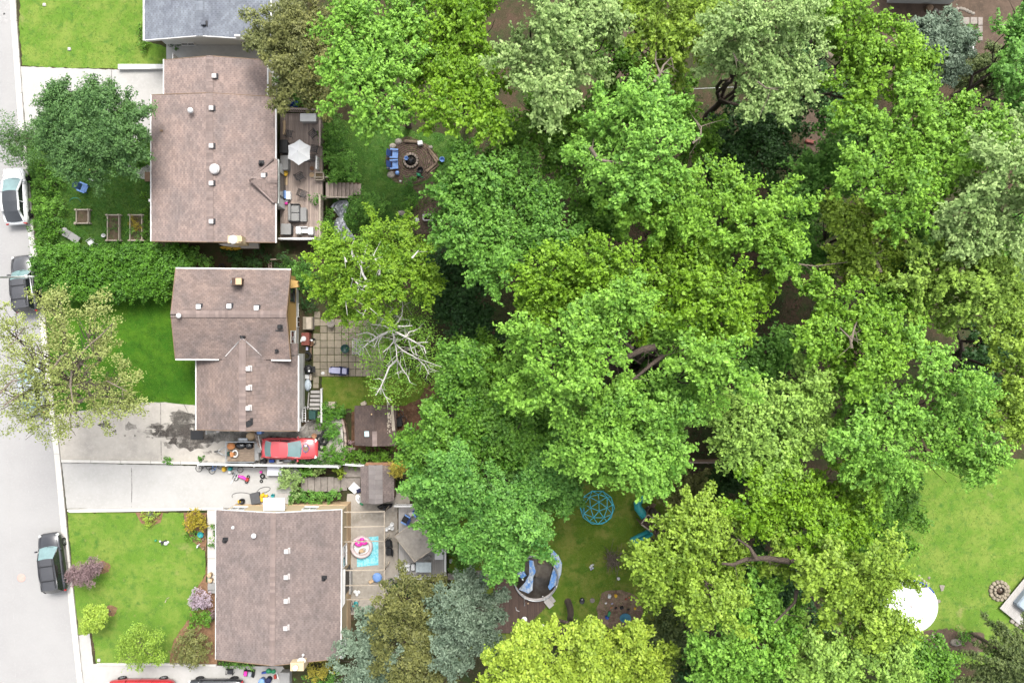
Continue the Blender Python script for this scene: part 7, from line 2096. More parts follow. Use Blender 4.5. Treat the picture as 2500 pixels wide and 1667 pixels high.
def ring2():
    c = at(2439, 1441, BACK); H = T("fire_ring", "double ring of scalloped stones on the far lawn beside the plank deck", "fire pit", c)
    for r, k, w in ((.74, 14, .3), (.45, 11, .24)):
        for i in range(k):
            a = 2 * math.pi * i / k; MB().box(c + Vector((r * math.cos(a), r * math.sin(a), .08 if r > .6 else .13)), (w, w * 1.02, .16 if r > .6 else .26), a, bev=.06).build("ring_stone", M_slab, H)
    MB().lathe([(.34, .06), (.01, .1)], c, 12).build("ash_bed", M_dirt, H)
    MB().ball(c + Vector((.06, .1, .12)), .1, n=7).build("ash_stone", M_stone, H)
ring2()
simple("garden_bench", "white bench end in the top right yard by the path", "bench", MB().box(at(2371, 118, BACK + .4), (.42, .7, .08), bev=.02).box(at(2371, 110, BACK + .2), (.36, .08, .4)).box(at(2371, 126, BACK + .2), (.36, .08, .4)), M_white)
for i in range(9):
    pass
H_ = T("stone_edging", "row of pale rough stones along the top right house's bed", "stones", at(2330, 27, BACK))
for i in range(13): MB().ball(at(2284 + i * 7.6, 25 + 6 * math.sin(i * .6) + i * .3, BACK), .15, n=7, sz=.7, z0=0, sx=random.uniform(.9, 1.4)).build("stone", M_stone, H_)
simple("tree_stump", "round brown stump on the top right patio", "stump", MB().lathe([(.32, 0), (.28, .3), (.27, .34), (.01, .35)], at(2266, 23, BACK), 14), M_wood)
simple("raised_planter", "dark low planter box left of the grey spruce", "planter", MB().box(at(2225, 62, BACK + .2), (1.8, .75, .4)).box(at(2225, 60, BACK + .41), (1.6, .55, .03), m=1), [M_wood, M_black])
simple("garden_bar", "thin pale rail at the top right edge", "rail", MB().tube([at(2430, 62, BACK + .5), at(2505, 63, BACK + .5)], .06, 6), M_timber)
simple("overhead_cable", "thin grey overhead cable crossing the upper woods gap", "cable", MB().tube([at(1560, 232, 6), at(1700, 217, 5.8), at(2000, 205, 5.5), at(2240, 198, 6), at(2330, 197, 6.4)], .02, 4), M_metal)
simple("red_kayak", "red plastic sledge on the bare ground in the upper right gap", "sledge", MB().box(at(1978, 346, BACK + .15), (.8, .3, .2), -.2, bev=.08), M_redbrown)
# ------------------------------------------------------------------ trees and shrubs
MAP = dict(per=18, slen=.85, sw=.12, leaf=.215, dens=.6, flat=.85, ragged=.4, asp=.62, gap=.2)
RND = dict(per=16, slen=.4, sw=.16, leaf=.215, dens=.85, flat=.85, ragged=.25, gap=.08, clump=.31, asp=.65)
G1 = "big deciduous trees filling the back yards"
def big(label, lobes, leafm, **kw):
    k = dict(MAP); k.update(kw)
    return tree("maple_tree", label, "tree", lobes, leafm, M_bark, G1, **k)

big("tall light green maple left of the top woods, beside the olive cedars", [(900, 70, 95), (960, 190, 95), (880, 215, 75), (1000, 60, 80), (850, 130, 60), (920, 285, 55)], F_maple, zt=14, seed=2)
big("light green maple with drooping lower edge above the round fire pit patio", [(1115, 90, 100), (1150, 205, 95), (1075, 265, 60), (1190, 280, 50), (1060, 160, 70), (1150, 20, 70)], F_maple, zt=14, seed=3)
big("pale silvery green maple at the top of the picture, second from the cedars rightwards", [(1310, 60, 95), (1400, 130, 100), (1330, 225, 70), (1470, 60, 70), (1420, 30, 80), (1270, 150, 60)], F_maple_p, zt=15, seed=4)
big("yellowish green maple at the top edge beside the pale willow", [(1600, 55, 90), (1680, 80, 70), (1540, 20, 60), (1640, 150, 60), (1720, 20, 60)], F_maple_y, zt=13, seed=5)
big("pale grey green willow with a rounded hanging crown near the top edge", [(1850, 110, 110), (1920, 190, 70), (1790, 160, 80), (1870, 250, 60), (1790, 60, 70), (1930, 70, 70)], F_maple_p, zt=16, seed=6, slen=.8, leaf=.2, droop=.25)
big("light green maple right of the pale willow, its tips reaching the blue spruce", [(2070, 50, 95), (2160, 160, 80), (2100, 230, 70), (2060, 140, 70), (2230, 150, 45), (2000, 40, 60)], F_maple, zt=14, seed=7)
big("bright green maple in the upper middle of the woods with a bare twisted limb", [(1510, 310, 95), (1590, 380, 95), (1450, 400, 70), (1600, 280, 60), (1540, 440, 70), (1560, 235, 45)], F_maple, zt=16, seed=8)
big("mid green bushy maple right of the earth path and fire pit", [(1190, 430, 90), (1270, 510, 105), (1120, 500, 70), (1340, 590, 85), (1230, 600, 80), (1140, 580, 70), (1200, 660, 60), (1130, 420, 50)], F_round, zt=12, seed=9, clump=.31)
big("light green maple with open crown along the upper edge of the middle lot", [(1640, 480, 80), (1770, 500, 95), (1880, 520, 65), (1710, 590, 85), (1840, 590, 80), (1600, 580, 60), (1560, 500, 60), (1905, 625, 35)], F_maple, zt=15, seed=10)
big("bright green maple in the middle lot, north part, over the dark gap", [(1390, 690, 90), (1310, 660, 60), (1480, 660, 80), (1330, 760, 55), (1440, 740, 60)], F_maple, zt=15, seed=11)
big("bright green maple in the middle lot with a crown reaching the lot's dark right corner", [(1610, 690, 95), (1730, 740, 85), (1680, 650, 70), (1810, 790, 70), (1850, 720, 40), (1560, 760, 60), (1760, 830, 50)], F_maple, zt=15, seed=12)
big("tall bright maple with a thick forked trunk showing through its middle, centre of the lot", [(1480, 790, 75), (1400, 850, 85), (1290, 820, 50), (1270, 920, 55), (1480, 960, 105), (1370, 950, 75), (1720, 880, 100), (1660, 820, 60), (1790, 920, 45), (1540, 740, 50)], F_maple, zt=17, seed=13, base=(1530, 880), trunk_r=.42)
big("bright green maple over the bottom edge of the middle lot, above the climbing dome", [(1450, 1050, 80), (1560, 1080, 95), (1640, 1010, 80), (1530, 1130, 50), (1400, 1090, 50), (1470, 1115, 50), (1590, 1170, 30), (1630, 1100, 50)], F_maple, zt=15, seed=14)
big("yellow green maple in the lower right corner of the middle lot", [(1880, 990, 85), (1820, 1060, 80), (1930, 1070, 80), (1760, 1030, 50), (1900, 1120, 60), (1980, 1010, 60), (1960, 940, 55)], F_maple_y, zt=14, seed=15)
big("round crowned mid green maple behind the brown roofed garden shed", [(1080, 1060, 90), (1150, 1000, 75), (1110, 950, 55), (1190, 1080, 85), (1040, 1110, 50), (1230, 1010, 60), (1130, 880, 50), (1270, 1080, 60)], F_round, zt=11, seed=16, **{k: v for k, v in RND.items() if k not in ('dens',)})
big("broad round crowned green maple overhanging the canopy deck", [(1130, 1180, 95), (1060, 1170, 60), (1230, 1220, 90), (1180, 1290, 90), (1090, 1260, 60), (1300, 1180, 75), (1350, 1130, 60), (1290, 1300, 60), (1230, 1360, 45), (1370, 1200, 45)], F_round, zt=12, seed=17, dens=.9, per=17, slen=.4, sw=.16, leaf=.21, flat=.85, ragged=.22, gap=.05, clump=.32, asp=.65)
big("broad pale green maple in the upper right woods, left half reaching the bare gap", [(2170, 330, 95), (2110, 410, 70), (2250, 420, 95), (2290, 300, 80), (2200, 500, 70), (2330, 380, 80), (2230, 240, 45), (2420, 340, 60)], F_maple, zt=16, seed=18)
big("silvery pale maple at the right edge of the upper woods", [(2350, 490, 85), (2440, 430, 90), (2440, 560, 80), (2490, 330, 60), (2350, 570, 60), (2520, 500, 80)], F_maple_p, zt=17, seed=19)
big("small yellow green maple right above the middle lot's upper right corner", [(2090, 570, 65), (2150, 540, 45), (2060, 630, 45), (2130, 640, 50), (2040, 530, 30)], F_maple_y, zt=13, seed=20)
big("yellow green maple between the silvery maple and the right picture edge", [(2290, 640, 80), (2370, 610, 75), (2380, 720, 80), (2300, 740, 70), (2240, 690, 55), (2420, 690, 60)], F_maple_y, zt=14, seed=21)
big("light green maple beside the right boundary of the middle lot with bare fork showing", [(2090, 790, 85), (2170, 750, 75), (2050, 880, 65), (2190, 850, 70), (2020, 720, 50), (2120, 900, 60), (1990, 830, 35)], F_maple, zt=15, seed=22)
big("large light green maple right of the middle lot, over the edge of the far lawn", [(2160, 1010, 95), (2260, 930, 95), (2280, 1060, 95), (2350, 1000, 70), (2180, 1120, 80), (2090, 1090, 70), (2070, 980, 60), (2330, 1130, 65), (2390, 1120, 45)], F_maple, zt=15, seed=23)
big("green tree at the right picture edge, halfway down", [(2470, 780, 75), (2480, 900, 75), (2440, 1000, 60), (2500, 690, 60), (2510, 1030, 70)], F_maple_y, zt=13, seed=24)
big("light green maple with a long bare limb, left half of the lower woods", [(1660, 1340, 95), (1620, 1410, 70), (1720, 1410, 80), (1700, 1270, 70), (1770, 1330, 60), (1590, 1360, 45), (1740, 1490, 60)], F_maple_y, zt=15, seed=25)
big("light green maple below the middle lot's bottom edge, near its right end", [(1890, 1190, 80), (1970, 1230, 85), (2060, 1190, 70), (1830, 1240, 50), (2000, 1310, 65), (1920, 1290, 55), (2110, 1260, 50)], F_maple, zt=14, seed=26)
big("tall yellow green maple with grey trunk forks, leaning over the white pool cover", [(2070, 1390, 95), (2110, 1480, 75), (2030, 1460, 70), (2150, 1400, 55), (2000, 1390, 55), (2150, 1540, 50), (1900, 1360, 45)], F_maple_y, zt=16, seed=27)
big("yellow green maple at the bottom edge left of the conifer boughs", [(2080, 1600, 95), (1990, 1620, 85), (2160, 1620, 70), (2060, 1690, 90), (1940, 1560, 60), (2170, 1700, 60)], F_maple_y, zt=15, seed=28)
big("light green maple with dark holes in its crown, bottom middle right", [(1820, 1470, 80), (1770, 1560, 75), (1860, 1590, 75), (1760, 1640, 70), (1890, 1520, 60), (1840, 1660, 70), (1720, 1580, 45)], F_maple, zt=15, seed=29)
big("lime yellow leaved tree at the bottom edge, brightest crown in view", [(1410, 1605, 85), (1320, 1635, 80), (1500, 1615, 85), (1565, 1585, 55), (1265, 1590, 40), (1230, 1650, 60), (1440, 1690, 110), (1590, 1655, 70), (1440, 1555, 45), (1290, 1560, 35)], F_lime, zt=12, seed=30, per=20, slen=.6, sw=.16)
big("fresh lime green birch with white limbs at the upper left corner of the woods lot", [(870, 610, 70), (955, 588, 62), (835, 675, 58), (1000, 645, 52), (920, 705, 70), (825, 735, 40), (940, 645, 65), (1035, 690, 38), (808, 625, 32)], F_birch, zt=10, seed=31, leaf=.17, per=20, slen=.7)
big("mid green tree at the right edge behind the far conifer, top corner", [(2470, 120, 70), (2500, 230, 80), (2450, 290, 50), (2500, 40, 60)], F_round, zt=12, seed=32)
big("mid green tree rising from the dark gap in the upper right woods", [(2000, 450, 70), (1960, 510, 60), (2030, 390, 45), (1930, 580, 60), (1980, 620, 55)], F_round, zt=9, seed=33)
big("small green tree in shade left of the tall trunk, top middle of the woods", [(1290, 300, 60), (1240, 350, 50), (1370, 330, 50), (1430, 300, 45), (1660, 250, 60), (1700, 330, 50)], F_round, zt=8, seed=34)

# understorey
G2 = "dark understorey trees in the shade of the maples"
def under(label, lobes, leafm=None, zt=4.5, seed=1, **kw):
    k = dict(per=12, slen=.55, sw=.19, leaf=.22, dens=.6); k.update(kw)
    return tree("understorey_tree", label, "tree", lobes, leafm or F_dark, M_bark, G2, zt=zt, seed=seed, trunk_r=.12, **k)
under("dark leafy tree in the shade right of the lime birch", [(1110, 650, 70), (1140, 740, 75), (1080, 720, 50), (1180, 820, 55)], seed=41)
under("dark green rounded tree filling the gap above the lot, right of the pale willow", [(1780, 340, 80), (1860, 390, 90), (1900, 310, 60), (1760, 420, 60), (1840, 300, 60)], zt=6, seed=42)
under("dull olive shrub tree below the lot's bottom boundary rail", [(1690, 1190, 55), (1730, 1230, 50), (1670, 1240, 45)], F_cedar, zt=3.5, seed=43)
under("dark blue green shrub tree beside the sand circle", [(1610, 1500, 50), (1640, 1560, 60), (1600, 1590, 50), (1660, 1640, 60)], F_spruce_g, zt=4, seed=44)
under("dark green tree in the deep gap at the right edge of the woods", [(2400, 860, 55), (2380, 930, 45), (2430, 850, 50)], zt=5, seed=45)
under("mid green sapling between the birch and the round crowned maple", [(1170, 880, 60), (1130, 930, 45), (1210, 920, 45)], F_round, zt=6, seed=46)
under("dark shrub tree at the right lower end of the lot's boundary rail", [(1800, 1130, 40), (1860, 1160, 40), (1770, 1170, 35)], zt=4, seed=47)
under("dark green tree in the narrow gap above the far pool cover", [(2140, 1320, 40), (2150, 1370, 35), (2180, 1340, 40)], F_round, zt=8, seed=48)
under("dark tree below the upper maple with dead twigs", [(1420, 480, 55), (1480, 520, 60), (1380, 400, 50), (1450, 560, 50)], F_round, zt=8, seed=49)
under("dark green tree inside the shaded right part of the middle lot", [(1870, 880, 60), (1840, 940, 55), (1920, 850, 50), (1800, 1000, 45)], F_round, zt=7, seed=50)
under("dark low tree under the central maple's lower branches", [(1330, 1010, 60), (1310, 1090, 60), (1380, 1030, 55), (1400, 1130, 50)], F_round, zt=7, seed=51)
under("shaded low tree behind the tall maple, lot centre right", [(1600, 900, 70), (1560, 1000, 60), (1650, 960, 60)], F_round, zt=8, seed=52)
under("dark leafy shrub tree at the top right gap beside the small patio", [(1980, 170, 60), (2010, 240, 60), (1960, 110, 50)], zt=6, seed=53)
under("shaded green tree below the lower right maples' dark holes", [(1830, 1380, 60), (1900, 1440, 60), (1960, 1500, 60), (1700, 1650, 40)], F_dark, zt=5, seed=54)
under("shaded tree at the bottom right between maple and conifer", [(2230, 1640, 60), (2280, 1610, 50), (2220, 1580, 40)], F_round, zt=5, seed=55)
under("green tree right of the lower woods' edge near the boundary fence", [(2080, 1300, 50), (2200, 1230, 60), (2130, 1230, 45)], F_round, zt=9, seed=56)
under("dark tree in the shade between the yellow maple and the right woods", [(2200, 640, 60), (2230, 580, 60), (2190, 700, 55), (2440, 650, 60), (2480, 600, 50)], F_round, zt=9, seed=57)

# conifers
def conifer(label, lobes, leafm, zt, seed, name="conifer_tree", **kw):
    k = dict(per=18, slen=.5, sw=.15, leaf=.22, asp=.42, dens=.9, ragged=.35); k.update(kw)
    return tree(name, label, "conifer", lobes, leafm, M_bark, "conifers and cedars in the yards", zt=zt, seed=seed, trunk_r=.16, fork=.6, **k)
conifer("olive green cedar hiding the grey roof's corner, leftmost of the three cedars", [(665, 80, 60), (680, 140, 55), (700, 40, 45)], F_cedar, 6, 61, "cedar_tree")
conifer("olive green cedar in the middle of the three beside the grey roofed house", [(730, 100, 75), (740, 190, 65), (710, 210, 50)], F_cedar, 7, 62, "cedar_tree")
conifer("olive green cedar closest to the tall light maple", [(800, 70, 60), (810, 160, 60), (800, 230, 45)], F_cedar, 7, 63, "cedar_tree")
conifer("silvery blue spruce below the canopy deck, beside the sunken round pool", [(1130, 1480, 70), (1110, 1550, 65), (1170, 1530, 60), (1150, 1450, 45), (1100, 1600, 45), (1190, 1470, 40)], F_spruce, 8, 64, "spruce_tree")
conifer("brownish olive cedar left of the silvery spruce", [(990, 1470, 65), (1050, 1450, 55), (960, 1530, 60), (1020, 1560, 65), (980, 1620, 60), (1060, 1610, 50), (1050, 1660, 60)], F_cedar, 7, 65, "cedar_tree", dens=.6)
conifer("blue green spruce at the corner of the lower house's back wall", [(890, 1580, 55), (930, 1640, 65), (870, 1650, 55), (950, 1680, 50), (900, 1530, 35)], F_spruce, 6, 66, "spruce_tree")
conifer("grey blue spruce in the top right yard beside the stone edging", [(2310, 80, 50), (2280, 110, 45), (2330, 130, 45), (2260, 85, 35), (2320, 160, 35)], F_spruce, 7, 67, "spruce_tree")
def boughs(label, base, tips, leafm, z0, z1, seed):
    """conifer seen from above with long separate boughs"""
    rg = np.random.default_rng(seed)
    b = at(base[0], base[1], z0); gz = hz(b.x, b.y)
    root = T("conifer_tree", label, "conifer", (b.x, b.y, gz), "conifers and cedars in the yards")
    tk = MB(); limb(tk, (b.x, b.y, gz), (b.x, b.y, z1 + 1.0), .2, .04, rg, 6, .01); tk.build("trunk", M_bark, root)
    br = MB(); lob = []
    for (u, v) in tips:
        z = rg.uniform(z0 * .7, z0)
        e = at(u, v, z); s = Vector((b.x, b.y, z1))
        limb(br, s, e, .07, .015, rg, 6, .03)
        for i in range(22):
            t = .12 + .88 * i / 21
            p = s.lerp(e, t)
            lob.append((np.array(p), .13 + .22 * (1 - t)))
    br.build("branches", M_bark, root)
    leaf_mesh("crown", *sprays(lob, dens=5.0, per=18, slen=.3, sw=.08, leaf=.17, asp=.35, seed=seed, flat=.5), leafm, root)
boughs("dark conifer with long separate boughs, bottom right corner by the plank deck", (2490, 1620), [(2400, 1500), (2440, 1520), (2380, 1570), (2360, 1620), (2340, 1660), (2420, 1560), (2390, 1640), (2480, 1540), (2440, 1660), (2350, 1590), (2500, 1500)], F_spruce_g, 5, 7, 68)
boughs("conifer with drooping feathery boughs, top right near the right edge", (2440, 170), [(2340, 190), (2330, 215), (2360, 225), (2390, 235), (2350, 160), (2370, 140), (2410, 110), (2470, 120), (2420, 240), (2330, 170), (2460, 230)], F_spruce_g, 5, 7, 69)

# front yard trees
tree("ash_tree", "dense dark green round tree between the top driveway and the vegetable yard", "tree", [(200, 275, 70), (270, 300, 80), (180, 345, 70), (300, 365, 55), (230, 385, 60), (140, 320, 40), (150, 262, 40), (320, 310, 35), (250, 245, 35), (155, 240, 28)], F_willow, M_bark, zt=6.5, seed=71, per=26, slen=.7, leaf=.17, dens=1.2, sw=.15, asp=.5)
tree("sapling", "thin grey green sapling leaning over the road edge above the white car", "tree", [(40, 345, 42, 3.2), (60, 370, 30, 3), (22, 350, 26, 3.5), (75, 330, 24, 3)], F_willow, M_bark_pale, zt=3.2, seed=72, per=10, slen=.5, leaf=.1, dens=1.3, base=(90, 345), trunk_r=.06)
tree("oak_tree", "sparse yellow leaved oak in the middle front yard, overhanging the street", "tree", [(150, 775, 55), (230, 770, 50), (110, 850, 60), (200, 860, 70), (255, 830, 30), (130, 930, 75), (230, 940, 75), (300, 930, 40), (60, 880, 60), (40, 960, 70), (170, 1010, 60), (90, 1020, 60), (260, 1000, 40), (20, 800, 55), (320, 990, 25), (120, 735, 30)], F_yellowgreen, M_bark_pale, zt=10, seed=73, base=(262, 945), trunk_r=.22, per=8, slen=.5, leaf=.13, dens=.85, sw=.17, twigs=9, ragged=.4, clump=.22, gap=.3)
under("shaded tree filling the gap at the top between pale maple and yellow maple", [(1500, 130, 50), (1560, 180, 55), (1480, 200, 45)], F_round, zt=7, seed=58)
under("shaded low tree at the bare ground in the upper right gap", [(2060, 290, 45), (2090, 350, 50), (2050, 400, 45)], F_round, zt=7, seed=59)
# ------------------------------------------------------------------ hedges, shrubs, birch, plants
SH = "garden shrubs"
def hedge_main():
    lob = []
    rr = random.Random(4)
    for i in range(15):
        for j in range(3):
            lob.append((112 + i * 23 + rr.gauss(0, 4), 632 + j * 36 + rr.gauss(0, 5) - (6 if i < 3 else 0), 27 + rr.gauss(0, 3), 1.5 + rr.uniform(-.25, .35)))
    lob = [l for l in lob if not (l[0] > 400 and l[1] > 690) and not (l[0] < 150 and l[1] > 700)]
    H = bush("tall_hedge", "tall dense bright green hedge running from the street to the middle house", "hedge", lob, F_hedge, z=1.5, stems=3, dens=2.4, per=24, slen=.32, sw=.13, leaf=.14, seed=81, low=-.5)
    return H
hedge_main()
bs = lambda label, lobes, f, z=.6, seed=1, **k: bush("shrub", label, "shrub", lobes, f, z=z, group=None, seed=seed, **k)
bs("light green weedy bushes along the street, upper clump near the white car", [(95, 405, 22), (110, 430, 24), (130, 450, 22), (100, 455, 20), (140, 425, 16)], F_round, .5, 82)
bs("mid green weedy bushes along the street, middle clump", [(110, 500, 25), (135, 510, 22), (95, 490, 16), (150, 500, 14)], F_round, .5, 83)
bs("bright green bushes along the street below the middle clump", [(100, 550, 22), (125, 545, 22), (110, 580, 20), (95, 600, 14), (140, 565, 16)], F_hedge, .5, 84)
bs("low leafy plants beside the lower end of the vegetable beds", [(200, 640, 20), (240, 625, 22), (170, 620, 18), (290, 615, 24), (330, 612, 22), (370, 610, 22), (410, 612, 20)], F_hedge, .7, 85)
bs("leafy bushes in the passage between the upper and middle houses, left part", [(440, 622, 24), (475, 628, 22), (505, 640, 18), (420, 640, 22)], F_round, .8, 86)
bs("dark leafy bushes in the passage north of the middle house", [(590, 635, 20), (620, 640, 18), (640, 630, 20), (560, 628, 16), (690, 640, 20)], F_dark, .7, 87, zg=-.2)
bs("leafy shrubs at the middle house's north east corner", [(720, 668, 24), (745, 690, 22), (735, 655, 20), (760, 668, 24), (705, 650, 18)], F_round, .2, 88, zg=BACK)
bs("clipped dark green round bush behind the middle house", [(754, 746, 20)], F_dark, -.45, 89, zg=BACK, dens=4, leaf=.07, slen=.12)
bs("leafy shrub row hiding the upper deck's top corner", [(745, 250, 24), (770, 265, 20), (725, 215, 28), (760, 225, 26), (700, 200, 26), (790, 250, 22)], F_round, .5, 90, zg=BACK)
bs("tall leafy shrubs along the upper deck's right railing, upper clump", [(810, 300, 24), (815, 330, 24), (825, 355, 24), (800, 345, 18)], F_round, .6, 91, zg=BACK)
bs("tall leafy shrubs along the upper deck's right railing, lower clump", [(820, 385, 28), (835, 410, 28), (850, 395, 22), (815, 420, 22), (860, 425, 16)], F_round, .6, 92, zg=BACK)
bs("round leafy shrub below the upper deck's garden steps", [(880, 500, 30), (905, 515, 26), (865, 520, 24), (920, 495, 20)], F_round, .5, 93, zg=BACK)
bs("leafy shrub between the silver tarps and the deck", [(805, 530, 16), (800, 565, 18), (798, 550, 14)], F_round, -.2, 94, zg=BACK)
bs("green bush in the corner planter of the upper deck", [(776, 488, 12)], F_hedge, 1.0, 95, zg=.6)
bs("young light green shrub at the bottom of the brick circle", [(998, 444, 13)], F_hedge, -.4, 96, zg=BACK)
bs("young light green shrub by the earth path", [(1003, 500, 14), (994, 515, 9)], F_hedge, -.4, 97, zg=BACK)
bs("leafy lime green shrub at the head of the middle steps' landing", [(800, 1010, 22), (815, 1000, 20), (790, 1030, 18), (825, 1020, 16), (840, 1005, 14)], F_hedge, .0, 98, zg=BACK)
bs("leafy shrub between the tyres and the curved retaining wall", [(810, 1045, 16), (815, 1065, 16), (806, 1060, 12)], F_hedge, .4, 99, zg=0)
bs("leafy shrubs at the fence end by the red sedan's front", [(810, 1105, 20), (825, 1120, 18), (795, 1125, 16), (835, 1105, 14)], F_hedge, .4, 100, zg=0)
bs("low dark ivy along the white fence below the red sedan", [(720, 1126, 10), (740, 1127, 11), (760, 1128, 12), (778, 1127, 12)], F_dark, .3, 101, zg=0)
bs("leafy shrubs below the brown garden shed", [(855, 1120, 18), (875, 1115, 18), (900, 1112, 18), (925, 1115, 18), (950, 1108, 20), (860, 1105, 14)], F_round, -.4, 102, zg=BACK)
bs("golden green conical cypress at the tiled lean-to", [(970, 1143, 18, 1.6), (965, 1148, 14, .9), (978, 1138, 14, 1.2)], F_gold, 1.4, 103, zg=BACK, dens=4, leaf=.08, slen=.2)
bs("leafy shrub beside the right corner of the brown shed", [(985, 1075, 20), (1000, 1060, 18), (990, 1095, 16)], F_round, .2, 104, zg=BACK)
bs("pale variegated shrub at the top of the broad stone steps", [(705, 1160, 22), (720, 1172, 18), (700, 1178, 14)], F_maple_p, .5, 105, zg=0)
bs("small pale shrubs by the white fence above the stone steps", [(778, 1150, 13), (770, 1146, 10)], F_maple_p, .3, 106, zg=-.2)
bs("small lime shrub at the white fence's right end", [(830, 1149, 12), (822, 1147, 8)], F_lime, -.2, 107, zg=-.6)
bs("dark ground shrubs along the white fence above the stone steps", [(745, 1150, 14), (757, 1148, 12), (735, 1152, 10)], F_round, .2, 108, zg=-.2)
bs("leafy shrubs under the stone steps against the lower house", [(740, 1213, 16), (765, 1216, 16), (790, 1213, 17), (815, 1210, 16), (720, 1212, 13)], F_round, -.1, 109, zg=-.6)
bs("pale leaved shrub beside the pale landing", [(722, 1193, 9), (727, 1207, 7), (716, 1221, 7)], F_maple_p, .2, 110, zg=-.1)
bs("round lime shrub in the half round bed at the lower driveway's kerb", [(365, 1265, 12), (355, 1262, 8), (376, 1262, 8)], F_lime, .2, 111)
bs("tiny dark conifer in the half round bed", [(367, 1253, 6, .35)], F_spruce, .3, 112, dens=4, leaf=.06, slen=.1)
bs("golden yellow shrub in the bed at the lower house's front corner", [(478, 1270, 19), (470, 1282, 13), (488, 1280, 14), (480, 1256, 12)], F_gold, .6, 113)
bs("small green plants around the turquoise pot", [(470, 1310, 9), (480, 1318, 8), (466, 1300, 6)], F_round, .15, 114)
bs("lilac shrub in full pale purple bloom by the front walk", [(488, 1460, 19), (480, 1470, 14), (498, 1468, 14)], F_lilac, .8, 115, dens=3, leaf=.1)
bs("green leafy shrub below the blooming lilac", [(490, 1500, 20), (510, 1510, 16), (480, 1520, 16)], F_round, .4, 116)
bs("feathery brown grass clump under the eave beside the lilac", [(518, 1495, 10), (520, 1506, 8)], F_plum, .3, 117)
bs("olive bronze shrub at the lower house's bottom front corner", [(455, 1570, 26), (480, 1560, 24), (445, 1595, 24), (475, 1600, 24), (500, 1580, 18), (465, 1615, 16)], F_cedar, .9, 118)
bs("narrow green hedge strip against the lower house's front wall", [(523, 1285, 5), (523, 1300, 5), (523, 1315, 5), (523, 1330, 5)], F_round, .3, 119)
bs("plants at the foot of the lower house's bottom wall, left part", [(550, 1617, 9), (580, 1620, 9), (610, 1622, 9), (570, 1612, 7)], F_round, .15, 120)
bs("lime and green shrubs right of the lower house's chimney", [(790, 1625, 22), (815, 1610, 18), (775, 1645, 18), (760, 1625, 12)], F_gold, .3, 121, zg=BACK)
bs("low green ground plants at the bottom edge below the chimney", [(750, 1655, 18), (785, 1665, 18), (815, 1655, 16), (725, 1650, 10)], F_round, -.5, 122, zg=BACK)
bs("dark green shrub between the canopy deck and the cedar", [(985, 1425, 16), (1000, 1432, 18), (960, 1428, 12), (1015, 1425, 12)], F_dark, -.4, 123, zg=BACK)
bs("leafy shrubs right of the canopy deck under the round maple", [(1110, 1330, 22), (1130, 1355, 24), (1120, 1385, 18), (1150, 1380, 18), (1105, 1300, 18)], F_round, -.2, 124, zg=BACK)
bs("green shrubs at the far lawn's lower edge beside the conifer", [(2260, 1605, 22), (2290, 1590, 20), (2240, 1620, 20), (2310, 1610, 16)], F_round, -.2, 125, zg=BACK)
bs("light green plant in the brown earth bed", [(2345, 1555, 12), (2360, 1548, 10)], F_hedge, -.7, 126, zg=BACK)
bs("light shrub by the path in the top right yard", [(2380, 85, 14), (2372, 72, 10)], F_hedge, -.5, 127, zg=BACK)
bs("green shrub at the grey roofed house's front corner", [(342, 90, 10), (350, 105, 12), (355, 120, 8), (340, 70, 7)], F_round, .2, 128)
bs("dark grass like plants along the grey house's white wall", [(420, 112, 6), (440, 108, 6), (435, 114, 5)], F_willow, .1, 129)
bs("small yellow flowering plants in the right hand vegetable bed", [(327, 545, 7), (335, 555, 7), (330, 535, 5)], F_gold, .4, 130, dens=3, leaf=.08, zg=.2)
bs("green seedlings in the right hand vegetable bed", [(328, 570, 8), (340, 575, 6), (322, 560, 6)], F_round, .32, 131, dens=2, leaf=.08, zg=.2)
bs("sparse green seedlings in the middle vegetable bed", [(276, 540, 7), (280, 555, 7), (272, 560, 6)], F_hedge, .3, 132, dens=1.5, leaf=.07, zg=.2)
bs("dark leafy bush at the front wall of the upper house beside the curved path", [(340, 375, 16), (355, 395, 12), (330, 395, 14), (345, 355, 16)], F_round, .4, 133)
bs("leafy weeds along the front wall of the upper house", [(358, 480, 9), (360, 510, 9), (361, 540, 9), (360, 570, 9)], F_round, .2, 134)
bs("low weeds at the joint of the stained driveway and kerb wall", [(405, 1121, 6), (412, 1122, 5), (490, 1121, 4)], F_hedge, .1, 135)
bs("weedy dead stems around the curved retaining wall", [(848, 1085, 12), (852, 1100, 10)], F_plum, -.3, 136, zg=BACK, dens=.8, stems=14)

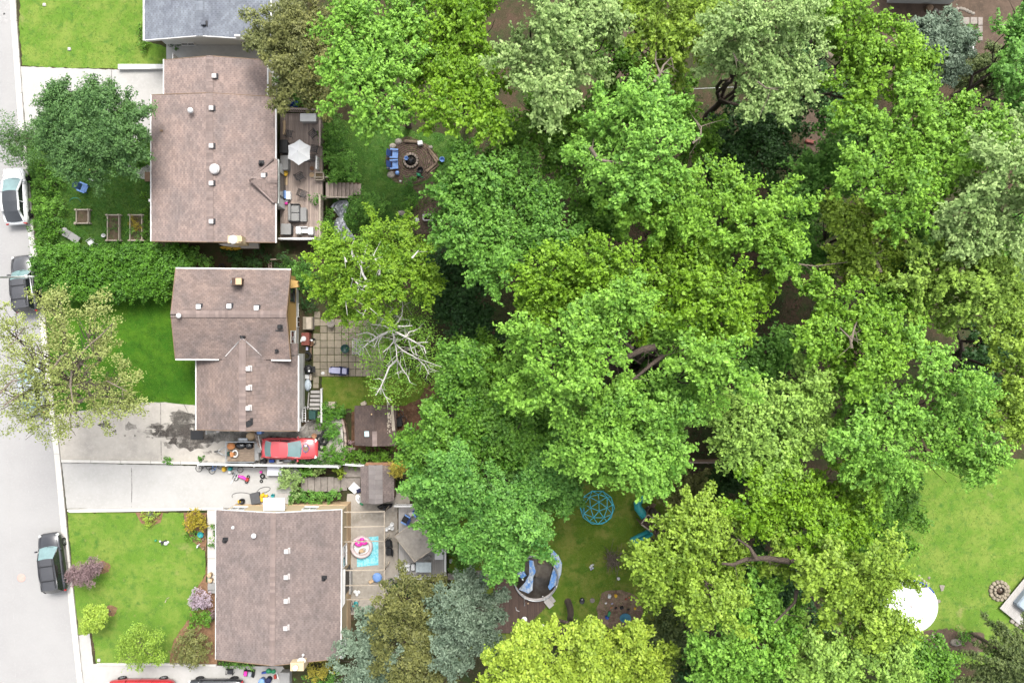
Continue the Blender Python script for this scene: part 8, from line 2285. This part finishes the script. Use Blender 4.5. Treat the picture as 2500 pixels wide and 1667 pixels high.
tree("plum_tree", "small purple leaved plum tree beside the black estate wagon", "tree", [(205, 1395, 18, 1.9), (225, 1380, 18, 1.9), (215, 1410, 16, 1.8), (190, 1410, 14, 1.8), (240, 1395, 12, 1.7), (180, 1400, 10, 1.7)], F_plum, M_bark, zt=1.9, base=(252, 1386), seed=75, per=7, slen=.35, leaf=.09, dens=1.6, sw=.1, trunk_r=.04, clump=.36)
tree("young_maple", "young lime green tree with a mulch ring in the lower front lawn", "tree", [(225, 1510, 16, 1.9), (245, 1500, 14, 1.9), (215, 1525, 14, 1.8), (240, 1520, 14, 1.8), (225, 1490, 10, 1.9)], F_lime, M_bark_pale, zt=1.9, base=(270, 1492), seed=76, per=9, slen=.25, leaf=.13, dens=1.8, sw=.1, trunk_r=.04, clump=.36)
tree("young_birch", "sparse young tree of small pale leaves near the lower lawn's bottom edge", "tree", [(330, 1560, 24, 2.6), (360, 1580, 24, 2.6), (315, 1595, 22, 2.5), (380, 1560, 16, 2.5), (350, 1610, 16, 2.4), (385, 1600, 14, 2.4), (310, 1575, 14, 2.5), (340, 1540, 14, 2.5)], F_maple_y, M_bark_pale, zt=2.5, base=(362, 1572), seed=77, per=5, slen=.4, leaf=.12, dens=1.6, sw=.16, trunk_r=.05, clump=.3, gap=.3)
for i, (u, v, r) in enumerate([(252, 1384, 17), (270, 1490, 15)]):
    sheet("mulch_ring", blob(u, v, r, r * .95, 18, .15, 60 + i), .012, M_mulch, 0)

# birch with bare white limbs, measured limb by limb
def white_birch():
    c0 = at(955, 803, 8.2); H = T("birch_tree", "thin leaved birch with bare white limbs spreading over the slab patio", "tree", (c0.x, c0.y, BACK))
    K = 3.92
    def q(x, y, z): return at(680 + x / K, 620 + y / K, z)
    tk = MB(); tk.tube([(c0.x, c0.y, BACK - .1), (c0.x + .1, c0.y, 2), (c0.x - .05, c0.y + .05, 5), tuple(q(1085, 725, 8.2))], [.2, .17, .14, .12], 9); tk.build("trunk", M_birch, H)
    L = [([(1085, 725), (1020, 760), (940, 800), (860, 850), (810, 900)], .13, 8.2, 6.8), ([(940, 800), (900, 770), (850, 750), (740, 775)], .06, 7.8, 7.2), ([(1085, 725), (1020, 690), (960, 678), (890, 675)], .07, 8.2, 7.8),
         ([(1085, 725), (1030, 640), (1000, 620), (970, 610)], .09, 8.2, 8), ([(1030, 640), (1010, 575)], .05, 8.1, 8), ([(1085, 725), (1120, 690), (1200, 692), (1280, 685)], .10, 8.2, 7.9),
         ([(1095, 715), (1150, 640), (1180, 590), (1190, 500), (1180, 430), (1195, 370)], .06, 8.2, 6.8), ([(1060, 700), (1062, 600), (1066, 560), (1095, 520)], .05, 8.2, 7.6),
         ([(1100, 735), (1160, 765), (1220, 795), (1320, 850), (1390, 890), (1410, 950)], .11, 8.2, 7), ([(1220, 795), (1250, 745), (1310, 730), (1370, 700)], .06, 8, 7.6), ([(1320, 850), (1430, 843)], .06, 7.8, 7.4),
         ([(1085, 740), (1105, 790), (1100, 840), (1060, 890), (1000, 940)], .09, 8.2, 7), ([(1110, 850), (1150, 890), (1200, 930), (1330, 1000), (1400, 1070), (1440, 1150)], .075, 7.8, 6.3), ([(1330, 1000), (1420, 1030), (1560, 1080)], .05, 7.2, 6.3),
         ([(1245, 825), (1275, 930), (1320, 975), (1300, 880)], .05, 7.9, 7), ([(1135, 1010), (1060, 1080), (1020, 1180), (980, 1270), (930, 1350)], .11, 7, 5.6), ([(980, 1270), (1020, 1360), (1080, 1400)], .05, 6, 5.5), ([(980, 1270), (980, 1340)], .05, 6, 5.6),
         ([(1135, 1010), (1190, 1110), (1230, 1160), (1260, 1230)], .07, 7, 5.8), ([(1140, 1030), (1135, 1110), (1155, 1190)], .05, 7, 6), ([(1110, 800), (1125, 900), (1135, 1010)], .08, 8, 7), ([(960, 790), (920, 880), (900, 890)], .05, 7.8, 7.2), ([(1000, 775), (960, 840), (955, 890)], .05, 8, 7.3), ([(880, 830), (820, 830), (780, 850)], .04, 7.4, 7), ([(1400, 1030), (1450, 1100), (1560, 1130)], .035, 6.8, 6.2), ([(1000, 1210), (960, 1190), (940, 1195)], .045, 6.2, 6)]
    br = MB(); rg = np.random.default_rng(5); lob = []
    for pts, r, za, zb in L:
        n = len(pts); P = [q(x, y, za + (zb - za) * i / (n - 1)) for i, (x, y) in enumerate(pts)]
        br.tube(P, [r * .8 * (1 - .62 * i / (n - 1)) for i in range(n)], 6)
        for i in range(n - 1):
            for _ in range(2):
                s = P[i].lerp(P[i + 1], rg.random()); d = Vector(rg.normal(0, .4, 3)); d.z *= .4
                br.tube([s, s + d * .6 + Vector((0, 0, .1)), s + d * 1.3], [r * .2, .01, .005], 4)
        lob.append((np.array(P[-1]) - np.array([0, 0, .8]), .7)); lob.append((np.array(P[n // 2]) - np.array([0, 0, 1.6]), .6))
    br.build("branches", M_birch, H)
    for u, v, r in ((960, 900, 50), (1010, 850, 60), (1020, 790, 55), (900, 760, 40), (1000, 740, 50), (930, 860, 45), (1050, 900, 40)):
        lob.append((np.array(at(u, v, 4.5)), r * ppm(4.5)))
    leaf_mesh("crown", *sprays(lob, dens=.42, per=15, slen=.7, sw=.3, leaf=.13, seed=9, droop=.3), F_birch, H)
white_birch()
def dead_limbs(parent_label, pts_list, m):
    o = next((o for o in bpy.data.objects if o.get("label") == parent_label), None)
    mb = MB(); rg = np.random.default_rng(8)
    for pts, r, z in pts_list:
        n = len(pts); P = [at(u, v, z) for u, v in pts]
        mb.tube(P, [r * (1 - .6 * i / max(1, n - 1)) for i in range(n)], 6)
        for i in range(n - 1):
            for _ in range(2):
                s = P[i].lerp(P[i + 1], rg.random()); d = Vector(rg.normal(0, .35, 3)); mb.tube([s, s + d * .6 + Vector((0, 0, .08)), s + d * 1.6], [min(.05, r * .3), .02, .008], 4)
    mb.build("bare_limbs", m, o, kind="stuff")
dead_limbs("fresh lime green birch with white limbs at the upper left corner of the woods lot", [([(899, 700), (876, 698), (859, 722), (843, 737)], .10, 11.6), ([(876, 698), (865, 681), (858, 680)], .07, 11.6), ([(894, 684), (884, 666), (881, 645), (889, 625), (897, 597)], .08, 11.8), ([(859, 635), (860, 617), (856, 600)], .09, 11.8), ([(846, 640), (836, 615)], .06, 11.6), ([(926, 671), (928, 653), (915, 630), (910, 620)], .07, 11.6), ([(904, 732), (892, 758), (884, 775)], .05, 11), ([(1006, 630), (1022, 612)], .07, 11.6)], M_birch)
dead_limbs("bright green maple in the upper middle of the woods with a bare twisted limb", [([(1597, 200), (1612, 180), (1620, 160), (1640, 140)], .10, 17), ([(1612, 180), (1600, 150), (1602, 125)], .07, 17), ([(1690, 350), (1710, 335), (1712, 310), (1700, 300)], .08, 17.2), ([(1440, 360), (1460, 390), (1500, 398), (1570, 415), (1590, 385)], .13, 17.2)], M_bark_pale)
dead_limbs("tall bright maple with a thick forked trunk showing through its middle, centre of the lot", [([(1600, 848), (1570, 853), (1545, 865), (1500, 882), (1450, 880), (1375, 880)], .24, 16.2), ([(1545, 852), (1525, 835), (1515, 828)], .12, 17), ([(1620, 868), (1590, 890), (1560, 915), (1540, 930)], .15, 16.0), ([(1440, 885), (1415, 862)], .1, 17)], M_bark)
dead_limbs("light green maple with a long bare limb, left half of the lower woods", [([(1930, 1370), (1870, 1362), (1820, 1365), (1790, 1378), (1762, 1375)], .2, 15.2), ([(1845, 1360), (1830, 1335), (1800, 1315)], .14, 15.6), ([(1930, 1370), (1990, 1360), (2015, 1338)], .13, 15.5), ([(1945, 1440), (1940, 1470), (1890, 1520)], .14, 15.6), ([(1970, 1440), (1985, 1460), (1998, 1480)], .16, 15.2)], M_bark)
dead_limbs("light green maple beside the right boundary of the middle lot with bare fork showing", [([(2080, 850), (2075, 825), (2050, 800)], .09, 16.5), ([(2078, 835), (2086, 800), (2092, 785)], .08, 16.5)], M_bark_pale)
dead_limbs("small yellow green maple right above the middle lot's upper right corner", [([(2150, 665), (2135, 625), (2118, 610)], .14, 13.8), ([(1950, 645), (1990, 650), (2070, 640)], .06, 13)], M_bark_pale)
dead_limbs("pale grey green willow with a rounded hanging crown near the top edge", [([(2030, 140), (2000, 115), (1970, 95)], .2, 15.5), ([(1800, 150), (1790, 130)], .08, 17.5), ([(1850, 200), (1870, 215), (1900, 220)], .06, 17.5)], M_bark_pale)
dead_limbs("sparse yellow leaved oak in the middle front yard, overhanging the street", [([(262, 945), (235, 962), (215, 972), (170, 990)], .26, 7.5), ([(180, 885), (215, 845), (245, 820), (275, 790)], .08, 11), ([(175, 905), (172, 940), (178, 985)], .08, 11.4), ([(130, 900), (150, 870), (165, 862)], .1, 11.4), ([(262, 930), (290, 945), (310, 955)], .06, 10.5), ([(0, 960), (30, 930), (60, 925)], .08, 11.5), ([(10, 990), (60, 955)], .06, 11.5), ([(60, 800), (20, 850)], .05, 11.5)], M_bark_pale)

# grass blades standing on the lawns
grass_stuff("grass_blades", "short grass blades of the top lawn", LAWN_N, .004, F_grass, 74, 0.072, 1)
grass_stuff("grass_blades", "weedy grass blades of the upper front yard", YARD_N, .004, F_grass_deep, 132, 0.110, 2)
grass_stuff("grass_blades", "deep green grass blades of the middle front lawn", LAWN_M, .008, F_grass_deep, 110, 0.077, 3)
grass_stuff("grass_blades", "short grass blades of the striped lower front lawn", LAWN_S, .004, F_grass, 74, 0.072, 4)
grass_stuff("grass_blades", "dry grass blades of the middle back lawn", [(786, 918), (930, 918), (1010, 905), (1060, 950), (1020, 985), (965, 992), (870, 992), (800, 1000)], BACK, F_grass, 88, 0.083, 5)
grass_stuff("grass_blades", "rough grass of the upper garden", [(800, 290), (960, 300), (1010, 320), (1120, 330), (1180, 400), (1100, 470), (1020, 520), (990, 560), (850, 570), (810, 480)], BACK, F_grass_deep, 110, 0.110, 6)
grass_stuff("grass_blades", "rough shaded grass of the lower garden", [(1090, 1240), (1300, 1150), (1500, 1120), (1640, 1140), (1720, 1240), (1700, 1420), (1660, 1560), (1420, 1560), (1400, 1500), (1380, 1400), (1240, 1380)], BACK, F_grass_deep, 74, 0.088, 7)
grass_stuff("grass_blades", "grass blades of the far right lawn", [(2080, 1120), (2520, 1120), (2520, 1400), (2400, 1540), (2300, 1540), (2280, 1480), (2260, 1400), (2100, 1400)], BACK, F_grass, 57, 0.083, 8)
grass_stuff("ground_weeds", "weeds and seedlings on the woods' floor", [(700, 630), (1250, 300), (1900, 200), (2100, 600), (1950, 1130), (1400, 1130), (1000, 1140), (1060, 1000), (1060, 780), (960, 640)], BACK, F_dark, 20, 0.165, 9)
